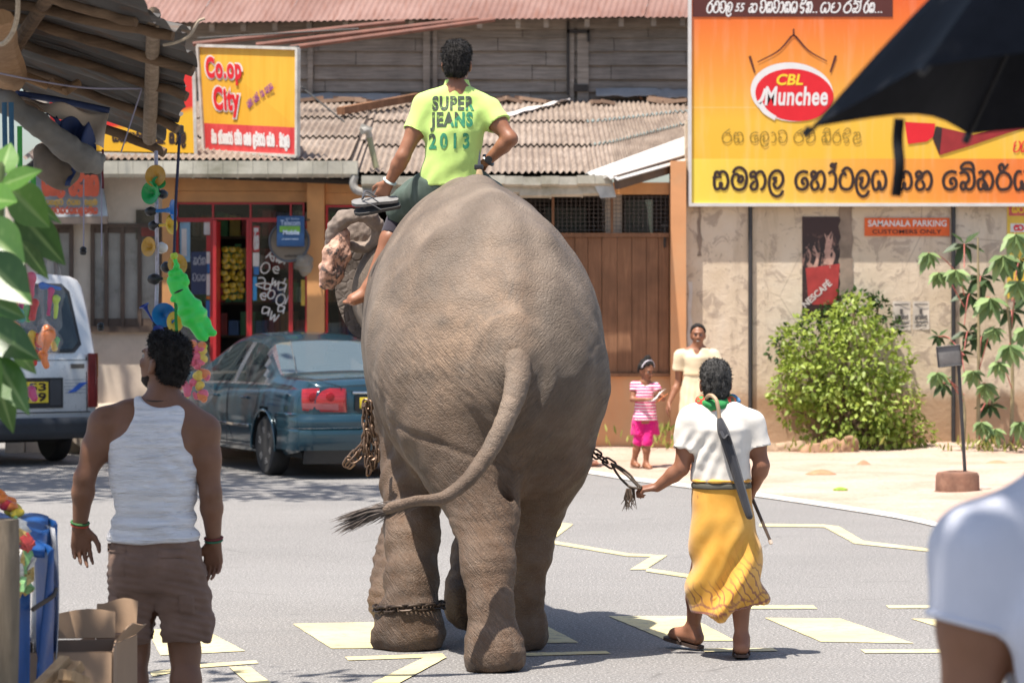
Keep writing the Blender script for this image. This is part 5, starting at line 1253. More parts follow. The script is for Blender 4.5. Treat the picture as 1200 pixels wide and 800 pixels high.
def tee_d(Vt, N):
 L = np.clip((cx+.02-Vt[:, 0])/.12, 0, 1)
 return .005*vnoise(Vt, 15, 6, 9, (1.4, 1, .7))+.0065*L*np.sin((Vt[:, 0]*1.0-Vt[:, 2]*.42)*95+1.4*vnoise(Vt, 6, 2))*np.clip((zw+.3-Vt[:, 2])/.1, 0, 1)+.002*vnoise(Vt, 38, 3)
tee = S.build('shirt', TEE, mah, .0075, tee_d)
t = NT('green_red_check'); co = t.coord(); n = t.noise(co, 16, 3, .5); c = t.ramp(n, [(.40, (.03, .26, .07)), (.50, (.06, .30, .09)), (.53, (.50, .05, .03)), (.62, (.10, .12, .05))], 'CONSTANT'); M_scarf = t.done(c, .9)
S = SDF(); ring = [q(838.5, 474, 0)+Vector((math.cos(a)*.076, math.sin(a)*.074+.01, .014+.010*math.sin(a)+.006*math.cos(2*a))) for a in np.linspace(0, 2*math.pi, 22)]
S.path(ring, [.023+.005*math.sin(i*1.3) for i in range(22)], .015); S.build('neckerchief', M_scarf, mah, .006, lambda V_, N: .004*vnoise(V_, 70, 3))
S = SDF(); S.path([q(852, 468, .06), q(858, 466, .05), q(863, 471, .03), q(860, 475, .02)], [.018, .022, .020, .012], .012); S.build('blue_cloth', M('blue_check', (.08, .22, .42), .9, .4, 40), mah, .006, lambda V_, N: .004*vnoise(V_, 70, 4))
t = NT('yellow_sarong'); co = t.coord(); so_ = t.sep(t.coord()); n = t.noise(co, 5, 5, .6, .4)
c = t.ramp(n, [(.3, (.60, .275, .028)), (.55, (.70, .36, .055)), (.8, (.76, .44, .10))])
sp = t.noise(t.coord((1, 1, 1)), 16, 4, .6)
c = t.mix(t.ramp(sp, [(.67, 0.0), (.72, .55)]), c, (.33, .13, .03))
hem = t.attr('hem').outputs['Fac']; wv = t.wave(t.coord((1, 1, 1), (0, .5, 0)), 9, 9, 'X', 'SIN', 2)
pat = t.math('MULTIPLY', hem, t.ramp(wv, [(.80, 0.0), (.90, .8)]))
c = t.mix(pat, c, (.22, .07, .045)); c = t.mix(t.attr('band').outputs['Fac'], c, (.25, .085, .05))
M_sar = t.done(c, .75, t.bump(t.noise(co, 300, 2), .15, .003), **{'Sheen Weight': .3, 'Specular IOR Level': .3})
S = SDF()
zt = q(0, 562).z; zb = q(0, 712).z
def sx(px): return q(px, 0).x
S.loft([(zb-.16, sx(858), Y0+.05, .205, .21), (zb, sx(855), Y0+.04, .205, .20), (zb+.12, sx(852), Y0+.03, .198, .18), (zb+.28, sx(849), Y0+.02, .185, .16), (zb+.46, sx(847), Y0, .168, .14), (zt-.08, sx(845.5), Y0, .152, .128), (zt+.01, sx(845), Y0, .148, .126)], .02)
hem_n = Vector((.17, .10, -1)); hem_p = q(855, 711, 0)
S.clip(hem_p, hem_n); S.clip((0, 0, zt-.012), (0, 0, 1))
S.group(.02, True); S.loft([(zb-.3, sx(858), Y0+.05, .185, .19), (zb+.06, sx(855), Y0+.04, .18, .175), (zb+.12, sx(853), Y0+.03, .12, .12)], .02)
def sar_d(Vt, N):
 low = np.clip((zt-.12-Vt[:, 2])/.4, 0, 1); u = (Vt[:, 0]-cx)
 a = np.sin((u*1.15-(Vt[:, 2]-zb)*.85)*22+1.6*vnoise(Vt, 3.0, 3)); b = np.sin((u*1.2-(Vt[:, 2]-zb)*.55)*46+2*vnoise(Vt, 4, 7))
 drape = np.exp(-((u-(Vt[:, 2]-zb-.02)*.62-.0)/.05)**2)
 return low*(.016*a+.006*b)+.024*low*drape+.004*vnoise(Vt, 18, 5)
def hemf(Vt):
 d = ((Vt-np.array(hem_p))@np.array(hem_n.normalized())); e = 1-np.clip(np.abs(d+.09)/.10, 0, 1); r = np.exp(-(((Vt[:, 0]-sx(880))/.09)**2+((Vt[:, 2]-zb-.16)/.12)**2))
 return np.clip(e+r, 0, 1)
def bandf(Vt):
 d = ((Vt-np.array(hem_p))@np.array(hem_n.normalized())); return ((np.abs(d+.012) < .006)*1.0+(np.abs(d+.045+.01*np.sin(Vt[:, 0]*60)) < .0055)*.8)
S.build('sarong', M_sar, mah, .0075, sar_d, {'hem': hemf, 'band': bandf})
S = SDF(); S.loft([(q(0, 571).z, sx(845.5), Y0, .157, .135), (q(0, 565).z, sx(845), Y0, .155, .133)], .01); S.build('belt', M('grey_webbing', (.10, .095, .075), .8, .15, 20), mah, .007)
S = SDF(); S.loft([(q(0, 563.5).z, sx(845), Y0, .158, .136), (q(0, 560.5).z, sx(845), Y0, .158, .136)], .01); S.build('waist_fold', M_sar, mah, .007, folds(.004, 30, 3))
SLP = M('brown_slipper', (.06, .035, .026), .75, .3, 20)
sandal(aL, (-.80, .75, .16), SLP, .98, parent=mah); sandal(aR, (.05, 1, -.12), SLP, .98, parent=mah)
um = thing('folded_umbrella', 'rolled black umbrella with a pale hooked handle hanging down the back of the sarong wearer', 'umbrella', q(858, 540, -.17))
m = MB(); m.tube(smooth_path([q(829, 472, -.03), q(828, 466, -.06), q(833, 463, -.10), q(839, 468, -.135), q(841.5, 477, -.15), q(843.5, 492, -.155)], 6), .0105, 8); m.build('hook_handle', M('cane_handle', (.40, .27, .17), .5, .2, 20), um)
m = MB(); pts = smooth_path([q(843.3, 490, -.152), q(846, 501, -.16), q(852, 519, -.165), q(862, 551, -.165), q(876, 598, -.185), q(880, 608, -.19)], 5)
m.tube(pts, list(np.interp(np.linspace(0, 1, len(pts)), [0, .12, .25, .6, .95, 1], [.014, .022, .030, .027, .016, .006])), 9)
o = m.build('canopy', cloth('black_nylon', (.045, .045, .052), .55, 300, .2), um)
m = MB(); m.tube(smooth_path([q(845, 505, -.19), q(849, 513, -.205), q(853, 510, -.20), q(857, 520, -.19)], 5), .012, 8, flat=.5); m.build('strap', cloth('black_nylon2', (.045, .045, .052), .55), um)
st = thing('stick', 'thin wooden goad with a pale tip held in the right hand of the sarong wearer', 'stick', q(903, 637, .0))
m = MB(); m.tube([q(879, 566, .07), q(880, 580, .06), q(903, 634, -.05)], [.0095, .0095, .008], 8); m.build('shaft', M('dark_cane', (.07, .045, .03), .5, .3, 30), st)
m = MB(); m.tube([q(902.3, 632.6, -.048), q(904, 637, -.055)], [.011, .010], 8); m.build('tip', M('pale_tip', (.55, .45, .36), .5), st)
# ------------------------------------------------------------------ lead chain: elephant to hand
M_chain = M('rusty_chain', (.055, .038, .028), .5, .4, 30, metal=.6)
def chain(mb, pts, L=.06, w=.017, r=.0055, n=7):
 pts = smooth_path(pts, 10); d = [0]
 for a, b in zip(pts, pts[1:]): d.append(d[-1]+(b-a).length)
 N = max(1, int(d[-1]/(L*.72)))
 for i in range(N):
  s0 = (i+.5)*d[-1]/N
  k = max(j for j in range(len(d)) if d[j] <= s0); k = min(k, len(pts)-2); tt = (s0-d[k])/max(1e-6, d[k+1]-d[k]); c = pts[k].lerp(pts[k+1], tt); t_ = (pts[k+1]-pts[k]).normalized()
  x, y, _ = frame(t_); s_ = (x*.75+y*.66) if i % 2 else (x*.66-y*.75)
  hl = L/2; ring = [c+t_*hl*.62*sg*(1 if abs(math.cos(a)) < 2 else 1)+t_*math.cos(a)*w*.9+s_*math.sin(a)*w for sg, rng in ((1, np.linspace(-math.pi/2, math.pi/2, 6)), (-1, np.linspace(math.pi/2, 3*math.pi/2, 6))) for a in rng]
  mb.tube(ring+[ring[0]], r, n, cap=False)
lead = thing('lead_chain', 'chain ending in a rope loop between the elephant leg and the hand of its leader', 'chain', q(742, 572, 0))
m = MB(); chain(m, [P(676, 508, 16.15), q(690, 524, .2), q(700, 533, .12), q(718, 545, .06)], .068, .021, .0058); m.build('links', M_chain, lead)
m = MB(); m.tube(smooth_path([q(716, 543, .06), q(726, 547, .04), q(738, 556, .04), q(746, 566, .02), q(752, 571, .0)], 5), .0065, 7); m.tube(smooth_path([q(717, 544, .06), q(724, 556, .07), q(733, 566, .06), q(740, 571, .03), q(752, 572, .0)], 5), .0065, 7)
m.tube(smooth_path([q(717, 544, .055), q(729, 552, .02), q(740, 562, .0), q(748, 570, -.01)], 5), .0055, 7); m.build('rope_loop', M('dark_rope', (.07, .05, .035), .9, .3, 60), lead)
m = MB(); random.seed(4)
for i in range(26): p = q(739, 572, .02)+Vector((random.uniform(-.02, .02), random.uniform(-.02, .02), 0)); m.tube([p, p+Vector((random.uniform(-.02, .01), 0, -.05)), p+Vector((random.uniform(-.045, .03), 0, random.uniform(-.12, -.06)))], [.004, .003, .001], 4)
m.build('frayed_end', M('frayed_rope', (.16, .11, .075), .95, .3, 60), lead)
ac = thing('ankle_chain', 'dark chain worn round the left front ankle of the elephant', 'chain', (-.545, 16.28, .2))
m = MB(); chain(m, [Vector((-.545+math.cos(a)*.178, 16.29+math.sin(a)*.178, .222+.012*math.sin(a*1.5))) for a in np.linspace(0, 2*math.pi, 20)], .062, .018, .007); m.build('links', M_chain, ac)
sc2 = thing('side_chain', 'bundle of rusty chain hanging at the left flank of the elephant beside the parked car', 'chain', P(430, 560, 16.4))
m = MB()
for pp in ([(429, 470), (427, 490), (429, 512), (431, 545)], [(433, 472), (432, 498), (430, 520), (436, 548)], [(431, 505), (423, 522), (412, 534), (405, 545)], [(432, 510), (424, 530), (414, 540), (408, 546)], [(436, 500), (440, 525), (434, 540), (432, 555)], [(429, 474), (436, 500), (442, 530), (440, 546)]):
 chain(m, [P(x, y, 16.42+.02*(i % 2)) for i, (x, y) in enumerate(pp)], .055, .017, .0065)
m.build('links', M('worn_chain', (.20, .13, .09), .45, .4, 30, metal=.7), sc2)
m = MB(); m.tube([P(426, 474, 16.4), P(436, 478, 16.5)], .012, 8); m.build('shackle', M('worn_chain', (.2, .13, .09)), sc2)
# ------------------------------------------------------------------ woman in the pale dress
Y0 = 33.0
wom = thing('person', 'smiling woman in pale yellow dress standing on the verge by the orange pillar', 'person', (q(815, 0).x, Y0, 0))
hm = headrot((-.05, -1, -.05)); hc = q(818, 393, 0); hs = .98
sA, sB = q(797, 416), q(836, 416); eA, wA = q(795, 448, .03), q(784, 472, -.05); eB, wB = q(845, 440, -.05), q(842, 432, -.2)
aA, aB = q(811, 552), q(823, 554); aA.z = aB.z = .085; kA, kB = q(811, 510), q(822, 510)
S = SDF(); add_head(S, hc, hm, hs, q(817, 411, .02), .05)
cx = q(817, 0).x
S.loft([(.78, cx, Y0, .165, .12), (.95, cx, Y0, .135, .105), (1.08, cx, Y0, .125, .10), (1.2, cx, Y0-.01, .145, .105), (1.3, cx, Y0, .11, .075)], .04)
S.path([q(817, 408), sA], [.05, .048], .05); S.path([q(817, 408), sB], [.05, .048], .05)
for a, b, c in ((sA, eA, wA), (sB, eB, wB)): S.path([a, b], [.048, .036], .04); S.path([b, b.lerp(c, .3), c], [.036, .037, .026], .02)
add_hand(S, wA, (-.25, -.1, -.95), (.8, .2, 0), (.3, -.9, 0), .95, .5); add_hand(S, wB, (-.7, -.3, .5), (.2, .9, 0), (0, .2, 1), .95, .6)
for k_, a_ in ((kA, aA), (kB, aB)): S.path([k_+V3(0, 0, .3), k_, k_.lerp(a_, .35)+V3(0, .02, 0), a_], [.075, .052, .052, .032], .03); add_foot(S, a_, (.1, -1, 0), .95)
head_subs(S, hc, hm, hs); S.build('body', SK_B, wom, .0095, None, lips_attr(hc, hm, hs)); add_eyes(wom, hc, hm, hs, SK_B)
h = H(hc, hm, hs); m = MB(); m.tube(smooth_path([h(-.017, .0995, -.053), h(0, .1045, -.0575), h(.017, .0995, -.053)], 4), [.002, .0042, .005, .0055, .0055, .0055, .005, .0042, .002], 6, flat=.8); m.build('teeth', EYE_W, wom)
def ex(S, h, mm): S.ell(h(0, -.10, .02), (.055, .05, .055), .03, mm)
add_hair(wom, hc, hm, hs, HAIR, .009, -.05, 1.02, .062, amp=.003, extra=ex)
DRS = cloth('pale_yellow_cotton', (.72, .60, .40), .9, 300, .06)
S = SDF(); S.loft([(.36, cx, Y0, .225, .19), (.6, cx, Y0, .20, .17), (.85, cx, Y0, .178, .15), (1.02, cx, Y0, .145, .13), (1.12, cx, Y0, .142, .13), (1.22, cx, Y0-.01, .158, .13), (1.31, cx, Y0, .12, .085)], .03)
S.path([q(817, 410), sA+V3(.02, 0, 0)], [.05, .058], .04); S.path([q(817, 410), sB-V3(.02, 0, 0)], [.05, .058], .04); S.clip((0, 0, .38), (0, 0, -1))
for a, b in ((sA, eA), (sB, eB)): S.group(.03); S.rc(a, b, .066, .076, .03); S.clip(a.lerp(b, .55), b-a)
for a, b in ((sA, eA), (sB, eB)): S.group(.004, True); S.rc(a.lerp(b, .4), a.lerp(b, .8), .05, .066, .01)
S.group(.006, True); S.rc(q(817, 404, -.06), q(817, 416, -.13), .055, .018, .01)
S.build('dress', DRS, wom, .0095, lambda V_, N: .007*np.sin(np.arctan2(V_[:, 0]-cx, V_[:, 1]-Y0)*15+vnoise(V_, 4, 2))*np.clip((1.02-V_[:, 2])/.3, 0, 1)+.004*vnoise(V_, 20, 3))
m = MB(); m.tube([Vector((cx+math.cos(a)*.150, Y0+math.sin(a)*.137, 1.045)) for a in np.linspace(0, 2*math.pi, 30)], .008, 6, cap=False, flat=2); m.build('sash', cloth('dress_sash', (.66, .50, .31)), wom)
for a_ in (aA, aB): sandal(a_, (.1, -1, 0), RUB, .95, parent=wom)
# ------------------------------------------------------------------ girl
Y0 = 33.3
girl = thing('person', 'little girl in pink striped top and pink leggings walking while looking at a paper', 'person', (q(756, 0).x, Y0, 0))
hm = headrot((.55, -.75, -.38)); hc = q(757.5, 434, 0); hs = .90
sA, sB = q(743.5, 452, .02), q(768, 453, -.02); eA, wA = q(741, 468, -.03), q(757, 468, -.16); eB, wB = q(777, 467, -.08), q(771, 463, -.2)
aA, aB = q(743, 546, .05), q(757, 549, -.05); aA.z = .09; aB.z = .075; kA, kB = q(748, 517, .0), q(758, 518, -.05); hA, hB = q(750, 492), q(762, 492)
S = SDF(); add_head(S, hc, hm, hs, q(756, 452), .042); cx = q(756, 0).x
S.loft([(.50, cx, Y0, .10, .08), (.62, cx, Y0, .095, .08), (.78, cx, Y0, .10, .078), (.90, cx, Y0, .085, .06)], .03); S.path([q(756, 448), sA], [.036, .035], .03); S.path([q(756, 448), sB], [.036, .035], .03)
for a, b, c in ((sA, eA, wA), (sB, eB, wB)): S.path([a, b], [.034, .027], .03); S.path([b, c], [.027, .019], .02)
add_hand(S, wA, (.85, -.3, .1), (0, -.3, .9), (.2, -.8, .2), .68, .5); add_hand(S, wB, (-.3, -.7, .3), (-.4, .2, .8), (-.7, .2, .4), .68, .6)
for h_, k_, a_ in ((hA, kA, aA), (hB, kB, aB)): S.path([h_, k_, k_.lerp(a_, .4), a_], [.06, .042, .040, .026], .02); add_foot(S, a_, (.45, -.85, -.05), .72)
head_subs(S, hc, hm, hs); S.build('body', SK_B, girl, .0085, None, lips_attr(hc, hm, hs)); add_eyes(girl, hc, hm, hs, SK_B)
def ex(S, h, mm): S.ell(h(0, -.03, .135), (.042, .042, .040), .015, mm); S.ell(h(.075, -.01, .05), (.025, .03, .03), .02, mm); S.ell(h(-.08, -.02, .05), (.025, .03, .03), .02, mm)
add_hair(girl, hc, hm, hs, HAIR, .0085, -.045, 1.05, .050, amp=.008, extra=ex)
m = MB(); h = H(hc, hm, hs); m.tube([h(math.cos(a)*.094, .012, .03+math.sin(a)*.108) for a in np.linspace(.15, math.pi-.15, 15)], .008, 6); m.build('hair_band', M('white_band', (.6, .55, .6), .5), girl)
t = NT('pink_stripes'); wv = t.wave(t.coord(), 9.5, .6, 'Z', 'SIN', 1); M_str = t.done(t.ramp(wv, [(.48, (.72, .055, .22)), (.54, (.75, .66, .68))]), .85)
PNK = cloth('hot_pink', (.62, .012, .19), .8, 300, .1)
S = SDF(); S.loft([(.52, cx, Y0, .135, .12), (.63, cx, Y0, .115, .098), (.78, cx, Y0, .112, .092), (.90, cx, Y0, .095, .07)], .03); S.path([q(756, 450), sA], [.04, .043], .03); S.path([q(756, 450), sB], [.04, .043], .03); S.clip((0, 0, .535), (0, 0, -1))
for a, b in ((sA, eA), (sB, eB)): S.group(.02); S.rc(a, b, .047, .05, .03); S.clip(a.lerp(b, .38), b-a)
S.group(.005, True); S.rc(q(757, 447, -.02), q(757, 440, -.02), .046, .046, .01)
S.build('top', M_str, girl, .0085, folds(.004, 26, 2))
S = SDF(); S.loft([(.36, cx+.01, Y0+.03, .165, .12), (.5, cx+.005, Y0+.02, .145, .115), (.62, cx, Y0+.02, .120, .10), (.74, cx, Y0+.015, .110, .09)], .02); S.clip((0, 0, .375), (0, 0, -1)); S.clip((cx-.02, Y0-.05, .6), (-.15, -1, .15)); S.group(.004, True); S.loft([(.3, cx+.01, Y0+.03, .155, .11), (.5, cx, Y0+.02, .135, .105)], .01)
S.build('overskirt', PNK, girl, .0085, folds(.007, 26, 4, (1, 1, .3)))
S = SDF()
for h_, k_, a_ in ((hA, kA, aA), (hB, kB, aB)): S.group(.01); S.path([h_, k_, k_.lerp(a_, .4)], [.075, .054, .052], .02); S.clip(k_.lerp(a_, .16), a_-k_)
S.build('leggings', PNK, girl, .0085, folds(.003, 34, 5))
for a_ in (aA, aB): sandal(a_, (.45, -.85, -.05), M('pale_sandal', (.30, .2, .15), .7), .72, parent=girl)
pp = thing('paper', 'folded white and orange paper held by the little girl in pink', 'paper', q(770, 466, -.22))
m = MB(); o, u_, v_ = q(763, 470, -.2), q(774, 459, -.2)-q(763, 470, -.2), Vector((.05, -.10, .035)); m.grid(lambda u, v: o+u_*u+v_*v+Vector((0, 0, .012*math.sin(u*3))), 8, 5, (0, 0, -.004)); m.build('white_sheet', M('paper_white', (.75, .72, .68), .7), pp)
m = MB(); o2 = o+Vector((.03, 0, -.035)); m.grid(lambda u, v: o2+u_*u*.95+v_*v+Vector((0, 0, .01*math.sin(u*3+1))), 8, 5, (0, 0, -.006)); m.build('orange_sheet', M('paper_orange', (.75, .22, .07), .7), pp)
# ------------------------------------------------------------------ person mostly hidden by the elephant
Y0 = 33.6
hid = thing('person', 'walker hidden by the elephant, only a sandalled foot and bright printed hem showing', 'person', (q(668, 0).x, Y0, 0))
hm = headrot((1, -.15, 0)); cx = q(668, 0).x; hc = Vector((cx+.02, Y0, 1.50)); hs = .97
S = SDF(); add_head(S, hc, hm, hs, (cx, Y0, 1.36), .05); S.loft([(.72, cx, Y0, .12, .15), (.9, cx, Y0, .105, .135), (1.05, cx, Y0, .10, .13), (1.2, cx, Y0, .10, .15), (1.28, cx, Y0, .08, .1)], .04)
s1, s2 = Vector((cx, Y0-.15, 1.26)), Vector((cx, Y0+.15, 1.26)); S.rc(s1, s2, .05, .05, .05)
for s_, d in ((s1, -.12), (s2, .12)): e_ = s_+V3(d, 0, -.27); w_ = e_+V3(d*.6+.06, 0, -.22); S.path([s_, e_, w_], [.045, .036, .025], .03); add_hand(S, w_, (.1, 0, -1), (0, 1, 0), (1, 0, 0), .93, .4)
a1, a2 = q(685, 541, -.02), q(655, 541, .1); a1.z = .10; a2.z = .12
for a_, yy in ((a1, -.08), (a2, .08)): k_ = Vector(((cx+a_.x)/2+.03, Y0+yy, .47)); S.path([(cx, Y0+yy, .8), k_, a_], [.085, .055, .033], .03); add_foot(S, a_, (1, -.15, .08 if a_ is a1 else -.3), .98)
head_subs(S, hc, hm, hs); S.build('body', SK_C, hid, .012, None, lips_attr(hc, hm, hs)); add_eyes(hid, hc, hm, hs, SK_C); add_hair(hid, hc, hm, hs, HAIR, .012, -.05, 1.02, .062, extra=lambda S, h, mm: S.ell(h(0, -.1, .02), (.05, .05, .05), .03, mm))
S = SDF(); S.loft([(.70, cx, Y0, .145, .175), (.9, cx, Y0, .125, .155), (1.05, cx, Y0, .118, .148), (1.2, cx, Y0, .115, .165), (1.29, cx, Y0, .085, .11)], .03); S.rc(s1, s2, .058, .058, .05); S.clip((0, 0, .72), (0, 0, -1)); S.build('blouse', cloth('teal_blouse', (.05, .25, .28)), hid, .012, folds(.004, 20, 2))
t = NT('bright_print'); co = t.coord(); n = t.voro(co, 22, 'F1', 'Color'); M_prt = t.done(t.mix(.55, n, (.55, .12, .35), 'MIX'), .85)
S = SDF()
for a_, yy in ((a1, -.08), (a2, .08)): k_ = Vector(((cx+a_.x)/2+.03, Y0+yy, .47)); S.group(.02); S.path([(cx, Y0+yy, .82), k_, a_+V3(0, 0, .02)], [.12, .085, .075], .04); S.clip(a_.lerp(k_, .22), a_-k_)
S.build('trousers', M_prt, hid, .012, folds(.006, 20, 3))
for a_ in (a1, a2): sandal(a_, (1, -.15, .08 if a_ is a1 else -.3), SLP, .98, parent=hid)
# ------------------------------------------------------------------ person at the right edge with the open umbrella
Y0 = 5.5
per = thing('person', 'person in white short-sleeved blouse at the right edge, seen from behind, out of focus', 'person', (1.09, Y0, 0))
cx = 1.09
sL, sR = Vector((.838, Y0, 1.40)), Vector((1.335, Y0, 1.40)); eL, wL = Vector((.812, Y0-.02, 1.075)), Vector((.85, Y0+.12, .83)); eR, wR = Vector((1.40, Y0+.05, 1.12)), Vector((1.215, Y0+.27, 1.30))
hm = headrot((.05, 1, 0)); hc = Vector((cx+.02, Y0+.03, 1.70)); hs = 1.02
S = SDF(); add_head(S, hc, hm, hs, (cx+.01, Y0, 1.52), .06)
S.loft([(.82, cx, Y0, .20, .15), (.95, cx, Y0, .195, .15), (1.08, cx, Y0, .18, .14), (1.28, cx, Y0-.02, .20, .14), (1.39, cx, Y0-.01, .18, .11), (1.46, cx, Y0, .11, .08)], .05)
S.path([(cx-.02, Y0, 1.53), (cx-.13, Y0, 1.465), sL], [.06, .062, .065], .06); S.path([(cx+.02, Y0, 1.53), (cx+.13, Y0, 1.465), sR], [.06, .062, .065], .06)
for a, b, c in ((sL, eL, wL), (sR, eR, wR)): S.path([a, a.lerp(b, .4), b], [.07, .062, .046], .04); S.path([b, b.lerp(c, .3), c], [.046, .046, .03], .02)
add_hand(S, wL, (.05, .25, -1), (.9, 0, 0), (0, 1, 0), 1, .5); add_hand(S, wR, (-.25, .35, .9), (0, 1, 0), (-1, 0, .2), 1, 1.2)
for sg in (-1, 1): a_ = Vector((cx+sg*.12, Y0, .085)); S.path([(cx+sg*.10, Y0, .86), (cx+sg*.11, Y0+.02, .48), (cx+sg*.115, Y0-.02, .34), a_], [.11, .065, .06, .038], .03); add_foot(S, a_, (sg*.15, 1, 0))
head_subs(S, hc, hm, hs); S.build('body', SK_A, per, .0085, None, lips_attr(hc, hm, hs)); add_eyes(per, hc, hm, hs, SK_A)
add_hair(per, hc, hm, hs, HAIR, .009, -.06, 1.05, .06, extra=lambda S, h, mm: S.ell(h(0, -.10, -.02), (.06, .055, .06), .03, mm))
BLS = cloth('white_blouse_cotton', (.50, .52, .60), .85, 500, .05)
S = SDF(); S.loft([(.84, cx, Y0, .235, .185), (.95, cx, Y0, .225, .18), (1.08, cx, Y0, .21, .17), (1.28, cx, Y0-.02, .225, .165), (1.39, cx, Y0-.01, .20, .135), (1.47, cx, Y0, .12, .095)], .05)
S.path([(cx-.02, Y0, 1.52), (cx-.13, Y0, 1.465), sL], [.065, .072, .085], .06); S.path([(cx+.02, Y0, 1.52), (cx+.13, Y0, 1.465), sR], [.065, .072, .085], .06); S.clip((0, 0, .86), (0, 0, -1))
for a, b in ((sL, eL), (sR, eR)): S.group(.04); S.path([a, a.lerp(b, .6)], [.090, .080], .03); S.clip(a.lerp(b, .42), (b-a)+V3(-.06, 0, 0))
for a, b in ((sL, eL), (sR, eR)): S.group(.004, True); S.rc(a.lerp(b, .30), a.lerp(b, .7), .067, .082, .01)
S.group(.006, True); S.rc((cx+.01, Y0, 1.55), (cx+.01, Y0, 1.65), .07, .08, .01)
S.build('blouse', BLS, per, .0085, lambda V_, N: .008*vnoise(V_, 10, 4, 9, (1.3, 1, .6))+.006*np.sin((V_[:, 0]*1.1+V_[:, 2]*.35)*48+1.5*vnoise(V_, 5, 3))*np.clip(1-np.abs(V_[:, 0]-.98)/.14, 0, 1))
m = MB(); p = sL.lerp(eL, .405); x_, y_, d_ = frame(eL-sL+V3(-.06, 0, 0)); m.tube([p+(x_*math.cos(a)+y_*math.sin(a))*.0835 for a in np.linspace(0, 2*math.pi, 25)], .009, 8, cap=False, flat=.9); m.build('sleeve_band', BLS, per)
SKT = cloth('dark_skirt_cloth', (.05, .05, .08)); S = SDF(); S.loft([(.30, cx, Y0, .26, .22), (.6, cx, Y0, .24, .2), (.90, cx, Y0, .20, .16)], .03); S.clip((0, 0, .32), (0, 0, -1)); S.clip((0, 0, .88), (0, 0, 1)); S.build('skirt', SKT, per, .012, folds(.008, 14, 3, (1, 1, .2)))
for sg in (-1, 1): sandal((cx+sg*.12, Y0, .085), (sg*.15, 1, 0), RUB, 1, parent=per)
umb = thing('open_umbrella', 'open black umbrella held over the person in the white blouse', 'umbrella', (1.2, 5.85, 2.2))
hub = Vector((1.2, 5.85, 2.74))
rimp = [P(1135, 158, 6.30), P(950, 150, 5.85), P(1085, 78, 5.40)]
for ang, rr_ in ((268, .62), (312, .63), (356, .63), (38, .62), (80, .58)):
 x = 1.2+rr_*math.cos(R(ang)); y = 5.85+rr_*math.sin(R(ang)); rimp.append(Vector((x, y, 2.19-.09*(y-5.85))))
t = NT('umbrella_cloth'); co = t.coord(); n = t.noise(co, 12, 4, .6); M_umb = t.done(t.ramp(n, [(.3, (.008, .009, .012)), (.7, (.014, .015, .020))]), .75, t.bump(t.noise(co, 25, 3), .12, .01), **{'Specular IOR Level': .15})
m = MB(); NR = len(rimp)
def rib(i, s):
 p = rimp[i % NR]; b = hub.lerp(p, s); b.z += .05*math.sin(math.pi*s); return b
vs = []; fs = []; nu, nv = 8, 10
for i in range(NR):
 def fn(u, v, i=i):
  a, b = rib(i, v), rib(i+1, v); p = a.lerp(b, u); c = Vector((hub.x, hub.y, p.z)); sag = math.sin(math.pi*u)*v
  p = p+(c-p)*.10*sag*v+Vector((0, 0, -.018*sag+.05*sag*v**6)); return p
 m.grid(fn, nu, nv)
o = m.build('canopy', M_umb, umb, 180)
bm = bmesh.new(); bm.from_mesh(o.data); bmesh.ops.remove_doubles(bm, verts=bm.verts[:], dist=.0015); bmesh.ops.recalc_face_normals(bm, faces=bm.faces[:]); bm.to_mesh(o.data); bm.free(); o.data.update()
STEEL = M('umbrella_steel', (.02, .02, .022), .5, metal=.3)
for i in range(NR):
 m = MB(); m.tube([rib(i, s)-Vector((0, 0, .008)) for s in np.linspace(.02, 1.0, 9)], .004, 6); m.tube([rib(i, 1.0), rib(i, 1.02)], .008, 8); rb_ = m.build('rib', STEEL, umb)
 m = MB(); m.tube([rib(i, .5)-Vector((0, 0, .01)), Vector((hub.x, hub.y, 2.40))], .003, 6); m.build('stretcher', STEEL, rb_)
m = MB(); m.tube([(hub.x, hub.y, 2.83), (hub.x, hub.y, 1.42)], .008, 8); m.tube([(hub.x, hub.y, 2.36), (hub.x, hub.y, 2.43)], .016, 8); m.build('shaft', STEEL, umb)
m = MB(); m.tube(smooth_path([(hub.x, hub.y, 1.45), (hub.x, hub.y, 1.30), (hub.x-.03, hub.y, 1.25), (hub.x-.07, hub.y, 1.29)], 6), .014, 10); m.build('handle', M('black_plastic', (.02, .02, .02), .3), umb)
m = MB(); m.tube(smooth_path([P(1054, 139, 6.08), P(1052, 165, 6.09), P(1054, 195, 6.08), P(1050, 230, 6.09)], 6), .011, 8, flat=.35, up=(0, 1, 0)); m.build('tie_strap', M_umb, umb)
# ================================================================== SIGNS
# --- billboard
BY = 36.87
def bp(px, py): return P(px, py, BY)
bb = thing('billboard', 'big orange and yellow billboard with a red oval emblem and black lettering on two poles', 'billboard', (bp(1010, 0).x, BY, 0))
x0, x1 = bp(810.5, 0).x, bp(1268, 0).x; z0, z1 = bp(0, 238).z, bp(0, -22).z
t = NT('billboard_print'); so_ = t.sep(t.coord()); n = t.noise(t.coord(), .7, 3, .5)
zz = t.math('ADD', so_[2], t.math('MULTIPLY', t.math('SUBTRACT', n, .5), .12)); xx = t.math('MULTIPLY', so_[0], .10)
f = t.math('DIVIDE', t.math('SUBTRACT', zz, z0), z1-z0)
c = t.ramp(f, [(.0, (.80, .45, .03)), (.36, (.80, .47, .05)), (.55, (.80, .33, .05)), (.82, (.78, .17, .03)), (1, (.70, .09, .025))])
fx_ = t.math('ADD', t.math('MULTIPLY', so_[0], .20), .45)
c2 = t.ramp(fx_, [(.05, (.82, .62, .08)), (.45, (.80, .36, .05)), (.95, (.74, .13, .03))])
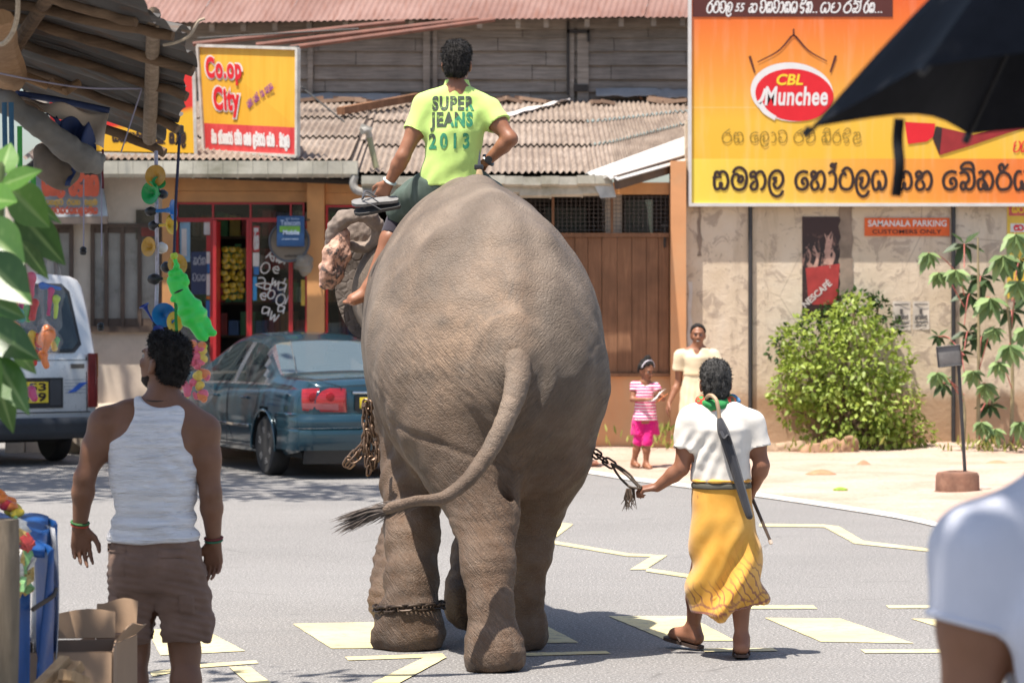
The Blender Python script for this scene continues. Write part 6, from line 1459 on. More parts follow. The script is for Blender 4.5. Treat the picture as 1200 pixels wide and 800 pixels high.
lowf = t.math('LESS_THAN', so_[2], bp(0, 186).z)
c = t.mix(lowf, c, c2); c = t.mix(t.math('MULTIPLY', t.math('SUBTRACT', 1.0, lowf), t.ramp(t.math('ADD', fx_, t.math('MULTIPLY', f, .35)), [(.95, 0.0), (1.25, .8)])), c, (.72, .07, .03))
seam = t.math('LESS_THAN', t.math('ABSOLUTE', t.math('SUBTRACT', so_[2], bp(0, 126).z)), .006); c = t.mix(t.math('MULTIPLY', seam, .25), c, (.8, .7, .4))
c = t.mix(t.ramp(t.noise(t.coord((3, 3, .3)), 3, 4, .6), [(.5, 0.0), (.75, .12)]), c, (.85, .75, .6))
M_bill = t.done(c, .38, **{'Specular IOR Level': .4})
m = MB(); m.box(((x0+x1)/2, BY+.03, (z0+z1)/2), (x1-x0, .05, z1-z0)); m.build('printed_panel', M_bill, bb, smooth=None)
FR = M('sign_frame', (.62, .6, .57), .4, .1, 5)
m = MB(); m.box(((x0+x1)/2, BY+.02, z0-.02), (x1-x0+.08, .09, .04)); m.box((x0-.022, BY+.02, (z0+z1)/2), (.04, .09, z1-z0)); m.box((x1+.022, BY+.02, (z0+z1)/2), (.04, .09, z1-z0)); m.box(((x0+x1)/2, BY+.02, z1+.02), (x1-x0+.08, .09, .04)); m.build('frame', FR, bb, smooth=20)
PB = M('pole_black', (.035, .034, .036), .5, .2, 8)
for px in (880, 1118.5):
 m = MB(); a = bp(px, 0); m.tube([(a.x, BY+.09, 0), (a.x, BY+.09, z1)], .026, 12); m.build('pole', PB, bb)
for zf in (z0+.25, (z0+z1)/2, z1-.25):
 m = MB(); m.bar((x0+.05, BY+.075, zf), (x1-.05, BY+.075, zf), .03, .03); m.build('back_rail', PB, bb)
ax = (Vector((0, BY, 0)), (1, 0, 0), (0, 0, 1))
def br(xa, ya, xb, yb): return (bp(xa, 0).x, bp(0, yb).z, bp(xb, 0).x, bp(0, ya).z)
INK = M('print_black', (.03, .012, .008), .5, .05); WH = M('print_white', (.72, .70, .68), .5, .04); PRED = M('print_red', (.68, .012, .02), .4, .05); PYEL = M('print_yellow', (.85, .62, .03), .4, .04)
BRN = M('print_brown', (.09, .018, .012), .5, .05)
m = MB(); a, b = bp(812, 0), bp(1046, 20); m.box(((a.x+b.x)/2, BY+.001, (bp(0, -3).z+b.z)/2), (b.x-a.x, .006, bp(0, -3).z-b.z)); m.build('printed_strip', BRN, bb, smooth=None)
strokes('ra ta va la', br(828, 4, 857, 15), ax, WH, bb, .17, shear=.25, lift=.004); text('55', br(861, 4, 873, 14), ax, WH, bb, .02, lift=.004, shear=.3)
strokes('ka', br(877, 5, 886, 15), ax, WH, bb, .17, shear=.25, lift=.004); strokes('va sa va aa sa ya', br(890, 3, 933, 15), ax, WH, bb, .17, shear=.25, lift=.004)
strokes('di na . .', br(937, 3, 958, 15), ax, WH, bb, .17, shear=.25, lift=.004); strokes('ya pa', br(961, 4, 983, 15), ax, WH, bb, .17, shear=.25, lift=.004); strokes('ra be', br(988, 4, 1007, 15), ax, WH, bb, .17, shear=.25, lift=.004); strokes('ra sa . . .', br(1012, 4, 1034, 15), ax, WH, bb, .17, shear=.25, lift=.004)
strokes('sa ma na la', br(836, 201, 918, 222), ax, INK, bb, .17); strokes('e ha oo ta la ya', br(932, 201, 1038, 222), ax, INK, bb, .17); strokes('sa ha', br(1050, 201, 1092, 222), ax, INK, bb, .17); strokes('e be ka ri ya', br(1105, 201, 1206, 222), ax, INK, bb, .17)
OLV = M('print_olive', (.30, .19, .015), .5, .05)
strokes('ra sa', br(846, 155, 871, 167), ax, OLV, bb, .11); strokes('e la aa va', br(879, 155, 922, 167), ax, OLV, bb, .11); strokes('ra ja', br(930, 155, 955, 167), ax, OLV, bb, .11); strokes('ki ra di lla', br(963, 155, 1010, 167), ax, OLV, bb, .11)
strokes('pa ya e', br(1187, 166, 1212, 178), ax, PRED, bb, .13, shear=.25)
def bstroke(pts, w0, w1, mat, nm='printed_line', lift=.003):
 pts = smooth_path([bp(x, y)-Vector((0, lift, 0)) for x, y in pts], 6); n = len(pts); vs = []
 for i, p in enumerate(pts):
  d = (pts[min(i+1, n-1)]-pts[max(i-1, 0)]).normalized(); s_ = d.cross(Vector((0, -1, 0))).normalized(); ww = (w0+(w1-w0)*i/(n-1))*.5/FPX*BY
  vs += [p+s_*ww, p-s_*ww]
 m = MB(); m.add(vs, [(2*i, 2*i+1, 2*i+3, 2*i+2) for i in range(n-1)]); return m.build(nm, mat, bb, smooth=None)
bstroke([(927.5, 43), (912, 60), (888, 73)], 2.2, 1.2, BRN); bstroke([(932.5, 43), (948, 60), (969, 72)], 2.2, 1.2, BRN); bstroke([(930, 34), (930, 43)], 1.8, 1.8, BRN); bstroke([(926.5, 44), (930, 41.5), (933.5, 44)], 1.6, 1.6, BRN)
bstroke([(878.5, 66), (884.5, 85)], 3, 2, BRN); bstroke([(979.5, 65.5), (973, 85)], 3, 2, BRN)
def oval(cx, cy, rx, ry, rot, mat, lift, nm, n=48):
 m = MB(); m.poly([bp(cx+rx*math.cos(a)*math.cos(rot)-ry*math.sin(a)*math.sin(rot), cy+rx*math.cos(a)*math.sin(rot)+ry*math.sin(a)*math.cos(rot))-Vector((0, lift, 0)) for a in np.linspace(0, 2*math.pi, n+1)[:-1]][::-1]); return m.build(nm, mat, bb, smooth=None)
oval(928, 108, 48.5, 34.5, .10, WH, .001, 'emblem_rim'); oval(931, 111.5, 46, 30.5, .10, PRED, .0022, 'emblem_oval')
bstroke([(889, 121), (893, 116), (897, 104)], 5, 3, WH, lift=.0034); bstroke([(890, 121), (897, 131), (909, 139)], 7, 5, WH, lift=.0034)
text('CBL', br(910, 87, 941, 100), ax, PYEL, bb, .025, lift=.0046, shear=.2)
text('Munchee', br(896, 101.5, 970, 124), ax, WH, bb, .028, lift=.0046, shear=.12, spacing=1.06)
m = MB(); m.poly([bp(x, y)-Vector((0, .003, 0)) for x, y in [(1060, 143), (1096, 145), (1094, 160), (1086, 166), (1064, 169)]][::-1]); m.build('printed_packet', PRED, bb, smooth=None)
m = MB(); m.poly([bp(x, y)-Vector((0, .004, 0)) for x, y in [(1097, 148), (1140, 158), (1200, 140), (1204, 148), (1140, 170), (1101, 182), (1093, 163)]][::-1]); m.build('printed_packet', M('print_maroon', (.30, .02, .02), .4), bb, smooth=None)
m = MB(); m.poly([bp(x, y)-Vector((0, .006, 0)) for x, y in [(1093, 162), (1097, 148), (1104, 150), (1101, 181)]][::-1]); m.build('printed_packet', M('print_dark', (.03, .012, .01), .5), bb, smooth=None)
# --- roof sign, yellow over red
cs = thing('roof_sign', 'square yellow sign with red lower band standing on the roof above the shop door', 'sign', P(293, 182, 37.0))
TL, TR, BR_, BL_ = P(232.5, 53.5, 37.5), P(349, 57, 36.5), P(348.5, 183, 36.5), P(240, 177, 37.5)
def sq(u, v): return (TL.lerp(TR, u)).lerp(BL_.lerp(BR_, u), v)
nrm = (TR-TL).cross(BL_-TL).normalized(); nrm = -nrm if nrm.y > 0 else nrm
t = NT('yellow_sign_face'); co = t.coord(); n = t.noise(t.coord((8, 8, .5)), 2, 4, .6)
c = t.ramp(n, [(.3, (.74, .36, .02)), (.7, (.80, .45, .045))]); c = t.mix(t.ramp(t.noise(co, 2, 5, .6), [(.5, 0.0), (.72, .3)]), c, (.75, .35, .05)); M_ys = t.done(c, .45)
t = NT('red_sign_face'); n = t.noise(t.coord((6, 6, .6)), 2, 4, .6); M_rs = t.done(t.ramp(n, [(.3, (.52, .03, .035)), (.7, (.68, .08, .07))]), .5)
m = MB(); m.grid(lambda u, v: sq(u, v*.735), 1, 1, nrm*-.04); m.build('yellow_face', M_ys, cs, smooth=20)
m = MB(); m.grid(lambda u, v: sq(u, .735+v*.265), 1, 1, nrm*-.04); m.build('red_face', M_rs, cs, smooth=20)
m = MB()
for a, b in ((TL, TR), (TR, BR_), (BR_, BL_), (BL_, TL)): m.bar(a, b, .035, .06, nrm)
m.build('frame', M('weathered_white', (.58, .55, .5), .7, .25, 8, dirt=(.25, .2, .14)), cs, smooth=20)
for u in (.15, .85):
 m = MB(); p = sq(u, .3); m.bar(p-nrm*.05, (p.x, p.y+1.7, roofz(300)+(ZT-3.51)*((p.y+1.7-YE)/(YT-YE))+.03), .05); m.bar(sq(u, .0)-nrm*.06, sq(u, 1.03)-nrm*.06, .05); m.build('strut', M_brownwood, cs)
uu = (TR-TL).normalized(); vv = (TL-BL_).normalized(); W_s = (TR-TL).length; H_s = (TL-BL_).length; axs = (BL_, (BR_-BL_).normalized(), vv)
def sr(xa, ya, xb, yb): # pixel rect -> plane rect
 f = lambda x: (x-236.5)/(348.7-236.5)*W_s; g = lambda y: (180-y)/(180-55.3)*H_s; return (f(xa), g(yb), f(xb), g(ya))
for nm, mt, bo, li, e in (('lettering_outline', WH, .09, .004, 1.8), ('lettering', PRED, .048, .008, 0)):
 text('Co.op', sr(244-e, 68-e, 286+e, 101+e), axs, mt, cs, bo, nm, li, spacing=1.12); text('City', sr(251-e, 103-e, 282+e, 139+e), axs, mt, cs, bo, nm, li+.002, spacing=1.12)
PUR = M('print_purple', (.25, .06, .20), .6)
o_ = BL_+axs[1]*sr(292, 0, 0, 0)[0]+vv*sr(0, 0, 0, 127)[1]; r_ = (axs[1]*.86+vv*.50).normalized(); u_ = (vv*.86-axs[1]*.50).normalized()
strokes('ya ma ta _ ya ma di _ ra na _ sa lla ka ya .', (0, 0, .49, .075), (o_, r_, u_), PUR, cs, .14, lift=.004)
strokes('ki sa _ ja ri ka ha ta ra _ va be va _ sa ma ja _ la di ma ta ra _ sa ri ma _ . _ ki ra la va', sr(246, 159, 336, 170), axs, WH, cs, .2, lift=.004)
# --- red and yellow sign further left
rs = thing('roof_sign', 'red and yellow sign on the roof partly hidden by the tin awning', 'sign', P(165, 182, 36.9))
A, B_, C_, D_ = P(58, 62, 36.9), P(225, 84, 36.9), P(227.5, 181, 36.9), P(58, 177, 36.9)
t = NT('red_yellow_face'); so_ = t.sep(t.coord()); c = t.ramp(t.math('ADD', t.math('MULTIPLY', so_[2], 1.0), t.math('MULTIPLY', so_[0], -.25)), [(.36, (.82, .45, .02)), (.40, (.80, .30, .02)), (.44, (.72, .03, .025))]); M_ry = t.done(c, .45)
m = MB(); m.prism([A, B_, C_, D_], (0, .05, 0)); m.build('face', M_ry, rs, smooth=20)
m = MB(); m.bar(B_+V3(.02, .02, 0), C_+V3(.02, .02, 0), .04, .07); m.bar(C_+V3(0, .02, -.02), D_+V3(0, .02, -.02), .04, .07); m.build('frame', M('weathered_white', (.58, .55, .5)), rs, smooth=20)
axr = (Vector((0, 36.9, 0)), (1, 0, 0), (0, 0, 1)); pr = lambda xa, ya, xb, yb: (P(xa, 0, 36.9).x, P(0, yb, 36.9).z, P(xb, 0, 36.9).x, P(0, ya, 36.9).z)
strokes('ra ka . _ sa . va la', pr(181, 156, 217, 168), axr, INK, rs, .24, lift=.003); strokes('sa ka ya ma va', pr(132, 156, 176, 166), axr, INK, rs, .24, lift=.003)
for x in (90, 200): m = MB(); p = P(x, 130, 36.97); m.bar(p, (p.x, p.y+1.3, 3.80), .05); m.build('strut', M_brownwood, rs)
# --- parking sign, poster, notices on the plaster wall
ORG = M('print_orange', (.72, .115, .015), .5, .08, 4, dirt=(.4, .08, .02))
ps = thing('parking_sign', 'small orange customer parking sign on the cream wall under the billboard', 'sign', FP(1062, 277, .02))
m = MB(); fbox(m, 1013, 255.5, 1112.5, 276.5, .004, .022); m.build('panel', ORG, ps, smooth=None)
axw = (FP(600, HZ, .0225), (1, 0, 0), (0, 0, 1)); axw = (Vector((0, FY-.0225, 0)), (1, 0, 0), (0, 0, 1)); wr_ = lambda xa, ya, xb, yb: (fX(xa), fZ(yb), fX(xb), fZ(ya))
text('SAMANALA PARKING', wr_(1017, 258, 1109, 265.5), axw, WH, ps, .02); text('CUSTOMERS ONLY', wr_(1022, 269, 1103, 274), axw, INK, ps, .012)
po = thing('poster', 'tall dark poster with a red mug and splashing coffee on the cream wall', 'poster', FP(963, 370, .02))
t = NT('poster_print'); co = t.coord(); so_ = t.sep(co); n = t.noise(t.coord((2.2, 1, 1.2)), 5, 6, .7, 1.2)
c = t.mix(t.ramp(n, [(.53, 0.0), (.60, 1.0)]), (.022, .012, .011), (.40, .22, .17)); up_ = t.ramp(so_[2], [(.25, 0.0), (.45, 1.0), (.80, 1.0), (1.05, 0.0)]); c = t.mix(up_, (.035, .012, .010), c); M_post = t.done(c, .4)
m = MB(); fbox(m, 940, 254, 986, 372, .003, .010); m.build('sheet', M_post, po, smooth=None)
m = MB(); m.prism([FP(x, y, .0105) for x, y in [(944, 314), (984, 309), (981, 350), (974, 357), (952, 357), (947, 350)]], (0, -.002, 0)); m.build('printed_mug', M('mug_red', (.36, .035, .03), .35, .25, 6), po, smooth=None)
o_ = FP(944, 361, .0135); text('NESCAFÉ', (0, 0, .43, .10), (o_, Vector((.75, 0, .66)).normalized(), Vector((-.66, 0, .75)).normalized()), M('print_pale', (.60, .52, .48), .5), po, .03)
m = MB(); random.seed(6)
for k in range(9):
 x, y = random.uniform(946, 980), random.uniform(275, 308); m.tube(smooth_path([FP(x, y+12, .011), FP(x+random.uniform(-6, 6), y, .011), FP(x+random.uniform(-9, 9), y-random.uniform(6, 20), .011)], 4), [.03*(1-i/9) for i in range(9)], 5, flat=.06, up=(0, 1, 0))
m.build('printed_splash', M('splash_tan', (.46, .27, .21), .5, .3, 9), po, smooth=None)
for k, (xa, ya, xb, yb) in enumerate(((1046, 353, 1067, 387), (1069.5, 353, 1089, 386))):
 nt_ = thing('notice', ['pale paper notice on the cream wall, nearer the round bush', 'pale paper notice on the cream wall, nearer the right billboard pole'][k], 'notice', FP((xa+xb)/2, yb, .01), 'paper notices on the cream wall')
 m = MB(); m.grid(lambda u, v: FP(xa+(xb-xa)*u, ya+(yb-ya)*v, .006+.006*math.sin(u*4+v*3+k)), 6, 6, (0, .003, 0)); m.build('sheet', M('notice_paper', (.60, .53, .45), .8, .1, 6), nt_, 40)
 m = MB(); gz = M('print_grey', (.10, .09, .085), .8)
 axn = (Vector((0, FY-.0145, 0)), (1, 0, 0), (0, 0, 1)); fbox(m, xa+2, ya+3, xb-2, ya+4.2, .0135, .0145); fbox(m, xa+1.5, yb-9, xb-1.5, yb-7.8, .0135, .0145); fbox(m, xa+3, yb-5, xb-3, yb-4, .0135, .0145); fbox(m, (xa+xb)/2-2, ya+9, (xa+xb)/2+1.5, ya+15, .0135, .0145); m.build('printed_lines', gz, nt_, smooth=None)
 strokes('la ra ya na ja', wr_(xa+3, ya+17, xb-3, ya+21), axn, gz, nt_, .25)
rp = thing('poster', 'yellow poster with a red heading at the far right of the cream wall', 'poster', FP(1200, 350, .02))
m = MB(); fbox(m, 1180, 238, 1225, 350, .003, .010); m.build('sheet', M('poster_yellow', (.72, .48, .06), .5, .2, 4), rp, smooth=None); m = MB(); fbox(m, 1182, 240, 1224, 253, .0105, .0125); m.build('printed_heading', M('poster_pink', (.62, .12, .10), .5, .3, 10), rp, smooth=None); m = MB(); fbox(m, 1184, 262, 1224, 272, .0105, .0125); m.build('printed_box', W_, rp, smooth=None)
strokes('sa ra ma ya va', wr_(1186, 241.5, 1222, 249), (Vector((0, FY-.013, 0)), (1, 0, 0), (0, 0, 1)), PYEL, rp, .2); strokes('sa ra', wr_(1188, 264, 1212, 270), (Vector((0, FY-.013, 0)), (1, 0, 0), (0, 0, 1)), PRED, rp, .3)
# --- hanging shop sign by the pillar
hs_ = thing('hanging_sign', 'blue and green square sign on a wall bracket beside the orange pillar', 'sign', FP(345, 290, .5))
HYD = .55
def hp(px, py, d=0): return P(px, py, FY-HYD-d)
m = MB(); a, b = hp(324.5, 253), hp(357, 289); m.box(((a.x+b.x)/2, a.y, (a.z+b.z)/2), (b.x-a.x, .08, a.z-b.z), None, .012); m.build('panel', M('sign_navy', (.012, .06, .17), .4, .15, 4), hs_)
axh = (Vector((0, FY-HYD-.042, 0)), (1, 0, 0), (0, 0, 1)); hr = lambda xa, ya, xb, yb: (hp(xa, 0).x, hp(0, yb).z, hp(xb, 0).x, hp(0, ya).z)
m = MB(); a, b = hp(328, 265), hp(352, 272); m.box(((a.x+b.x)/2, FY-HYD-.042, (a.z+b.z)/2), (b.x-a.x, .004, a.z-b.z)); m.build('green_band', M('sign_green', (.16, .38, .04), .4), hs_, smooth=None)
PALE = M('print_paleblue', (.35, .42, .55), .5); text('Telecom', hr(329, 258, 352, 264.5), axh, PALE, hs_, .03); text('Mobile', hr(332, 269.5, 351, 275), axh, PALE, hs_, .03, lift=.006); text('sri lanka', hr(335, 255, 351, 257.5), axh, PALE, hs_, .01); text('prepaid reload', hr(331, 279, 350, 281.5), axh, PALE, hs_, .01)
m = MB(); m.lathe([(0, .03), (.24, .03), (.25, 0), (.24, -.03), (0, -.03)], hp(339, 283, -.1), (0, -1, 0), 32); rd_ = m.build('round_board', M('sign_tan', (.19, .145, .105), .6, .2, 5), hs_)
m = MB(); m.tube([hp(339, 283, -.065)+V3(math.cos(a)*.235, 0, math.sin(a)*.235) for a in np.linspace(0, 2*math.pi, 41)], .014, 6, cap=False); m.build('round_rim', M('sign_grey', (.08, .085, .10), .5), rd_)
text('authorized', hr(333, 298, 351, 301), (Vector((0, FY-HYD+.065, 0)), (1, 0, 0), (0, 0, 1)), INK, hs_, .02)
m = MB(); m.tube([hp(357, 258), FP(364, 258, .1)], .012, 6); m.tube([hp(357, 278), FP(364, 276, .1)], .012, 6); m.tube([FP(365, 254, .1), FP(365, 281, .1)], .014, 6); m.build('bracket', M('dark_iron', (.03, .025, .022), .6), hs_)
m = MB(); S = SDF(); S.path([P(352, 298, 36.6), P(355, 306, 36.6), P(357, 314, 36.6)], [.06, .10, .085], .05); ob = S.build('carrier_bag', M('grubby_bag', (.25, .22, .18), .8, .2, 8), None, .012, lambda V_, N: .014*vnoise(V_, 30, 3)); tag(recentre(ob), 'grubby pale carrier bag hanging under the blue square sign', 'bag')
# --- long faded banner on the left house front
fb = thing('fascia_sign', 'faded grey-blue sign board with red lettering over the left window', 'sign', FP(90, 262, .25))
m = MB(); m.prism([FP(36, 205, .22), FP(121, 203, .22), FP(131, 254, .36), FP(36, 256, .36)], (0, .05, 0)); m.build('board', M('faded_sign', (.32, .36, .40), .7, .25, 3, dirt=(.4, .3, .25)), fb, smooth=20)
m = MB(); m.prism([FP(36, 256.5, .37), FP(131, 254.5, .37), FP(130, 263, .36), FP(36, 264, .36)], (0, .06, 0)); m.build('lower_rail', M('faded_rail', (.26, .20, .16), .8, .2, 5), fb, smooth=20)
nz = Vector((0, .14, (205-254)/FPX*FY)).normalized(); axf = (FP(36, 256, .366), (1, 0, 0), (0, -.14/.53, 1)); k = FY/FPX
SRED = M('faded_lettering', (.55, .10, .05), .7)
strokes('ya sa lla _ pa di ka ya', (22*k, 27*k, 84*k, 47*k), axf, SRED, fb, .26, lift=.012); strokes('ya sa la va _ ra ya na _ sa la ma', (24*k, 15*k, 83*k, 20*k), axf, M('faded_ochre', (.45, .28, .06), .7), fb, .3, lift=.008); strokes('sa la va ka ra ya na la sa ma ya', (24*k, 5*k, 83*k, 11*k), axf, SRED, fb, .3, lift=.008)
# --- snack packets hung in the doorway
random.seed(12)
YP = M('packet_yellow', (.52, .36, .025), .3, .75, 22); GP = M('packet_green', (.12, .22, .03), .4)
for r in range(9):
 for c_ in range(3):
  x, y = 263+c_*8.2+random.uniform(-1, 1)+(r % 2)*2, 292+r*6.9+random.uniform(-1, 1)
  p = FP(x, y, -.05-.04*c_+random.uniform(-.03, .03)); S_ = MB(); a = random.uniform(-.4, .4)
  rt = Matrix.Rotation(a, 3, 'Y') @ Matrix.Rotation(random.uniform(-.5, .5), 3, 'Z')
  S_.lathe([(0, -.05), (.024, -.042), (.033, -.02), (.034, .0), (.033, .022), (.025, .042), (0, .05)], p, rt @ Vector((random.uniform(.6, 1), 0, random.uniform(-.4, .4))).normalized(), 8, .5)
  o = S_.build('snack_packet', YP, None, 60); tag(recentre(o), 'yellow snack packet hanging in a bunch inside the shop doorway', 'packet', 'yellow snack packets in the doorway')
# ================================================================== VEHICLES
def carpaint(name, lo, hi, rough=.16):
 t = NT(name); n = t.noise(t.coord(), 2, 4, .6); d = t.noise(t.coord(), 30, 4, .7); return t.done(t.ramp(n, [(.3, lo), (.7, hi)]), t.ramp(d, [(.3, rough), (.8, rough+.14)]), None, .25, **{'Coat Weight': .7, 'Coat Roughness': .06, 'Specular IOR Level': .5})
CPAINT = carpaint('dark_teal_paint', (.010, .036, .052), (.016, .056, .080))
t = NT('car_glass'); M_cglass = t.done((.03, .045, .05), .03, **{'Specular IOR Level': .8, 'Coat Weight': .5, 'Alpha': .62})
t = NT('rear_glass'); M_rglass = t.done((.10, .135, .15), .05, **{'Specular IOR Level': .8, 'Alpha': .80})
TYRE = M('tyre_rubber', (.022, .021, .021), .85, .2, 20, .2, 60); RIM = M('alloy', (.42, .42, .43), .28, .1, 20, metal=.85); CHR = M('chrome_trim', (.62, .63, .64), .12, .03, 5, metal=1); BLKP = M('black_trim', (.018, .018, .019), .45)
UNDER = M('underbody', (.010, .010, .010), .9)
REDL = NT('red_lamp'); so_ = REDL.sep(REDL.coord()); REDL = REDL.done(REDL.ramp(REDL.noise(REDL.coord((1, 1, 14)), 6, 2), [(.35, (.30, .006, .010)), (.7, (.50, .02, .022))]), .10, **{'Coat Weight': .8})
def ip(y, tab):
 xs = [a for a, b in tab]; ys = [b for a, b in tab]; return float(np.interp(y, xs, ys))
def smip(y, tab, h=.07): return (ip(y-h, tab)+2*ip(y, tab)+ip(y+h, tab))/4
def add_wheel(root, x, y, r=.315, wd=.2, side=-1, spokes=6):
 ax_ = (side, 0, 0); o = Vector((x, y, r))
 m = MB(); m.lathe([(r*.66, -wd*.5), (r*.90, -wd*.5), (r*.985, -wd*.36), (r, -wd*.2), (r, wd*.2), (r*.985, wd*.36), (r*.90, wd*.5), (r*.66, wd*.47)], o, ax_, 40); w_ = bpy.data.objects.new('wheel', None) if False else m.build('wheel', TYRE, root, 40, world=False)
 m = MB(); m.lathe([(r*.67, wd*.46), (r*.64, wd*.44), (r*.61, wd*.25), (r*.60, -wd*.3)], o, ax_, 32)
 for k in range(spokes):
  a = 2*math.pi*k/spokes+.3; d = Vector((0, math.cos(a), math.sin(a))); tn = Vector((0, -math.sin(a), math.cos(a)))
  for s_ in (-1, 1):
   m.bar(o+Vector((side*wd*.36, 0, 0))+d*r*.10, o+Vector((side*wd*.41, 0, 0))+d*r*.62+tn*s_*r*.07, r*.10, wd*.16, (1, 0, 0))
 m.lathe([(0, wd*.44), (r*.14, wd*.42), (r*.18, wd*.30)], o, ax_, 16); m.build('rim', RIM, w_, 30, world=False)
 m = MB(); m.lathe([(0, wd*.05), (r*.60, wd*.05), (r*.60, -wd*.1), (0, -wd*.1)], o, ax_, 24); m.build('brake_disc', M('brake_dark', (.05, .045, .04), .6, metal=.5), w_, world=False)
def sedan():
 root = thing('parked_car', 'dark blue-green saloon car seen from behind, left of the elephant', 'car')
 W = [(0, .70), (.05, .80), (.14, .865), (.35, .895), (1.0, .91), (2.4, .915), (3.6, .90), (4.2, .84), (4.5, .74), (4.68, .55)]
 RZ = [(0, .93), (.06, .985), (.20, 1.01), (.80, 1.045), (.90, 1.07), (1.62, 1.385), (2.0, 1.455), (2.5, 1.475), (2.95, 1.42), (3.70, 1.02), (3.85, .965), (4.45, .82), (4.62, .72), (4.7, .6)]
 BZ = [(0, .90), (.3, .925), (1.0, .945), (2.5, .93), (3.6, .90), (4.3, .80), (4.68, .62)]
 SILL = [(0, .34), (.25, .27), (.6, .23), (4.1, .23), (4.5, .27), (4.68, .36)]
 ys = sorted(set(list(np.linspace(0, 4.7, 76))+[.02, .05, .09, .14, .20, .27]))
 wl_, wr_l = (1.0, .315), (3.68, .315)
 def sect(y):
  w = smip(y, W, .03); rz = smip(y, RZ, .06); bz = min(smip(y, BZ), rz-.015); sl = ip(y, SILL); gh = max(0, rz-bz)
  k = np.clip(gh/.5, 0, 1)
  pts = [(w*.90, sl), (w*.965, sl+.10), (w*.985, .44), (w*1.0, .60), (w*.998, .72), (w*.985, bz-.09), (w*.955, bz-.025), (w*.925, bz)]
  b = w*.90; top = w*(.90-.28*k)
  for f in (.03, .28, .55, .80, .95):
   cv = 1-(1-f)**1.0; pts.append((b+(top-b)*f+.015*math.sin(math.pi*f)*k, bz+(rz-.07*k-bz)*f+.01))
  pts.append((top-.045*k-.0, rz-.028*k+.008*(1-k))); pts.append((top*.80, rz-.004*k+.012*(1-k)))
  pts += [(top*.50, rz+.008+.012*(1-k)), (top*.22, rz+.014+.014*(1-k)), (0, rz+.016+.015*(1-k))]
  return pts
 rows = [sect(y) for y in ys]; n = len(rows[0])
 V_ = [];
 for y, rw in zip(ys, rows):
  full = [(-x, z) for x, z in rw]+[(x, z) for x, z in rw[-2::-1]]
  V_.append([Vector((x, y, z)) for x, z in full])
 nf = len(V_[0])
 parts = {'body': MB(), 'side': MB(), 'rear': MB(), 'front': MB(), 'trim': MB(), 'cdark': MB()}
 def rowidx(j): return j if j < n-1 else nf-2-j
 for i in range(len(ys)-1):
  ym = (ys[i]+ys[i+1])/2
  for j in range(nf-1):
   r = rowidx(j); q4 = [V_[i][j], V_[i+1][j], V_[i+1][j+1], V_[i][j+1]]; c = sum(q4, Vector())/4
   key = 'body'
   if r <= 4 and min(math.hypot(c.y-wl_[0], c.z-.315), math.hypot(c.y-wr_l[0], c.z-.315)) < .365: continue
   if 8 <= r <= 11 and 1.10+(r-8)*.13 < ym < 3.42-(r-8)*.13:
    key = 'side'
    if 2.13 < ym < 2.24: key = 'trim'
    if ym < 1.24+(r-8)*.13 or ym > 3.36-(r-8)*.13 : key = 'trim'
   elif r == 7 and 1.0 < ym < 3.5: key = 'trim'
   elif r >= 13 and .90 < ym < 1.60: key = 'rear'
   elif r >= 12 and (.86 < ym <= .90 or 1.60 <= ym < 1.66): key = 'trim'
   elif r == 12 and .90 < ym < 1.60: key = 'trim'
   elif r >= 12 and 2.98 < ym < 3.68: key = 'front'
   parts[key].add(q4[::-1], [(0, 1, 2, 3)])
 for key, end in (('body', 0), ('body', -1)):
  vs = V_[end]; half = nf//2; pr_ = []
  for j in range(half): parts[key].add([vs[j], vs[j+1], vs[nf-2-j], vs[nf-1-j]] if end == 0 else [vs[nf-1-j], vs[nf-2-j], vs[j+1], vs[j]], [(0, 1, 2, 3)] if j < half-1 else [(0, 1, 2)])
 def fin(nm, key, mat, par, sm=40):
  o = parts[key].build(nm, mat, par, sm, world=False); bm = bmesh.new(); bm.from_mesh(o.data); bmesh.ops.remove_doubles(bm, verts=bm.verts[:], dist=.0005); bmesh.ops.recalc_face_normals(bm, faces=bm.faces[:]) if key == 'body' else None; bm.to_mesh(o.data); bm.free()
  o.data.polygons.foreach_set('use_smooth', np.ones(len(o.data.polygons), bool)); o.data.set_sharp_from_angle(angle=R(sm)); return o
 body = fin('body', 'body', CPAINT, root); fin('side_window', 'side', M_cglass, body); fin('rear_window', 'rear', M_rglass, body); fin('windscreen', 'front', M_rglass, body); fin('window_trim', 'trim', M('window_chrome', (.30, .31, .32), .25, .05, 5, metal=.8), body)
 m = MB(); m.box((0, 2.3, .45), (1.5, 3.0, .3)); m.box((0, 1.22, 1.0), (1.35, .5, .04)); st_ = m.build('cabin_floor', UNDER, root, world=False)
 for x in (-.38, .38):
  m = MB(); m.box((x, 2.35, .82), (.46, .14, .62), Matrix.Rotation(R(-12), 3, 'X'), .05); m.box((x, 2.26, 1.20), (.26, .10, .17), None, .04); m.build('seat', M('seat_cloth', (.10, .10, .11), .9), root, world=False)
 m = MB(); m.box((0, 1.5, .80), (1.25, .14, .58), Matrix.Rotation(R(-16), 3, 'X'), .05); m.build('rear_seat', M('seat_cloth', (.10, .10, .11), .9), root, world=False)
 m = MB(); m.box((.25, 1.18, 1.05), (.5, .22, .07), None, .02); m.box((-.3, 1.15, 1.045), (.3, .18, .05), None, .01); m.build('parcel_shelf_items', M('shelf_paper', (.55, .52, .48), .7), root, world=False)
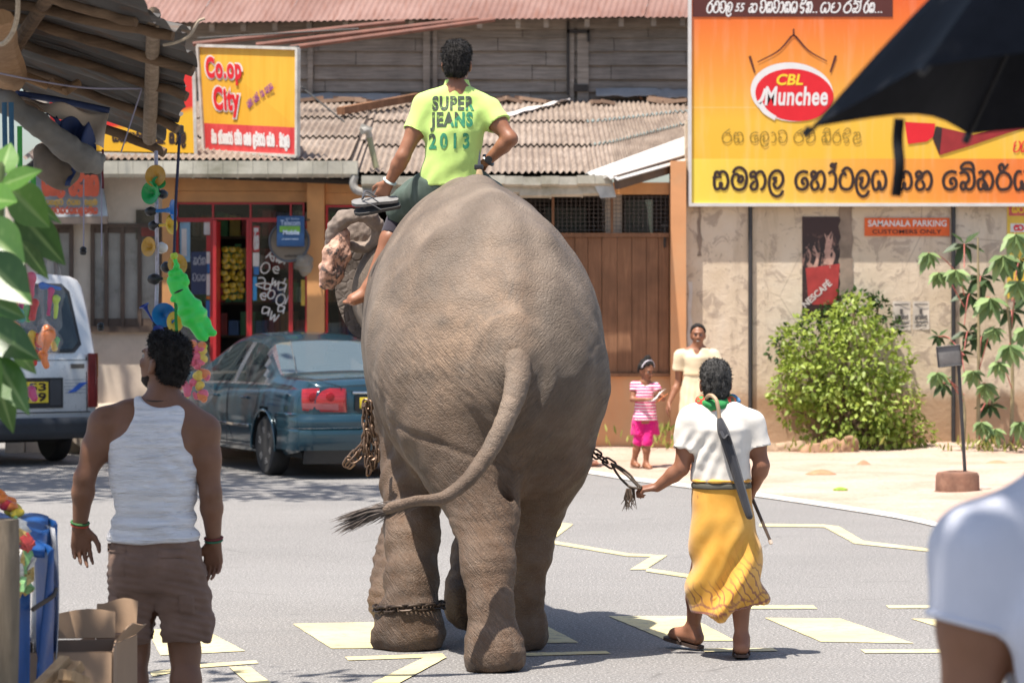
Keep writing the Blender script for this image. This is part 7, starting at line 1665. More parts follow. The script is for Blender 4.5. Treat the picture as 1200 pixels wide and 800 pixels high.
 for sx in (-1, 1):
  pth = [(.375, -.022), (.50, -.016), (.62, -.006), (.72, .016), (.785, .042), (.815, .075)]
  m = MB()
  def fn(u, v, sx=sx):
   k = u*(len(pth)-1); i = min(int(k), len(pth)-2); a, b = pth[i], pth[i+1]; x = a[0]+(b[0]-a[0])*(k-i); y = a[1]+(b[1]-a[1])*(k-i)
   z = (.685+.025*u)+v*(.245-.05*(1-u)**2*0-.03*u*u); return Vector((sx*(x+.012*math.sin(math.pi*v)), y-.014*math.sin(math.pi*v)+.012*v, z))
  m.grid(fn, 20, 8, (-sx*.02, .02, 0)); lamp = m.build('tail_lamp', REDL, root, 60, world=False)
  m = MB(); m.grid(lambda u, v, sx=sx: fn(.12+u*.86, .08+.26*v, sx)+Vector((sx*.004, -.005, 0)), 12, 2); m.build('reverse_lamp', M('lamp_pale', (.42, .12, .12), .12), lamp, world=False)
  for cxu in (.26, .58):
   m = MB(); p = fn(cxu, .62, sx); m.lathe([(0, .006), (.03, .005), (.045, .002), (.05, -.004)], p, (sx*.1, -1, 0), 20); m.build('lamp_lens', M('lamp_deep', (.30, .004, .008), .08, .1), lamp, world=False)
  m = MB()
  for y0, y1 in ((1.46, 2.17), (2.20, 3.22)): m.box((sx*.918, (y0+y1)/2, .505), (.018, y1-y0, .032), None, .006)
  m.build('side_moulding', CHR, root, world=False)
  for y in (1.62, 2.62): m = MB(); m.tube([(sx*.905, y-.10, .80), (sx*.932, y-.07, .805), (sx*.932, y+.07, .805), (sx*.905, y+.10, .80)], .014, 8); m.build('door_handle', CPAINT, body, world=False)
  m = MB()
  for y in (2.185, 3.26): m.tube([(sx*.912, y, .30), (sx*.921, y, .6), (sx*.912, y, .80), (sx*.880, y, .90)], .0035, 5)
  m.tube([(sx*.918, 1.30, .62), (sx*.915, 1.22, .74), (sx*.90, 1.16, .90)], .0035, 5); m.tube([(sx*.905, 1.3, .29), (sx*.905, 3.3, .29)], .012, 6); m.build('door_seam', BLKP, body, world=False)
  m = MB(); m.box((sx*.985, 3.2, .985), (.17, .11, .12), None, .035); m.bar((sx*.9, 3.2, .94), (sx*.96, 3.2, .96), .04); m.build('wing_mirror', CPAINT, root, world=False)
  for wy in (wl_[0], wr_l[0]):
   add_wheel(root, sx*.80, wy, .315, .2, sx)
   m = MB(); m.tube([(sx*(.915 if wy < 2 else .90), wy+math.cos(a)*.372, .315+math.sin(a)*.372) for a in np.linspace(-.12, math.pi+.12, 25)], .016, 6); m.build('arch_lip', CPAINT, body, world=False)
   m = MB(); m.grid(lambda u, v: (sx*(.905-.34*v), wy+math.cos(math.pi*u*1.1-.15)*.365, .315+math.sin(math.pi*u*1.1-.15)*.365), 20, 1); m.box((sx*.60, wy, .45), (.03, .74, .5)); m.build('wheel_well', UNDER, root, world=False)
 m = MB()
 prof = [(-.055, .30), (-.085, .36), (-.09, .46), (-.085, .50), (-.055, .515), (-.065, .53), (-.07, .60), (-.03, .665), (.05, .68)]
 def bf(u, v):
  x = -1+2*u; k = v*(len(prof)-1); i = min(int(k), len(prof)-2); a, b = prof[i], prof[i+1]; py = a[0]+(b[0]-a[0])*(k-i); pz = a[1]+(b[1]-a[1])*(k-i)
  ax_ = abs(x); th = ax_**1; xs_ = np.interp(th, [0, .55, .72, .82, .9, 1], [0, .55, .76, .87, .918, .928]); yo = np.interp(th, [0, .3, .55, .72, .82, .9, 1], [-.03, -.025, -.01, .035, .12, .28, .62])
  return Vector((math.copysign(xs_, x)+(math.copysign(-.01, x) if v > .85 else 0), py+yo, pz))
 m.grid(bf, 60, 24); o = m.build('bumper', CPAINT, root, 50, world=False)
 m = MB()
 for sx in (-1, 1): m.grid(lambda u, v, sx=sx: bf(.5+sx*(.12+.33*u), .56+.05*v)+Vector((0, -.012, 0)), 14, 2, (0, .012, 0))
 m.build('bumper_strip', CHR, o, world=False)
 m = MB(); m.grid(lambda u, v: bf(.12+.76*u, .0)+Vector((0, .02+.05*v, .02-.16*v)), 30, 2, (0, .01, 0)); m.build('bumper_valance', BLKP, o, world=False)
 m = MB(); m.box((0, -.025, .78), (.56, .02, .17), None, .008); m.build('plate_recess', BLKP, root, world=False)
 m = MB(); m.box((0, -.040, .78), (.46, .008, .11), None, .003); pl_ = m.build('number_plate', M('plate_yellow', (.70, .52, .03), .4), root, world=False)
 m = MB(); m.box((0, -.03, .885), (.62, .03, .03), None, .01); m.build('boot_chrome', CHR, root, world=False)
 m = MB(); m.lathe([(0, .012), (.035, .01), (.045, 0)], (0, -.02, .955), (0, -1, .25), 20, 1.5); m.build('badge', CHR, root, world=False)
 m = MB()
 for sx in (-1, 1): m.tube([(sx*.42, -.012, .66), (sx*.425, -.012, .95), (sx*.66, .10, 1.022), (sx*.70, .78, 1.06)], .0035, 5)
 m.build('boot_seam', BLKP, body, world=False)
 m = MB(); m.tube([(.2, .02, .25), (.2, -.06, .25)], .035, 12); m.box((0, 2.3, .24), (1.55, 4.2, .06)); m.build('underside', UNDER, root, world=False)
 m = MB(); m.tube([(-.60, .82, 1.04), (-.52, 1.25, 1.40)], .004, 5); m.build('aerial', BLKP, root, world=False)
 return root
car = sedan()
rw = G(320, 556.5)
ya = R(24)
car.rotation_euler = (0, 0, ya)
off = Matrix.Rotation(ya, 3, 'Z') @ Vector((-.80, 1.0, 0)); car.location = (rw.x-off.x, rw.y+.05-off.y, 0)
# ------------------------------------------------------------------ van
VPAINT = carpaint('white_van_paint', (.60, .60, .60), (.68, .68, .67), .25)
def van():
 root = thing('parked_van', 'white van with a blue flash on its tailgate at the left edge', 'van')
 hw = .845
 secz = [(.36, .80), (.42, .835), (.70, .845), (1.15, .845), (1.25, .835), (1.7, .785), (1.98, .735), (2.06, .69), (2.10, .60), (2.125, .35), (2.13, 0)]
 ys = [0, .015, .05, .12, .3, .9, 1.5, 2.3, 3.1, 3.6, 4.0, 4.3, 4.42]
 def rear_y(z): return .02+max(0, (z-1.15))*.22
 V_ = []
 for y in ys:
  k = np.interp(y, [0, .015, .05, .12, 4.0, 4.3, 4.42], [.94, .965, .985, 1, 1, .95, .9]); row = []
  for z, x in secz:
   zz = z if y < 3.4 else min(z, np.interp(y, [3.4, 4.0, 4.3, 4.42], [2.13, 1.45, 1.0, .9])+.02*(z/2.13))
   fr = 1 if y > .3 else 1-y/.3
   row.append((x*(k if z < 2.0 else k*.99), y+rear_y(z)*fr, zz))
  V_.append([Vector((-x, y_, z)) for x, y_, z in row]+[Vector((x, y_, z)) for x, y_, z in row[-2::-1]])
 m = MB(); nf = len(V_[0]); g = MB()
 for i in range(len(ys)-1):
  for j in range(nf-1):
   jj = j if j < len(secz)-1 else nf-2-j
   q4 = [V_[i][j], V_[i+1][j], V_[i+1][j+1], V_[i][j+1]]; c = sum(q4, Vector())/4
   if jj <= 1 and min(abs(c.y-.95), abs(c.y-3.5)) < .3: pass
   (g if 4 <= jj <= 5 and .3 < c.y < 3.7 and i not in (6,) else m).add(q4[::-1], [(0, 1, 2, 3)])
 for end in (0, -1):
  vs = V_[end]; half = nf//2
  for j in range(half): m.add(([vs[j], vs[j+1], vs[nf-2-j], vs[nf-1-j]] if end == 0 else [vs[nf-1-j], vs[nf-2-j], vs[j+1], vs[j]]), [(0, 1, 2, 3)] if j < half-1 else [(0, 1, 2)])
 o = m.build('body', VPAINT, root, 38, world=False); bm = bmesh.new(); bm.from_mesh(o.data); bmesh.ops.remove_doubles(bm, verts=bm.verts[:], dist=.0005); bmesh.ops.recalc_face_normals(bm, faces=bm.faces[:]); bm.to_mesh(o.data); bm.free(); o.data.polygons.foreach_set('use_smooth', np.ones(len(o.data.polygons), bool)); o.data.set_sharp_from_angle(angle=R(38))
 g.build('side_window', M_cglass, o, 60, world=False)
 ry = lambda z: rear_y(z)-.004
 def rp(x, z, d=0): return Vector((x, ry(z)-d, z))
 def panel(nm, poly, mat, d0, th, par, sm=30):
  m = MB(); m.prism([rp(x, z, d0) for x, z in poly], (0, -th, 0)); return m.build(nm, mat, par, sm, world=False)
 def rnd(x0, z0, x1, z1, xt, r):   # rounded trapezoid; xt = half width at the top
  return [(-x0+r, z0), (x0-r, z0), (x0, z0+r), (xt, z1-r), (xt-r, z1), (-xt+r, z1), (-xt, z1-r), (-x0, z0+r)]
 panel('window_rubber', rnd(.64, 1.25, 0, 2.02, .555, .09), BLKP, .0, .012, o)
 panel('rear_window', rnd(.60, 1.29, 0, 1.98, .52, .08), M_cglass, .012, .006, o)
 panel('tailgate_line', [(-.70, 1.165), (.70, 1.165), (.70, 1.172), (-.70, 1.172)], BLKP, .0, .004, o)
 panel('tailgate_crease', [(-.735, .585), (.735, .585), (.735, .597), (-.735, .597)], BLKP, .0, .005, o)
 for sx in (-1, 1):
  m = MB(); pts = [(sx*.705, .012), (sx*.80, .016), (sx*.838, .06), (sx*.846, .13)]
  def fn(u, v): k = u*3; i = min(int(k), 2); a, b = pts[i], pts[i+1]; return Vector((a[0]+(b[0]-a[0])*(k-i)+sx*.006, a[1]+(b[1]-a[1])*(k-i)-.012, .64+.60*v))
  m.grid(fn, 9, 1, (-sx*.004, .02, 0)); lp = m.build('tail_lamp', M('lamp_maroon', (.16, .02, .018), .2, .25, 9), root, 60, world=False)
  m = MB(); m.grid(lambda u, v: fn(.45+.55*u, .55+.4*v)+Vector((sx*.003, -.004, 0)), 6, 1); m.build('indicator', M('lamp_amber', (.55, .25, .06), .2), lp, world=False)
  panel('tailgate_line', [(sx*.69, .6), (sx*.70, .6), (sx*.695, 1.2), (sx*.685, 1.2)][::sx], BLKP, .0, .004, o)
  for y in (.98, 3.45): add_wheel(root, sx*.74, y, .315, .19, sx, 5)
  m = MB()
  for y in (.98, 3.45): m.box((sx*.72, y, .36), (.2, .70, .3), None, .08)
  m.build('wheel_well', UNDER, root, world=False)
 m = MB()
 def bf(u, v): x = -1+2*u; xs_ = np.interp(abs(x), [0, .7, .9, 1], [0, .75, .86, .872]); return Vector((math.copysign(xs_, x), np.interp(abs(x), [0, .7, .85, .93, 1], [-.12, -.115, -.09, .0, .25])+np.interp(v, [0, .1, .9, 1], [.03, 0, 0, .03]), .30+.235*v))
 m.grid(bf, 40, 6, (0, .03, 0)); bmp = m.build('bumper', M('bumper_black', (.022, .026, .032), .5, .15, 10), root, 40, world=False)
 panel('plate_recess', [(-.40, .64), (.40, .64), (.40, .975), (-.40, .975)], BLKP, .0, .010, o)
 panel('recess_panel', [(.24, .67), (.375, .67), (.375, .95), (.24, .95)], M('recess_grey', (.05, .05, .055), .4), .010, .006, o)
 np_ = panel('number_plate', [(-.25, .70), (.215, .70), (.215, .93), (-.25, .93)], M('plate_yellow', (.70, .52, .03), .4), .010, .012, o)
 axp = (Vector((0, ry(.8)-.0225, 0)), (1, 0, 0), (0, 0, 1))
 def vtext(b, rect, mat, par, bold=.03):
  me_ = text(b, rect, axp, mat, None, bold); me_.parent = par; return me_
 vtext('53', (-.02, .83, .19, .92), INK, np_); vtext('6019', (-.22, .715, .19, .815), INK, np_)
 for k in range(5): panel('flash_line', [(.42, .945-.036*k), (.70, .945-.036*k), (.70, .951-.036*k), (.42, .951-.036*k)], M('flash_grey', (.25, .28, .33), .4), .0, .003, o)
 panel('blue_flash', [(.45, .80), (.56, .815), (.70, .92), (.60, .915), (.52, .845)], M('flash_blue', (.03, .10, .42), .3), .003, .003, o)
 panel('badge', [(.50, 1.075), (.66, 1.075), (.66, 1.125), (.50, 1.125)], M('badge_dark', (.14, .12, .10), .4, .4, 40), .0, .008, o)
 m = MB(); m.box((0, 2.2, .42), (1.4, 3.9, .2)); m.box((0, .22, .32), (.9, .1, .12)); m.build('underside', UNDER, root, world=False)
 m = MB(); m.box((.1, .9, 1.15), (1.2, .14, .62), None, .06); m.box((.1, 2.2, 1.15), (1.2, .14, .62), None, .06); m.build('seat', M('seat_cloth', (.1, .1, .11), .9), root, world=False)
 return root
vn = van(); ya = R(33); vn.rotation_euler = (0, 0, ya)
cr_ = P(117.5, 0, 34.4); off = Matrix.Rotation(ya, 3, 'Z') @ Vector((.85, 0.0, 0)); vn.location = (cr_.x-off.x, 34.4-off.y, 0)
# ================================================================== STALL AT THE LEFT
stall = thing('market_stall', 'rough roadside stall with log rafters under a ragged tin awning at the left edge', 'stall', (-2.6, 12.6, 0))
LOGS = [((-70, -95), (140, -18), 10.6, 10.5), ((-70, -40), (160, 27), 11.2, 11.0), ((-60, -8), (203, 41), 11.6, 11.4), ((-50, 0), (226, 83), 12.0, 11.8), ((-50, 28), (219, 113), 12.45, 12.2), ((-40, 55), (208, 149), 12.9, 12.65), ((-30, 95), (193, 177), 13.3, 13.1)]
ends = []
random.seed(31)
for (a, b, Ya, Yb) in LOGS:
 p, q2 = P(*a, Ya), P(*b, Yb); ends.append((p, q2)); n = 14
 m = MB(); pts = [p.lerp(q2, i/n)+Vector((0, .012*noise.noise(Vector((i*.6, Ya, 1))), .016*noise.noise(Vector((i*.6, Ya, 5))))) for i in range(n+1)]
 r0 = random.uniform(.019, .025); m.tube(pts, [r0*(1+.18*noise.noise(Vector((i*.9, Ya*3, 0)))) for i in range(n+1)], 10); m.build('rafter_log', M_log, stall, 60)
M_tin = NT('stall_tin'); co = M_tin.coord(); n1 = M_tin.noise(co, 2.5, 6, .65, .4); n2 = M_tin.noise(M_tin.coord((.6, 6, 6)), 4, 5, .6)
c = M_tin.ramp(n1, [(.3, (.06, .054, .05)), (.7, (.13, .12, .11))]); c = M_tin.mix(M_tin.ramp(n2, [(.52, 0.0), (.7, .7)]), c, (.12, .06, .03)); M_tin = M_tin.done(c, .7, M_tin.bump(n2, .3, .006), metal=.2)
def sheet(k, ext, rag, seed, lift):
 (a0, b0), (a1, b1) = ends[k], ends[k+1]; up = Vector((0, -.12, .99)); m = MB()
 L = (b0-a0).length; d = (b0-a0).normalized()
 def fn(u, v):
  e = ext+rag*noise.noise(Vector((v*3.2, seed, 0)))+.35*rag*noise.noise(Vector((v*6, seed, 3)))
  p = (a0.lerp(a1, v*1.12-.06)).lerp((b0+d*e).lerp(b1+d*e, v*1.12-.06), u)
  w_ = (k+v)*2*math.pi*4.0; curl = .03*max(0, u-.9)/.1*noise.noise(Vector((v*4, seed, 8)))
  return p+up*(.034+lift+.011*math.sin(w_)+.02*noise.noise(Vector((u*3, v*2, seed)))+curl)
 m.grid(fn, 36, 48); return m.build('tin_sheet', M_tin, stall, 70)
for k, (ext, rag) in enumerate(((.06, .05), (.05, .05), (.0, .05), (-.01, .06), (.0, .06), (.0, .06))): sheet(k, ext, rag, k*3.7, .010*(k % 2))
m = MB()
def beam(a, Ya, b, Yb, w_, h_): m.tube([P(*a, Ya), P(*b, Yb)], [w_, w_*.93], 9, flat=h_)
m = MB(); m.tube([P(180, 16, 11.35), P(178, 90, 12.1), P(175, 163, 12.95)], [.026, .028, .029], 10); m.build('cross_beam', woodmat('rope_beam', (.16, .11, .07), (.33, .25, .18), (6, 6, 20)), stall)
m = MB(); m.tube([P(60, -8, 11.3), P(28, 40, 12.0), P(-4, 90, 12.6)], .028, 10); m.build('cross_beam', M_log, stall)
for px, Yp, top in ((-42, 11.4, 2.75), (-30, 13.25, 2.62)):
 m = MB(); x = P(px, 0, Yp).x; m.tube([(x, Yp, 0), (x+.02, Yp, 1.3), (x, Yp, top)], [.055, .05, .045], 10); m.build('post', M_log, stall)
m = MB(); m.tube(smooth_path([P(0, 20, 11.2), P(4, 60, 11.9), P(14, 92, 12.4), P(10, 104, 12.6)], 4), [.05, .055, .06, .06, .065, .07, .07, .065, .06, .055, .05, .05, .045], 9, flat=.6); m.build('brace', woodmat('split_wood', (.28, .15, .07), (.42, .26, .14), (6, 6, 2)), stall)
for a, b, r in (((20, 86), (56, 100), .020), ((60, 98), (80, 106), .024), ((76, 108), (92, 97), .018)): m = MB(); m.tube([P(*a, 12.5), P(*b, 12.55)], r, 8); m.build('offcut', woodmat('split_wood', (.28, .15, .07), (.42, .26, .14)), stall)
m = MB(); m.tube(smooth_path([P(21, -5, 10.6), P(20, 20, 10.7), P(14, 40, 10.8), P(2, 52, 10.9), P(-10, 48, 11)], 5), .009, 7); m.tube(smooth_path([P(240, 22, 11.3), P(232, 26, 11.3), P(222, 42, 11.3), P(206, 50, 11.35), P(192, 53, 11.4)], 5), .006, 6); m.build('rope', M('old_rope', (.42, .34, .25), .9, .3, 60), stall)
m = MB(); m.tube(smooth_path([P(-10, 84, 12.0), P(40, 94, 12.1), P(100, 103, 12.2), P(166, 104, 12.3)], 5), .004, 6); m.tube([P(166, 105, 12.3), P(142, 178, 12.35)], .003, 5); m.tube([P(119, 195, 12.6), P(119, 300, 12.6)], .003, 5); m.tube([P(98, 210, 12.6), P(98, 290, 12.6)], .003, 5); m.build('string', M('lilac_string', (.30, .28, .36), .7), stall)
for x, y in ((97.5, 294), (118, 383)):
 m = MB(); m.lathe([(0, -.018), (.011, -.016), (.015, -.004), (.011, .002), (.015, .006), (.010, .016), (0, .019)], P(x, y, 12.6), (0, 0, 1), 12); o = m.build('string_weight', M('weight_black', (.02, .02, .02), .5), None); tag(recentre(o), ['black weight on a thin string in front of the left window', 'lower black weight on a string beside the van roof pillar'][0 if x < 100 else 1], 'weight')
# --- rolled-up tarpaulin under the awning
M_tarp = M('grey_tarp', (.17, .155, .135), .7, .3, 6, .3, 40, dirt=(.08, .07, .06)); M_beige = M('beige_canvas', (.58, .47, .37), .9, .15, 5, .2, 60); M_navy = M('navy_canvas', (.018, .035, .11), .8, .3, 6, .2, 50)
tp = thing('tarpaulin', 'rolled grey, beige and navy tarpaulin hanging below the tin awning', 'tarpaulin', P(60, 200, 12.4))
S = SDF(); S.path([P(-15, 112, 12.2), P(12, 122, 12.15), P(45, 146, 12.15), P(78, 172, 12.2), P(98, 188, 12.25), P(112, 196, 12.3)], [.042, .044, .047, .05, .046, .03], .03); S.rc(P(100, 185, 12.25), P(118, 186, 12.35), .045, .02, .04); S.build('grey_roll', M_tarp, tp, .008, lambda V_, N: .006*vnoise(V_, 12, 3, 9, (.5, 1.4, 1.4))+.0025*vnoise(V_, 45, 5))
m = MB()
tl, tr_, bl_, br2 = P(8, 111, 12.3), P(127, 134, 12.5), P(60, 136, 12.25), P(122, 178, 12.45)
m.grid(lambda u, v: (tl.lerp(tr_, u)).lerp(P(8, 113, 12.3).lerp(P(128, 152, 12.48), u**1.5) if False else bl_.lerp(br2, u), v*(.25+.75*u))+Vector((0, .035*math.sin(u*9+v*3), .012*math.sin(u*14))), 28, 10, (0, .008, 0)); m.build('beige_flap', M_beige, tp, 180)
m = MB(); c0, c1, c2, c3 = P(55, 134, 12.35), P(108, 146, 12.4), P(82, 168, 12.3), P(116, 186, 12.4)
m.grid(lambda u, v: c0.lerp(c1, u).lerp(c2.lerp(c3, u), v)+Vector((0, -.05+.05*math.sin(u*11+v*6), .015*math.sin(u*13+v*5))), 24, 16, (0, .008, 0)); m.build('navy_flap', M_navy, tp, 180)
m = MB(); m.tube(smooth_path([P(20, 110, 12.35), P(60, 116, 12.45), P(100, 124, 12.5), P(128, 130, 12.52)], 5), [.028]*16, 8, flat=.5); m.build('navy_edge', M_navy, tp, 180)
S = SDF(); S.path([P(48, 178, 12.4), P(58, 192, 12.4), P(70, 208, 12.4), P(84, 204, 12.42)], [.04, .055, .05, .03], .05); S.build('bundle', M('brown_sacking', (.15, .115, .085), .9, .35, 8, .4, 40), tp, .009, lambda V_, N: .008*vnoise(V_, 20, 4))
m = MB(); m.grid(lambda u, v: P(84+u*6-v*8, 196+v*22, 12.35)+Vector((0, .02*math.sin(v*6), 0)), 4, 10, (0, .006, 0)); m.build('navy_tail', M_navy, tp, 180)
# --- hanging cords in front of the stall
m = MB()
for x, y0, y1, mt in ((5, 120, 176, 0), (13, 120, 180, 0)): m.tube([P(x, y0, 12.0), P(x+1, y1, 12.0)], .010, 6, flat=.4)
m.build('blue_ribbon', M('ribbon_blue', (.02, .10, .19), .6), stall)
m = MB()
for x, y0, y1 in ((23, 148, 250), (39, 205, 240)): m.tube([P(x, y0, 12.0), P(x+1, y1, 12.0)], .010, 6, flat=.4)
m.build('green_ribbon', M('ribbon_green', (.04, .32, .04), .5), stall)
m = MB(); m.grid(lambda u, v: P(119+2.5*u, 175+v*46, 12.4)+Vector((0, .01*math.sin(v*9), 0)), 2, 10, (0, .004, 0)); m.build('maroon_ribbon', M('ribbon_maroon', (.12, .012, .02), .7), stall)
# --- horns on a rope
HY = 12.75
rope = thing('horn_rope', 'pale rope hanging from the tin awning with toy horns tied along it', 'rope', P(184, 400, HY))
m = MB(); m.tube([P(183, 178, 12.95), P(183.5, 240, HY), P(184.5, 320, HY), P(182, 400, HY), P(172, 425, HY)], .0085, 7); m.build('cord', M('lilac_rope', (.50, .47, .55), .7, .2, 90), rope)
K = HY/FPX
HC = {'gold': M('horn_gold', (.50, .27, .035), .3, .15, 12), 'green': M('horn_green', (.01, .30, .07), .3), 'blue': M('horn_blue', (.01, .16, .48), .3), 'yellow': M('horn_yellow', (.66, .42, .02), .3), 'dkblue': M('horn_navy', (.01, .04, .26), .3), 'white': M('horn_white', (.68, .66, .62), .4), 'orange': M('horn_orange', (.60, .30, .05), .3)}
BULB = M('bulb_black', (.015, .015, .017), .4)
def horn(px, py, col, d, bell, L, bulb, label, bcol=None):
 o = thing('toy_horn', label, 'toy horn', P(px, py, HY-.03), 'toy horns hanging on the rope'); d = Vector(d).normalized(); c = P(px, py, HY-.03)
 m = MB(); R_ = bell*K*1.3
 m.lathe([(R_*.16, -L*K), (R_*.17, -L*K*.5), (R_*.30, -L*K*.22), (R_*.62, -L*K*.06), (R_, 0), (R_*.98, .002), (R_*.60, -L*K*.05), (R_*.26, -L*K*.2), (R_*.10, -L*K*.45), (0, -L*K*.46)], c, d, 24); m.build('bell', HC[col], o, 60)
 m = MB(); b = c-d*L*K; rb = bulb*K; m.lathe([(0, -rb*1.3), (rb*.7, -rb*.9), (rb, 0), (rb*.7, rb*.8), (rb*.25, rb*1.2), (rb*.25, rb*1.5)], b-d*rb, d, 16); m.build('bulb', bcol or BULB, o, 60)
for h_ in ((182, 206, 'gold', (-.25, -.9, .1), 10, 12, 5, 'gold toy horn at the top of the rope under the gutter'),
   (176, 226, 'green', (-.55, -.8, .05), 10.5, 16, 6, 'wide green toy horn facing left on the rope'), (186, 214, 'green', (.2, -.6, .4), 6.5, 10, 4, 'small green toy horn behind the wide green one'),
   (203, 246, 'blue', (1, -.25, .06), 9.5, 22, 6, 'blue toy horn pointing right with a black bulb'), (201, 263, 'yellow', (.9, -.5, .05), 9, 18, 6.5, 'yellow toy horn pointing right with a black bulb'),
   (174, 289, 'gold', (-.6, -.75, .05), 9, 14, 7, 'gold toy horn facing left with a white bulb', HC['white']), (208, 310, 'gold', (.55, -.8, .1), 10, 20, 7, 'gold toy horn facing right halfway down the rope'),
   (201, 326, 'yellow', (1, -.2, .05), 3.5, 14, 7, 'thin yellow toy horn with a dark bulb pointing at the green doll'), (192, 369, 'blue', (.25, -.95, .0), 11, 14, 8, 'round blue toy horn facing the viewer low on the rope'),
   (169, 358, 'dkblue', (-.45, -.2, .85), 5, 24, 5, 'dark blue tube horn pointing up and left'), (205, 377, 'yellow', (.7, -.7, .05), 9.5, 13, 7, 'round yellow toy horn at the bottom of the rope'), (186, 388, 'dkblue', (-.3, -.8, -.2), 6, 10, 8, 'dark toy horn at the very bottom of the rope')): horn(*h_)
# --- green inflatable doll
GRN = NT('green_vinyl'); n = GRN.noise(GRN.coord(), 5, 3); GRN = GRN.done(GRN.ramp(n, [(.3, (.035, .60, .065)), (.7, (.06, .74, .11))]), .28, **{'Subsurface Weight': .25, 'Subsurface Radius': (.02, .05, .02), 'Subsurface Scale': .5, 'Specular IOR Level': .5})
dl = thing('inflatable_doll', 'bright green inflatable doll with a black collar hanging beside the red shop window', 'toy', P(222, 395, 12.6))
def d_(x, y, dy=0): return P(x, y, 12.6+dy)
S = SDF(); S.ell(d_(207, 331), (.040, .038, .043), .012); S.rc(d_(211, 341), d_(226, 369), .034, .050, .02); S.rc(d_(214, 346), d_(203, 351, -.01), .016, .013, .012); S.rc(d_(216, 344), d_(224, 352, -.02), .018, .014, .012)
S.path([d_(224, 371, -.01), d_(231, 384, -.01), d_(236, 393, -.01)], [.027, .022, .021], .015); S.path([d_(231, 366, .01), d_(239, 378, .01), d_(245, 388, .01)], [.027, .022, .021], .015); S.rc(d_(236, 393), d_(240, 396, -.02), .019, .016, .01); S.rc(d_(245, 388), d_(250, 390, -.01), .018, .015, .01)
S.ell(d_(221, 361), (.056, .048, .026), .015, np.array(Matrix.Rotation(R(-30), 3, 'Y'))); S.ell(d_(228, 372), (.058, .048, .022), .015, np.array(Matrix.Rotation(R(-30), 3, 'Y')))
for x, y in ((202, 320), (209, 319), (215, 324), (217, 330)): S.ell(d_(x, y, -.015), (.018, .018, .016), .01)
S.path([d_(205, 318), d_(207, 311), d_(205, 304)], [.012, .009, .011], .008); S.build('body', GRN, dl, .0045, lambda V_, N: .002*vnoise(V_, 60, 2))
m = MB(); m.tube([d_(210+7.5*math.cos(a)*.95, 341-3.2*math.cos(a), -.036*math.sin(a)) for a in np.linspace(0, 2*math.pi, 20)], .0045, 6, cap=False); m.build('collar', BULB, dl)
m = MB(); m.lathe([(0, .014), (.014, .012), (.016, -.004), (.008, -.014)], d_(204, 300), (-.2, 0, 1), 12); m.build('valve_cap', M('valve_yellow', (.40, .55, .03), .4), dl)
m = MB(); m.tube([d_(204, 298), P(206, 236, 12.7), P(211, 150, 12.75)], .006, 6); m.build('hanging_cord', M('navy_cord', (.02, .02, .05), .7), dl)
m = MB(); m.grid(lambda u, v: P(203+3.5*u+3*v, 345+v*52, 12.68)+Vector((0, .012*math.sin(v*7), 0)), 3, 10, (0, .006, 0)); m.build('green_strap', M('strap_green', (.02, .26, .04), .5), dl)
m = MB(); m.lathe([(0, .02), (.012, .016), (.012, -.016), (0, -.02)], P(212, 152, 12.75), (0, 0, 1), 8); m.tube([P(206, 152, 12.75), P(211, 162, 12.75), P(206, 170, 12.75)], .004, 6); m.build('hook', M('dark_iron', (.03, .025, .022)), dl)
# --- clear bags of toys
t = NT('clear_film'); n = t.noise(t.coord(), 26, 4, .6, .5); M_film = t.done((.9, .9, .9), .12, t.bump(n, .5, .01), **{'Alpha': .07, 'Specular IOR Level': .9})
TOYC = {k: M('toy_'+k, c_, .35, .12, 20) for k, c_ in dict(red=(.62, .03, .03), pink=(.75, .10, .18), orange=(.78, .20, .03), yellow=(.72, .50, .03), green=(.08, .48, .08), blue=(.02, .14, .50), magenta=(.50, .02, .14), teal=(.05, .38, .36), lime=(.42, .60, .05)).items()}
def bag(label, pts, r, Y, toys, cat='bag', group=None, name='toy_bag', toycol=None):
 xs = [p[0] for p in pts]; ys = [p[1] for p in pts]; b = thing(name, label, cat, P(sum(xs)/len(xs), max(ys), Y), group)
 S = SDF(); S.path([P(x, y, Y) for x, y in pts], r, .04); S.build('film', M_film, b, .007, lambda V_, N: .006*vnoise(V_, 22, 3)+.003*vnoise(V_, 60, 6))
 for (x, y, x2, y2, rr_, col) in toys:
  S = SDF(); a, c_ = P(x, y, Y), P(x2, y2, Y+random.uniform(-.02, .02)); S.rc(a, c_, rr_, rr_*random.uniform(.6, 1.1), .01); S.ell(a, (rr_*1.35, rr_*1.2, rr_*1.25), .01); S.build('toy', TOYC[col], b, .005, lambda V_, N: .0015*vnoise(V_, 90, 2))
 return b
random.seed(44)
tl_ = []
for k in range(26):
 y = random.uniform(402, 468); x = 230+random.uniform(-1, 1)*(5+(y-390)*.15); tl_.append((x, y, x+random.uniform(-5, 5), y+random.uniform(-6, 6), random.uniform(.010, .017), random.choice(['pink', 'pink', 'pink', 'lime', 'yellow', 'orange'])))
bag('clear bag of pink and yellow toys beside the head of the man in the vest', [(215, 372), (222, 395), (228, 425), (230, 455)], [.02, .035, .062, .075], 12.95, tl_)
bag('clear pack with a blue hammer and pink handle among hanging toys', [(60, 318), (61, 345), (61, 378)], [.040, .042, .040], 11.6, [(50, 335, 70, 338, .011, 'blue'), (60, 340, 57, 368, .010, 'magenta'), (66, 350, 65, 372, .012, 'lime')], group='toy packs hung at the stall')
bag('clear pack with an orange ball low in the row of hanging toys', [(50, 380), (54, 395), (52, 405)], [.02, .035, .04], 11.6, [(52, 398, 56, 388, .025, 'orange'), (47, 402, 44, 392, .014, 'red')], group='toy packs hung at the stall')
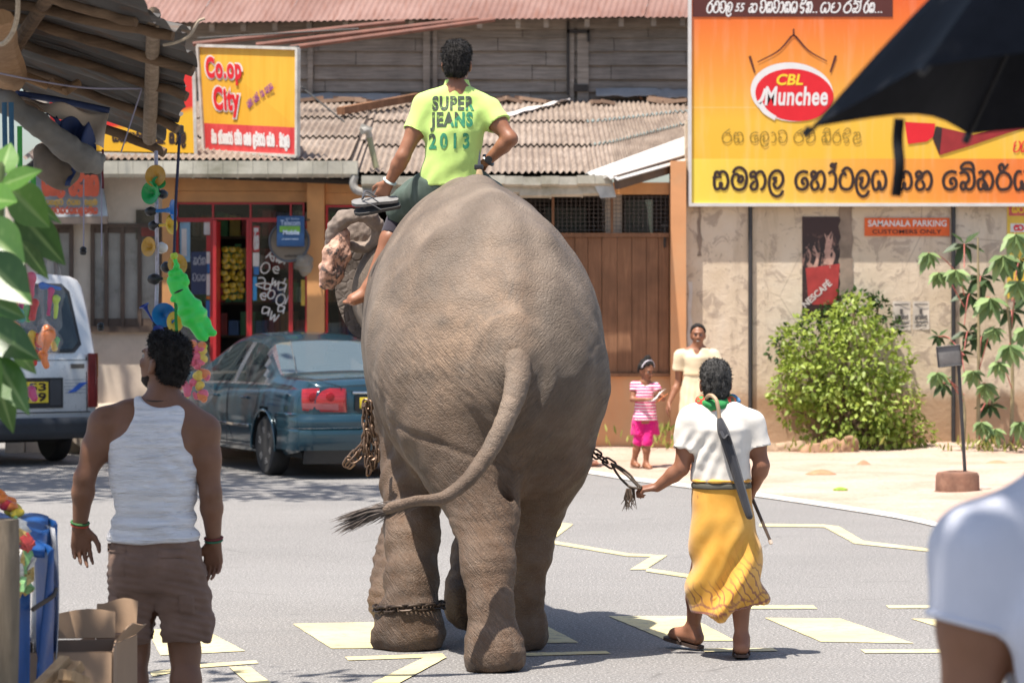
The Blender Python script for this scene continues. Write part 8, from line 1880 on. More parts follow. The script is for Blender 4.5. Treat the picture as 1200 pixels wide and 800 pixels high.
bag('pink and white toy pack beside the blue hammer pack', [(36, 318), (37, 345), (38, 372)], [.030, .040, .036], 11.65, [(36, 325, 35, 350, .018, 'pink'), (40, 355, 38, 372, .014, 'red'), (30, 362, 33, 374, .018, 'green')], group='toy packs hung at the stall')
bag('pack with red and orange toys nearest the left edge', [(10, 335), (10, 365), (10, 395)], [.035, .05, .045], 11.7, [(4, 345, 8, 360, .02, 'red'), (16, 350, 14, 365, .02, 'orange'), (8, 378, 18, 384, .022, 'orange'), (16, 392, 8, 398, .018, 'magenta')], group='toy packs hung at the stall')
bag('yellow and blue toy pack below the pink pack', [(34, 385), (35, 405), (34, 420)], [.025, .035, .03], 11.6, [(30, 398, 28, 415, .012, 'blue'), (38, 392, 38, 412, .012, 'yellow'), (42, 414, 40, 425, .012, 'red')], group='toy packs hung at the stall')
bag('red toy pack hanging lowest over the van number plate', [(37, 450), (38, 462)], [.014, .022], 11.6, [(36, 458, 40, 466, .015, 'magenta')], group='toy packs hung at the stall')
bag('yellow and pink ribbon pack above the toy row', [(30, 245), (31, 270), (30, 296)], [.022, .03, .026], 11.75, [(28, 250, 30, 275, .016, 'yellow'), (36, 260, 35, 285, .008, 'magenta'), (24, 290, 28, 296, .022, 'orange')], group='toy packs hung at the stall')
bag('blue and pink picture pack hanging behind the green leaves', [(50, 268), (51, 285), (52, 298)], [.028, .032, .028], 11.9, [(48, 275, 52, 292, .018, 'blue'), (56, 285, 54, 297, .010, 'pink')], group='toy packs hung at the stall')
bag('red and pink toy pack between the leaves and the blue hammer pack', [(22, 318), (22, 345), (23, 375)], [.028, .036, .032], 11.55, [(18, 325, 20, 345, .016, 'red'), (26, 340, 25, 360, .012, 'magenta'), (20, 366, 26, 374, .018, 'teal')], group='toy packs hung at the stall')
bag('small green and yellow toy pack right of the orange ball pack', [(62, 388), (64, 400), (63, 412)], [.016, .024, .022], 11.55, [(60, 396, 64, 408, .011, 'yellow'), (66, 398, 65, 408, .009, 'green')], group='toy packs hung at the stall')
bag('orange balloon pack under the blue hammer pack', [(56, 384), (57, 400), (55, 424)], [.018, .03, .026], 11.5, [(58, 392, 52, 412, .018, 'orange'), (50, 416, 54, 428, .014, 'orange')], group='toy packs hung at the stall')
# --- weathered post at the lower left, blue tarp box, packets
pst = thing('wooden_post', 'thick weathered grey wooden post at the lower left corner', 'post', (P(6, 0, 9.6).x, 9.6, 0))
m = MB(); x = P(4, 0, 9.6).x; zt_ = P(0, 608, 9.6).z
m.grid(lambda u, v: (x+math.cos(2*math.pi*u)*(.046+.006*noise.noise(Vector((math.cos(6.28*u)*2, math.sin(6.28*u)*2, v*3)))), 9.6+math.sin(2*math.pi*u)*(.046+.006*noise.noise(Vector((math.cos(6.28*u)*2, 5, v*3)))), v*zt_), 28, 24); m.poly([(x+math.cos(a)*.044, 9.6+math.sin(a)*.044, zt_-.001) for a in np.linspace(0, 2*math.pi, 21)[:-1]]); m.build('timber', woodmat('old_post', (.11, .085, .06), (.29, .23, .165), (6, 6, .8), .95, 1.0, (.05, .05, .03)), pst, 60)
BTARP = M('blue_tarp', (.006, .065, .24), .45, .25, 7, .25, 60)
bt = thing('display_table', 'stall table draped in blue tarpaulin with packets hung on it at the lower left', 'table', (P(20, 0, 10.8).x, 10.8, 0))
A_, B2, C2, D2 = P(-30, 596, 11.0), P(56, 608, 10.6), P(52, 700, 10.6), P(44, 830, 10.5)
m = MB(); zb_ = .02
m.grid(lambda u, v: (P(-40, 592, 11.3).lerp(P(57, 606, 10.9), u)).lerp(P(-40, 612, 10.2).lerp(P(52, 648, 10.35), u), v)+Vector((0, 0, .01*math.sin(u*9+v*4))), 14, 8, (0, 0, -.02)); m.build('top', BTARP, bt, 180)
m = MB(); e0, e1 = P(57, 606, 10.9), P(52, 648, 10.35)
m.grid(lambda u, v: e0.lerp(e1, u)+Vector((.015*math.sin(u*8+v*3)+.03*(v-.5)*u*0, 0, -(e0.z-zb_)*v if u < .5 else -(e0.lerp(e1, u).z-zb_)*v))+Vector((.02*math.sin(v*5+u*9), .02*math.sin(v*7), 0)), 10, 16, (-.01, 0, 0)); m.build('side_drape', BTARP, bt, 180)
m = MB(); e2 = P(-40, 690, 10.25); e3 = P(34, 690, 10.3)
m.grid(lambda u, v: e2.lerp(e3, u)+Vector((0, .02*math.sin(u*14+v*4), -(e2.z-zb_)*v)), 16, 12, (0, .01, 0)); m.build('front_drape', BTARP, bt, 180)
random.seed(77)
for k in range(34):
 x = random.uniform(20, 36); y = random.uniform(612, 692); x = 20+(x-20)*np.interp(y, [612, 640, 692], [.25, 1.0, .8])
 p = P(x, y, 10.28+random.uniform(-.05, .05)); m = MB(); rt = Matrix.Rotation(random.uniform(-.9, .9), 3, 'Y') @ Matrix.Rotation(random.uniform(-.7, .7), 3, 'Z') @ Matrix.Rotation(random.uniform(-.5, .5), 3, 'X')
 hw_, hh_ = .020, .026; pc = [rt @ Vector((sx*hw_*(.9 if abs(sz) > .5 else 1), (.008 if abs(sz) < .5 else 0), sz*hh_)) for sz in (-1, 0, 1) for sx in (-1, 1)]; pb_ = [rt @ Vector((sx*hw_*.9, (-.008 if abs(sz) < .5 else -.001), sz*hh_)) for sz in (-1, 0, 1) for sx in (-1, 1)]
 m.add([p+v for v in pc+pb_], [(0, 1, 3, 2), (2, 3, 5, 4), (6, 8, 9, 7), (8, 10, 11, 9), (0, 2, 8, 6), (2, 4, 10, 8), (1, 7, 9, 3), (3, 9, 11, 5), (0, 6, 7, 1), (4, 5, 11, 10)])
 o = m.build('sweet_packet', random.choice([M('sweet_white', (.62, .60, .56), .3, .4, 60), M('sweet_red', (.50, .06, .05), .3, .5, 60), M('sweet_green', (.22, .42, .16), .3, .5, 60), M('sweet_gold', (.55, .38, .12), .3, .5, 60)]), None, 60); tag(recentre(o), 'small shiny sweet packet hung on the blue draped table', 'packet', 'sweet packets on the blue table')
for k, (x, y, c_) in enumerate(((-4, 580, 'orange'), (3, 588, 'red'), (8, 590, 'orange'), (14, 597, 'yellow'))):
 S = SDF(); S.ell(P(x, y, 10.9), (.035, .03, .028), .01); S.ell(P(x+5, y+4, 10.85), (.025, .025, .02), .01); o = S.build('toy', TOYC[c_], None, .006, lambda V_, N: .004*vnoise(V_, 70, 2)); tag(recentre(o), ['orange toy furthest left on the blue table', 'red toy lying on the blue table', 'orange toy beside the red one on the blue table', 'yellow toy at the front of the blue table'][k], 'toy')
t = NT('milky_plastic'); n = t.noise(t.coord(), 9, 5, .6, .5); M_milk = t.done((.62, .62, .62), .3, t.bump(n, .6, .02), **{'Alpha': .62, 'Specular IOR Level': .6})
pw = thing('plastic_sheet', 'milky plastic sheet hanging beside the blue draped table', 'sheet', (P(55, 0, 10.5).x, 10.5, 0))
m = MB(); g0, g1 = P(34, 600, 11.2), P(60, 618, 10.7)
m.grid(lambda u, v: g0.lerp(g1, u)+Vector((.05*u*v+.02*math.sin(v*6+u*7), .03*math.sin(u*11+v*2), -(g0.z-.03)*v)), 18, 22, (.004, 0, 0)); m.build('film', M_milk, pw, 180)
# --- cardboard boxes and scrap wood
CARD = M('cardboard', (.36, .235, .145), .85, .12, 3, .12, 60, dirt=(.24, .15, .09), dirt_amt=.4); CARDI = M('cardboard_inner', (.24, .165, .115), .9, .12, 4)
def q8(px, py, Y=None, z=None): return P(px, py, Y)
def carton(label, c, size, rz, flaps, parent_col):
 o = thing('cardboard_box', label, 'box', c); rot = Matrix.Rotation(rz, 3, 'Z'); c = Vector(c); w_, d_2, h_ = size; tk = .006
 def wall(nm, ctr, sz, mat=CARD): m = MB(); m.box(c+rot @ Vector(ctr), sz, rot); m.build(nm, mat, o, 20)
 wall('side', (-w_/2, 0, h_/2), (tk, d_2, h_)); wall('side', (w_/2, 0, h_/2), (tk, d_2, h_)); wall('side', (0, d_2/2-tk, h_/2), (w_-tk*2.2, tk, h_), CARDI); wall('side', (0, -d_2/2+tk, h_/2), (w_-tk*2.2, tk, h_)); wall('bottom', (0, 0, tk), (w_-tk*2.4, d_2-tk*3, tk), CARDI)
 for (edge, ang, L) in flaps:
  m = MB()
  ex = {'l': Vector((-w_/2, 0, h_)), 'r': Vector((w_/2, 0, h_)), 'f': Vector((0, -d_2/2, h_)), 'b': Vector((0, d_2/2, h_))}[edge]; out = {'l': Vector((-1, 0, 0)), 'r': Vector((1, 0, 0)), 'f': Vector((0, -1, 0)), 'b': Vector((0, 1, 0))}[edge]
  al = Vector((0, 0, 1)).cross(out); Wd = d_2 if edge in 'lr' else w_; dr = out*math.cos(ang)+Vector((0, 0, 1))*math.sin(ang)
  m.grid(lambda u, v: c+rot @ (ex+al*(u-.5)*Wd*.98+dr*(L*v+.004)+Vector((0, 0, .012*math.sin(u*5)*v))), 6, 3, rot @ (dr.cross(al)*.005)); m.build('flap', CARD, o, 20)
 return o
carton('open cardboard box at the lower left beside the blue drape', (P(84, 0, 10.9).x, 10.9, 0), (.30, .40, .62), .10, (('f', -1.2, .14), ('l', .6, .16), ('b', 1.1, .1)), 0)
carton('tall flattened cardboard box leaning just left of the brown shorts', (P(122, 0, 11.3).x, 11.3, 0), (.16, .34, .60), -.12, (('b', 1.3, .12), ('r', .9, .06)), 0)
sw = thing('scrap_wood', 'pile of sawn timber offcuts in front of the open cardboard box', 'wood', (P(72, 0, 9.7).x, 9.7, 0))
PALEW = woodmat('pale_sawn_wood', (.28, .17, .085), (.52, .35, .19), (8, 8, 2), .8)
for a, b, r in (((45, 806), (78, 772), .022), ((60, 812), (92, 778), .024), ((76, 790), (98, 800), .026), ((52, 812), (70, 786), .02)):
 m = MB(); p0, p1 = P(*a, 9.7), P(*b, 9.8); m.bar(p0, p1, r*2, r*1.4, bev=.003); m.build('offcut', PALEW, sw, 20)
m = MB();
for px in (55, 70, 84): x_ = P(px, 0, 9.75).x; m.bar((x_, 9.78, 0), (x_, 9.78, .60), .05, .04)
m.build('trestle_leg', PALEW, sw, 20)
m = MB(); m.tube(smooth_path([P(38, 714, 10.3), P(50, 706, 10.35), P(62, 698, 10.4), P(66, 690, 10.5)], 4), .008, 6); o = m.build('stick', M('dark_stick', (.08, .06, .045), .9), None); tag(recentre(o), 'dark stick poking out between the blue drape and the cardboard box', 'stick')
# ================================================================== PLANTS
def leafmat(name, lo, hi, trans=.25, rough=.42):
 t = NT(name); at = t.attr('tone').outputs['Fac']; n = t.noise(t.coord(), 3, 4, .6); f = t.math('ADD', t.math('MULTIPLY', at, .7), t.math('MULTIPLY', n, .35))
 c = t.ramp(f, [(.15, lo), (.85, hi)]); m = t.done(c, rough, **{'Specular IOR Level': .45})
 tr = t.n.new('ShaderNodeBsdfTranslucent'); t.lk(c, tr.inputs[0]); mx = t.n.new('ShaderNodeMixShader'); mx.inputs[0].default_value = trans
 out = t.n['Material Output']; t.lk(t.b.outputs[0], mx.inputs[1]); t.lk(tr.outputs[0], mx.inputs[2]); t.lk(mx.outputs[0], out.inputs[0]); return m
def leaf_cloud(name, mat, parent, leaves):
 """leaves: (pos, direction, normal, length, width, tone); each a folded 6-vertex leaf"""
 V_ = []; F_ = []; T_ = []
 for p, d, nr, L, W, tn in leaves:
  s_ = d.cross(nr); s_ = s_.normalized() if s_.length > 1e-6 else Vector((1, 0, 0)); nr = s_.cross(d).normalized(); b = len(V_)
  V_ += [p, p+d*L*.35+s_*W*.5+nr*W*.10, p+d*L*.45-nr*W*.08, p+d*L*.35-s_*W*.5+nr*W*.10, p+d*L*.72+s_*W*.33-nr*L*.04, p+d*L*.72-s_*W*.33-nr*L*.04, p+d*L-nr*L*.12]
  F_ += [(b, b+1, b+2), (b, b+2, b+3), (b+1, b+4, b+2), (b+2, b+5, b+3), (b+4, b+6, b+2), (b+2, b+6, b+5)]; T_ += [tn]*7
 me = bpy.data.meshes.new(name); me.from_pydata([tuple(v) for v in V_], [], F_); at = me.attributes.new('tone', 'FLOAT', 'POINT'); at.data.foreach_set('value', T_)
 return link_mesh(name, me, mat, parent, True, 180)
M_bark = M('bark', (.14, .095, .06), .95, .35, 5, .6, 20)
def rvec():
 while True:
  v = Vector((random.uniform(-1, 1), random.uniform(-1, 1), random.uniform(-1, 1)))
  if .05 < v.length < 1: return v.normalized()
# --- round bush by the wall
LB_ = leafmat('bush_leaf', (.055, .125, .015), (.43, .53, .10), .38, .5); LD_ = leafmat('dark_leaf', (.018, .045, .012), (.075, .15, .035), .2)
bush = thing('bush', 'round yellow-green bush growing against the cream wall', 'bush', (P(1000, 0, 36.4).x, 36.4, 0))
random.seed(50); px2m = 36.4/FPX
outl = [(925, 400, 20), (935, 450, 30), (930, 480, 20), (955, 400, 36), (965, 440, 46), (975, 490, 42), (1000, 385, 34), (1005, 430, 50), (1010, 480, 50), (1035, 420, 36), (1040, 470, 40), (1055, 500, 30), (1075, 510, 22), (1030, 510, 30), (940, 430, 26), (985, 520, 22), (1000, 365, 22), (915, 460, 14)]
lv = []
def bush_fill(cl, n, Yc, ysq, lo, hi, tone, dark=None):
 out = []
 for k in range(n):
  cx_, cy_, r_ = random.choices(cl, [c[2]**2 for c in cl])[0]; v = rvec(); rr_ = r_*random.uniform(.72, 1.04)**.7
  p = P(cx_+v.x*rr_, cy_-v.z*rr_, Yc)+Vector((0, v.y*rr_*px2m*ysq, 0))
  if p.y > FY-.03 or p.z < .03: continue
  d = (v*.8+rvec()*.8+Vector((0, -.15, -.25))).normalized(); nr = (v+rvec()*.5+Vector((0, 0, .6))).normalized()
  L = random.uniform(lo, hi); out.append((p, d, nr, L, L*.52, min(1, max(0, tone+.30*noise.noise(p*4)+random.uniform(-.22, .22)))))
 return out
lv = bush_fill(outl, 5200, 36.45, .95, .055, .10, .62); leaf_cloud('foliage', LB_, bush, lv)
m = MB()
for k in range(16):
 a = Vector((P(1005+random.uniform(-30, 30), 0, 36.5).x, 36.5+random.uniform(-.2, .2), 0)); cx_, cy_, r_ = random.choice(outl); e = P(cx_, cy_, 36.45); m.tube(smooth_path([a, a.lerp(e, .5)+Vector((0, 0, .12)), e], 4), [.022-.0018*i for i in range(9)], 6)
m.build('stems', M_bark, bush)
vine = thing('climber', 'dark leafy climber behind the round bush on the cream wall', 'plant', (P(985, 0, 36.85).x, 36.85, 0))
lv = bush_fill([(990, 358, 16), (1010, 352, 14), (1028, 362, 14), (960, 385, 22), (930, 400, 20), (1045, 380, 12), (912, 410, 12), (975, 372, 18), (1030, 352, 8)], 900, 36.85, .25, .05, .085, .5); leaf_cloud('foliage', LD_, vine, lv)
m = MB();
for x0_, x1_, y1_ in ((990, 985, 350), (1000, 1030, 355), (980, 925, 400)): m.tube(smooth_path([Vector((P(x0_, 0, 36.88).x, 36.88, 0)), P((x0_+x1_)/2, 450, 36.88), P(x1_, y1_, 36.88)], 5), .010, 6)
m.build('stems', M_bark, vine)
# --- cassava-like plant with hand-shaped leaves
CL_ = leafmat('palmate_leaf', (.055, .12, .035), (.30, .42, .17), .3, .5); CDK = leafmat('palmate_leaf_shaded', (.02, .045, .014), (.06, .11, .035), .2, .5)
STM = M('plant_stem', (.30, .25, .14), .7, .3, 8); PET = M('red_petiole', (.42, .12, .10), .6, .2, 8)
cas = thing('tall_leafy_plant', 'tall plant with hand-shaped hanging leaves at the right billboard pole', 'plant', (P(1160, 0, 36.0).x, 36.0, 0))
random.seed(61)
stems = [[(1146, 540), (1147, 400), (1146, 278)], [(1185, 535), (1186, 420), (1176, 320)], [(1215, 540), (1212, 400), (1205, 260)], [(1128, 535), (1130, 480), (1122, 440)]]
m = MB()
for st_ in stems: m.tube(smooth_path([P(st_[0][0], 0, 36.0) if False else Vector((P(st_[0][0], 0, 36.0).x, 36.0, 0)), P(*st_[1], 36.0), P(*st_[2], 36.0)], 6), [.026-.0012*i for i in range(13)], 8)
m.build('stem', STM, cas)
hands = [(1088, 302, .33, 1), (1100, 325, .28, 1), (1120, 322, .33, 1), (1088, 345, .36, 1), (1160, 355, .40, 1), (1175, 305, .42, 1), (1190, 280, .36, 1), (1192, 335, .36, 1), (1143, 288, .34, 0), (1130, 292, .38, 0), (1136, 350, .40, 0), (1150, 330, .42, 0), (1098, 442, .30, 1), (1110, 470, .30, 1), (1105, 455, .24, 0), (1150, 500, .28, 1), (1166, 508, .28, 1), (1183, 410, .36, 1), (1195, 440, .36, 1), (1170, 430, .30, 1), (1150, 400, .32, 0), (1165, 390, .28, 1), (1200, 390, .36, 1), (1178, 470, .30, 1), (1195, 500, .30, 1), (1140, 440, .30, 1), (1125, 418, .26, 0), (1205, 350, .40, 0), (1180, 255, .34, 0), (1195, 310, .34, 0), (1155, 455, .30, 1), (1135, 395, .32, 0), (1185, 370, .36, 0), (1200, 470, .3, 1), (1160, 480, .26, 0), (1215, 300, .4, 1), (1220, 420, .4, 1), (1100, 400, .22, 0), (1165, 262, .30, 0)]
lit, dkl = [], []; m = MB()
for (x, y, sz, k) in [h_ for i_, h_ in enumerate(hands) if i_ % 5 != 3]:
 sz *= .88
 yy = 35.75+random.uniform(-.2, .2) if k else 36.35+random.uniform(-.2, .25); hub_ = P(x, y-6, yy); sx_ = min(stems, key=lambda s: abs(s[1][0]-x)); a = P(sx_[1][0], min(530, y+random.uniform(5, 45)), 36.0)
 m.tube(smooth_path([a, a.lerp(hub_, .6)+Vector((0, 0, .07)), hub_], 4), .0065, 5)
 n = random.choice((6, 7, 7)); az = random.uniform(0, 6.28); til = Vector((random.uniform(-.3, .3), -.55, .65)).normalized()
 ax_, bx_, _ = frame(til, (1, 0, .1))
 for i in range(n):
  an = (i/(n-1)-.5)*R(290)-R(90); d0 = ax_*math.cos(an)+bx_*math.sin(an) if False else (Vector((math.cos(an), -.25, math.sin(an)))).normalized()
  d = (d0*.8+Vector((0, -.15, -.80))).normalized() if k else (d0+Vector((0, 0, -.25))).normalized(); L = sz*random.uniform(.72, 1.0)*(.75+.25*math.cos((i/(n-1)-.5)*2.2)); nr = (til+d0*.5+Vector((0, -.2, .4))).normalized()
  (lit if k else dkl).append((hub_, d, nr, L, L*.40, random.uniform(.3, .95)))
m.build('leaf_stalks', PET, cas)
leaf_cloud('leaves', CL_, cas, lit); leaf_cloud('shaded_leaves', CDK, cas, dkl)
# --- big leaves of the plant in the near left corner
BL2 = NT('broad_leaf'); at = BL2.attr('tone').outputs['Fac']; co = BL2.coord(); n = BL2.noise(co, 9, 4); vn_ = BL2.attr('vein').outputs['Fac']
c = BL2.ramp(BL2.math('ADD', BL2.math('MULTIPLY', at, .75), BL2.math('MULTIPLY', n, .3)), [(.2, (.018, .066, .010)), (.85, (.095, .215, .032))]); c = BL2.mix(BL2.math('MULTIPLY', vn_, .55), c, (.30, .42, .15))
M_bl = BL2.done(c, .36, BL2.bump(BL2.noise(co, 40, 3), .15, .004), **{'Specular IOR Level': .5}); tr = BL2.n.new('ShaderNodeBsdfTranslucent'); BL2.lk(c, tr.inputs[0]); mx = BL2.n.new('ShaderNodeMixShader'); mx.inputs[0].default_value = .2; BL2.lk(BL2.b.outputs[0], mx.inputs[1]); BL2.lk(tr.outputs[0], mx.inputs[2]); BL2.lk(mx.outputs[0], BL2.n['Material Output'].inputs[0])
lp = thing('broad_leaved_plant', 'plant with broad glossy green leaves at the left edge in front of the van', 'plant', (P(-40, 0, 8.4).x, 8.4, 0))
def broad(px, py, tx, ty, wpx, Y, dY, tone, cup=.25):
 a, b = P(px, py, Y), P(tx, ty, Y+dY); d = (b-a); L = d.length; d.normalize(); W = wpx/FPX*Y*1.28; s_ = d.cross(Vector((0, -1, .35))).normalized(); nr = s_.cross(d).normalized(); nr = -nr if nr.y > 0 else nr
 me = bpy.data.meshes.new('leaf'); V_, F_, T_, N_ = [], [], [], []; nu, nv = 16, 10
 for i in range(nu+1):
  u = i/nu; wd = W*.5*math.sin(math.pi*min(1, u**.72))**.8*(1 if u < .6 else (1-(u-.6)/.4*.25)) if 0 < u < 1 else .001
  for j in range(nv+1):
   v = j/nv*2-1; p = a+d*L*u+s_*wd*v+nr*(-cup*wd*(1-abs(v))*.7-.10*L*(u*u)); V_.append(p); T_.append(tone+random.uniform(-.03, .03)); N_.append(max(0, 1-abs(v)*9)+max(0, .55-abs(math.sin((u*7-abs(v)*1.6)*math.pi))*6)*(1-abs(v)*.3))
 for i in range(nu):
  for j in range(nv): q_ = i*(nv+1)+j; F_.append((q_, q_+1, q_+nv+2, q_+nv+1))
 me.from_pydata([tuple(v) for v in V_], [], F_); x_ = me.attributes.new('tone', 'FLOAT', 'POINT'); x_.data.foreach_set('value', T_); x_ = me.attributes.new('vein', 'FLOAT', 'POINT'); x_.data.foreach_set('value', [min(1, q_) for q_ in N_])
 link_mesh('leaf', me, M_bl, lp, True, 180)
random.seed(71)
for l in ((0, 205, 12, 163, 26, 8.4, .1, .85), (2, 216, 44, 198, 22, 8.3, -.1, .95), (12, 220, 62, 268, 38, 8.4, .1, .8), (18, 222, 76, 262, 16, 8.5, .1, .6), (-25, 232, 14, 232, 34, 8.2, -.15, .9), (20, 246, 80, 312, 34, 8.5, .1, .35), (-28, 262, 26, 305, 46, 8.3, -.1, .35), (20, 270, 72, 302, 18, 8.55, .1, .6), (-20, 300, 34, 352, 44, 8.2, -.1, .35), (24, 282, 60, 330, 16, 8.5, .1, .3), (-24, 378, 44, 418, 36, 8.3, -.1, .3), (-20, 348, 34, 372, 28, 8.4, .1, .6), (-6, 418, 32, 482, 30, 8.3, -.1, .55), (-10, 425, 16, 512, 28, 8.4, .1, .4), (14, 405, 46, 440, 16, 8.5, .1, .7), (-30, 400, 0, 470, 30, 8.2, 0, .4), (-8, 320, 10, 300, 20, 8.5, .1, .6)): broad(*l)
m = MB(); xx_ = P(-22, 0, 8.4).x; m.tube(smooth_path([Vector((xx_-.02, 8.4, 0)), P(-30, 700, 8.4), P(-18, 480, 8.4), P(-4, 330, 8.4), P(2, 210, 8.4), P(0, 190, 8.4)], 5), [.022-.0006*i for i in range(26)], 8); m.build('stem', M('green_stem', (.12, .17, .05), .6), lp)
# --- stones, soil heaps and weeds at the wall foot
STN = M('stone_tan', (.36, .25, .165), .95, .3, 7, .6, 30)
for k, (x, y, r_, lab) in enumerate(((907, 532, .13, 'small pale stone at the wall foot left of the bush'), (925, 531, .17, 'larger brown stone at the wall foot left of the bush'), (913, 538, .08, 'smallest stone at the wall foot left of the bush'))):
 S = SDF(); Y = 36.2; c = P(x, y, Y); S.ell((c.x, Y, r_*.45), (r_*1.15, r_*.8, r_*.75), .05); S.ell((c.x+r_*.4, Y-.03, r_*.35), (r_*.7, r_*.6, r_*.55), .05); o = S.build('stone', STN, None, .02, lambda V_, N: .035*vnoise(V_, 8, 2+k)+.012*vnoise(V_, 22, 5)); tag(recentre(o), lab, 'stone')
for k, (x0_, x1_) in enumerate(((944, 964), (965, 984), (985, 1003))):
 S = SDF(); a, b = P(x0_, 0, 35.9).x, P(x1_, 0, 35.9).x; S.rc((a+.05, 35.95, .05), (b-.05, 35.97, .07), .10, .09, .03); S.rc((a+.06, 35.96, .11), (b-.06, 35.95, .10+.03*k), .075, .08, .04); S.clip((0, 35.87, 0), (0, -1, .15)); o = S.build('kerb_stone', M('brick_tan', (.34, .20, .12), .95, .35, 9, .7, 30), None, .014, lambda V_, N: .02*vnoise(V_, 12, 3+k)+.008*vnoise(V_, 34, 5)); tag(recentre(o), ['left of three rough low stones edging the bush', 'middle of three rough low stones edging the bush', 'right of three rough low stones edging the bush'][k], 'stone', 'low stones edging the bush')
WEED = leafmat('weed_leaf', (.12, .17, .03), (.42, .42, .11), .3)
for k, (x, y, n_, lab) in enumerate(((775, 530, 130, 'yellowing weeds at the wall foot behind the girl'), (1160, 530, 90, 'low weeds at the foot of the tall leafy plant'), (965, 538, 40, 'few weeds by the low stones edging the bush'))):
 Y = 36.5 if k == 0 else 35.8; c = P(x, y, Y); lv = []
 for i in range(n_):
  p = Vector((c.x+random.gauss(0, .28), Y+random.gauss(0, .12), .05)); d = Vector((random.gauss(0, .5), random.gauss(0, .4), 1)).normalized(); lv.append((p+Vector((0, 0, random.uniform(0, .25 if k == 0 else .1))), d, rvec(), random.uniform(.06, .16), .03, random.random()))
 o = leaf_cloud('weeds', WEED, None, lv); tag(recentre(o), lab, 'weeds', kind='stuff')
# --- sign stand with a concrete foot
ss = thing('sign_stand', 'leaning pole with a small grey board standing in a rusty brown drum foot', 'sign', (G(1122, 580).x, G(1122, 580).y+.25, 0))
Yst = G(1122, 580).y+.25; kx = Yst/FPX
m = MB(); cxs = P(1122, 0, Yst).x; m.lathe([(.215, 0), (.225, .02), (.21, .03), (.205, .17), (.19, .20), (.10, .215), (.09, .19), (0, .19)], (cxs, Yst, 0), (0, 0, 1), 28); m.build('drum_foot', M('rusty_drum', (.20, .10, .065), .9, .4, 7, .6, 30, dirt=(.36, .22, .15)), ss, 40)
m = MB(); m.tube([(P(1131, 0, Yst).x, Yst, .18), P(1122, 404, Yst)], .017, 8); m.build('pole', PB, ss)
m = MB(); a = P(1112, 417, Yst-.03); m.box(a, (.23, .03, .20), Matrix.Rotation(-.10, 3, 'Y'), .006); bo = m.build('board', M('board_grey', (.16, .155, .15), .6, .25, 10), ss, 30)
m = MB(); m.tube([a+Matrix.Rotation(-.10, 3, 'Y') @ Vector(v) for v in ((-.11, -.02, -.095), (.11, -.02, -.095), (.11, -.02, .095), (-.11, -.02, .095), (-.11, -.02, -.095))], .007, 6); m.build('board_frame', PB, bo)
# --- loose litter on the verge
random.seed(90)
for k, (x, y, c_, lab) in enumerate(((985, 577, (.22, .32, .04), 'green leaf lying on the sandy verge'), (962, 559, (.46, .22, .12), 'broken orange tile on the sandy verge'), (1168, 548, (.42, .24, .14), 'reddish soil lump on the sandy verge'), (1012, 548, (.40, .22, .13), 'small reddish clod on the sandy verge'))):
 p = G(x, y); m = MB(); w_ = (.07, .16, .16, .08)[k]; m.grid(lambda u, v: (p.x+(u-.5)*w_*2*(1-.5*(2*v-1)**2), p.y+(v-.5)*w_*1.4, .035+.05*math.sin(math.pi*u)*math.sin(math.pi*v)*(.4 if k == 0 else 1)), 8, 8, (0, 0, -.03)); o = m.build(('fallen_leaf', 'tile_piece', 'soil_lump', 'soil_lump')[k], M('litter_%s' % 'abcd'[k], c_, .9, .2, 20), None, 180); tag(recentre(o), lab, ('leaf', 'tile', 'soil', 'soil')[k])
# ================================================================== SHADE TREES OVER THE ROAD (crowns above the frame)
TL_ = leafmat('tree_leaf', (.03, .06, .012), (.09, .15, .03), .3)
def tree(label, base, crown, n, seed, L=(.16, .30), gap=-.22):
 random.seed(seed); o = thing('shade_tree', label, 'tree', base); b = Vector(base); lv = []; m = MB()
 top = Vector((sum(c[0] for c in crown)/len(crown), sum(c[1] for c in crown)/len(crown), sum(c[2] for c in crown)/len(crown)-.4))
 tk = b+Vector(((top.x-b.x)*.28, (top.y-b.y)*.28, top.z*.72)); m.tube(smooth_path([b, b.lerp(tk, .5)+Vector((.1, .05, 0)), tk], 5), [.26-.012*i for i in range(11)], 10)
 for (x, y, z, r) in crown:
  c = Vector((x, y, z)); m.tube(smooth_path([tk, tk.lerp(c, .55)+Vector((0, 0, .3)), c], 4), [.13-.012*i for i in range(9)], 7)
  for i in range(int(n*r*r)):
   v = rvec(); p = c+v*r*random.uniform(.25, 1)**.6; p.z = c.z+(p.z-c.z)*.6
   if noise.noise(p*1.3+Vector((seed, 0, 0))) < gap: continue
   ll = random.uniform(*L); lv.append((p, (v+rvec()).normalized(), (rvec()+Vector((0, 0, 1))).normalized(), ll, ll*.5, random.random()))
 m.build('trunk', M_bark, o, 60); leaf_cloud('crown', TL_, o, lv)
tree('shade tree at the left of the road, its crown above the picture', (-9.2, 29.5, 0), [(-6.2, 30.5, 7.6, 2.2), (-4.4, 27.8, 7.6, 1.5), (-3.4, 27.6, 7.6, 1.2), (-7.6, 33.0, 7.8, 2.2), (-8.2, 29.5, 7.8, 2.2), (-6.4, 27.6, 8.0, 1.6), (-5.6, 29.0, 7.9, 1.5), (-7.4, 35.0, 7.8, 1.7)], 230, 5, gap=-.42)
tree('shade tree standing near the stall, its crown above the picture', (-5.6, 9.0, 0), [(-3.4, 10.6, 5.2, 1.5), (-2.5, 9.8, 5.4, 1.3), (-4.4, 11.6, 5.4, 1.6), (-3.8, 8.8, 5.4, 1.5), (-2.65, 11.1, 5.3, .9), (-2.9, 8.3, 5.2, 1.2), (-3.1, 13.3, 5.3, 1.15)], 190, 9, (.13, .24), -.30)
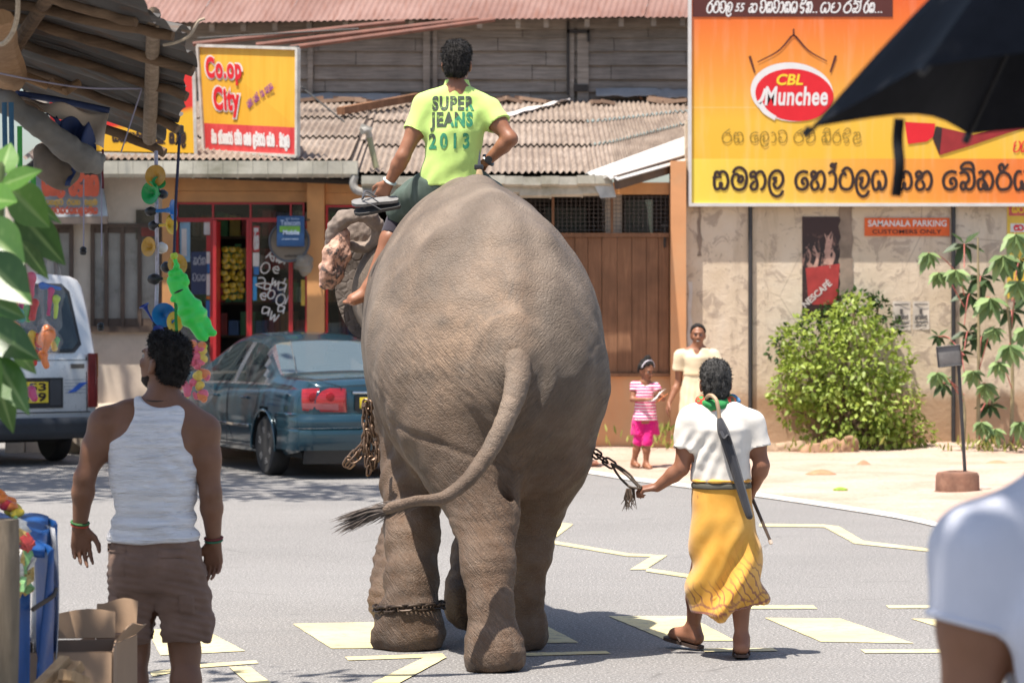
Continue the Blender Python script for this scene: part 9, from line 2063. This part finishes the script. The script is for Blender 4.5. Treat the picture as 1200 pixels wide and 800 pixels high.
tree('shade tree right of the umbrella holder, its crown above the picture', (3.9, 5.6, 0), [(.2, 4.3, 5.2, 1.3), (.9, 3.6, 5.4, 1.3), (-.4, 5.2, 5.3, 1.1), (1.6, 4.4, 5.3, 1.2), (.6, 5.4, 5.4, 1.0), (-.1, 5.0, 5.1, 1.0), (.9, 4.9, 5.2, 1.0), (-.3, 4.4, 5.2, 1.0)], 260, 13, (.13, .24), -.7)
# ================================================================== separate pieces that are parts of their own
def split_loose(o):
 bm = bmesh.new(); bm.from_mesh(o.data); bm.verts.ensure_lookup_table(); seen = {}; n = 0
 for v in bm.verts:
  if v.index in seen: continue
  st_ = [v]; seen[v.index] = n
  while st_:
   w_ = st_.pop()
   for e in w_.link_edges:
    x_ = e.other_vert(w_)
    if x_.index not in seen: seen[x_.index] = n; st_.append(x_)
  n += 1
 if n < 2 or n > 100: bm.free(); return
 nm = o.name.split('.')[0]
 for k in range(1, n):
  b2 = bm.copy(); bmesh.ops.delete(b2, geom=[v for v in b2.verts if seen[v.index] != k], context='VERTS')
  me = bpy.data.meshes.new(nm); b2.to_mesh(me); b2.free()
  for m in o.data.materials: me.materials.append(m)
  c = bpy.data.objects.new(nm, me); COL.objects.link(c); c.parent = o.parent; c.location = o.location
 bmesh.ops.delete(bm, geom=[v for v in bm.verts if seen[v.index] != 0], context='VERTS'); bm.to_mesh(o.data); bm.free()
for o in list(bpy.data.objects):
 if o.type == 'MESH' and o.parent and o.name.split('.')[0] in ('plaster_wall', 'pillar', 'wall_post', 'roof_flashing', 'inner_shutter', 'side_window', 'side_moulding', 'fascia_board', 'window_rail', 'cable', 'rusty_pipe', 'rafter', 'wheel_well', 'shelf', 'seat', 'trestle_leg', 'door_frame', 'blue_ribbon', 'green_ribbon', 'rope', 'string', 'stem', 'stems', 'toenail', 'low_wall', 'back_wall', 'bare_strip', 'old_bracket', 'printed_lines', 'bumper_strip', 'parcel_shelf_items', 'roof_underside', 'shutter', 'door_bolt', 'wall'): split_loose(o)
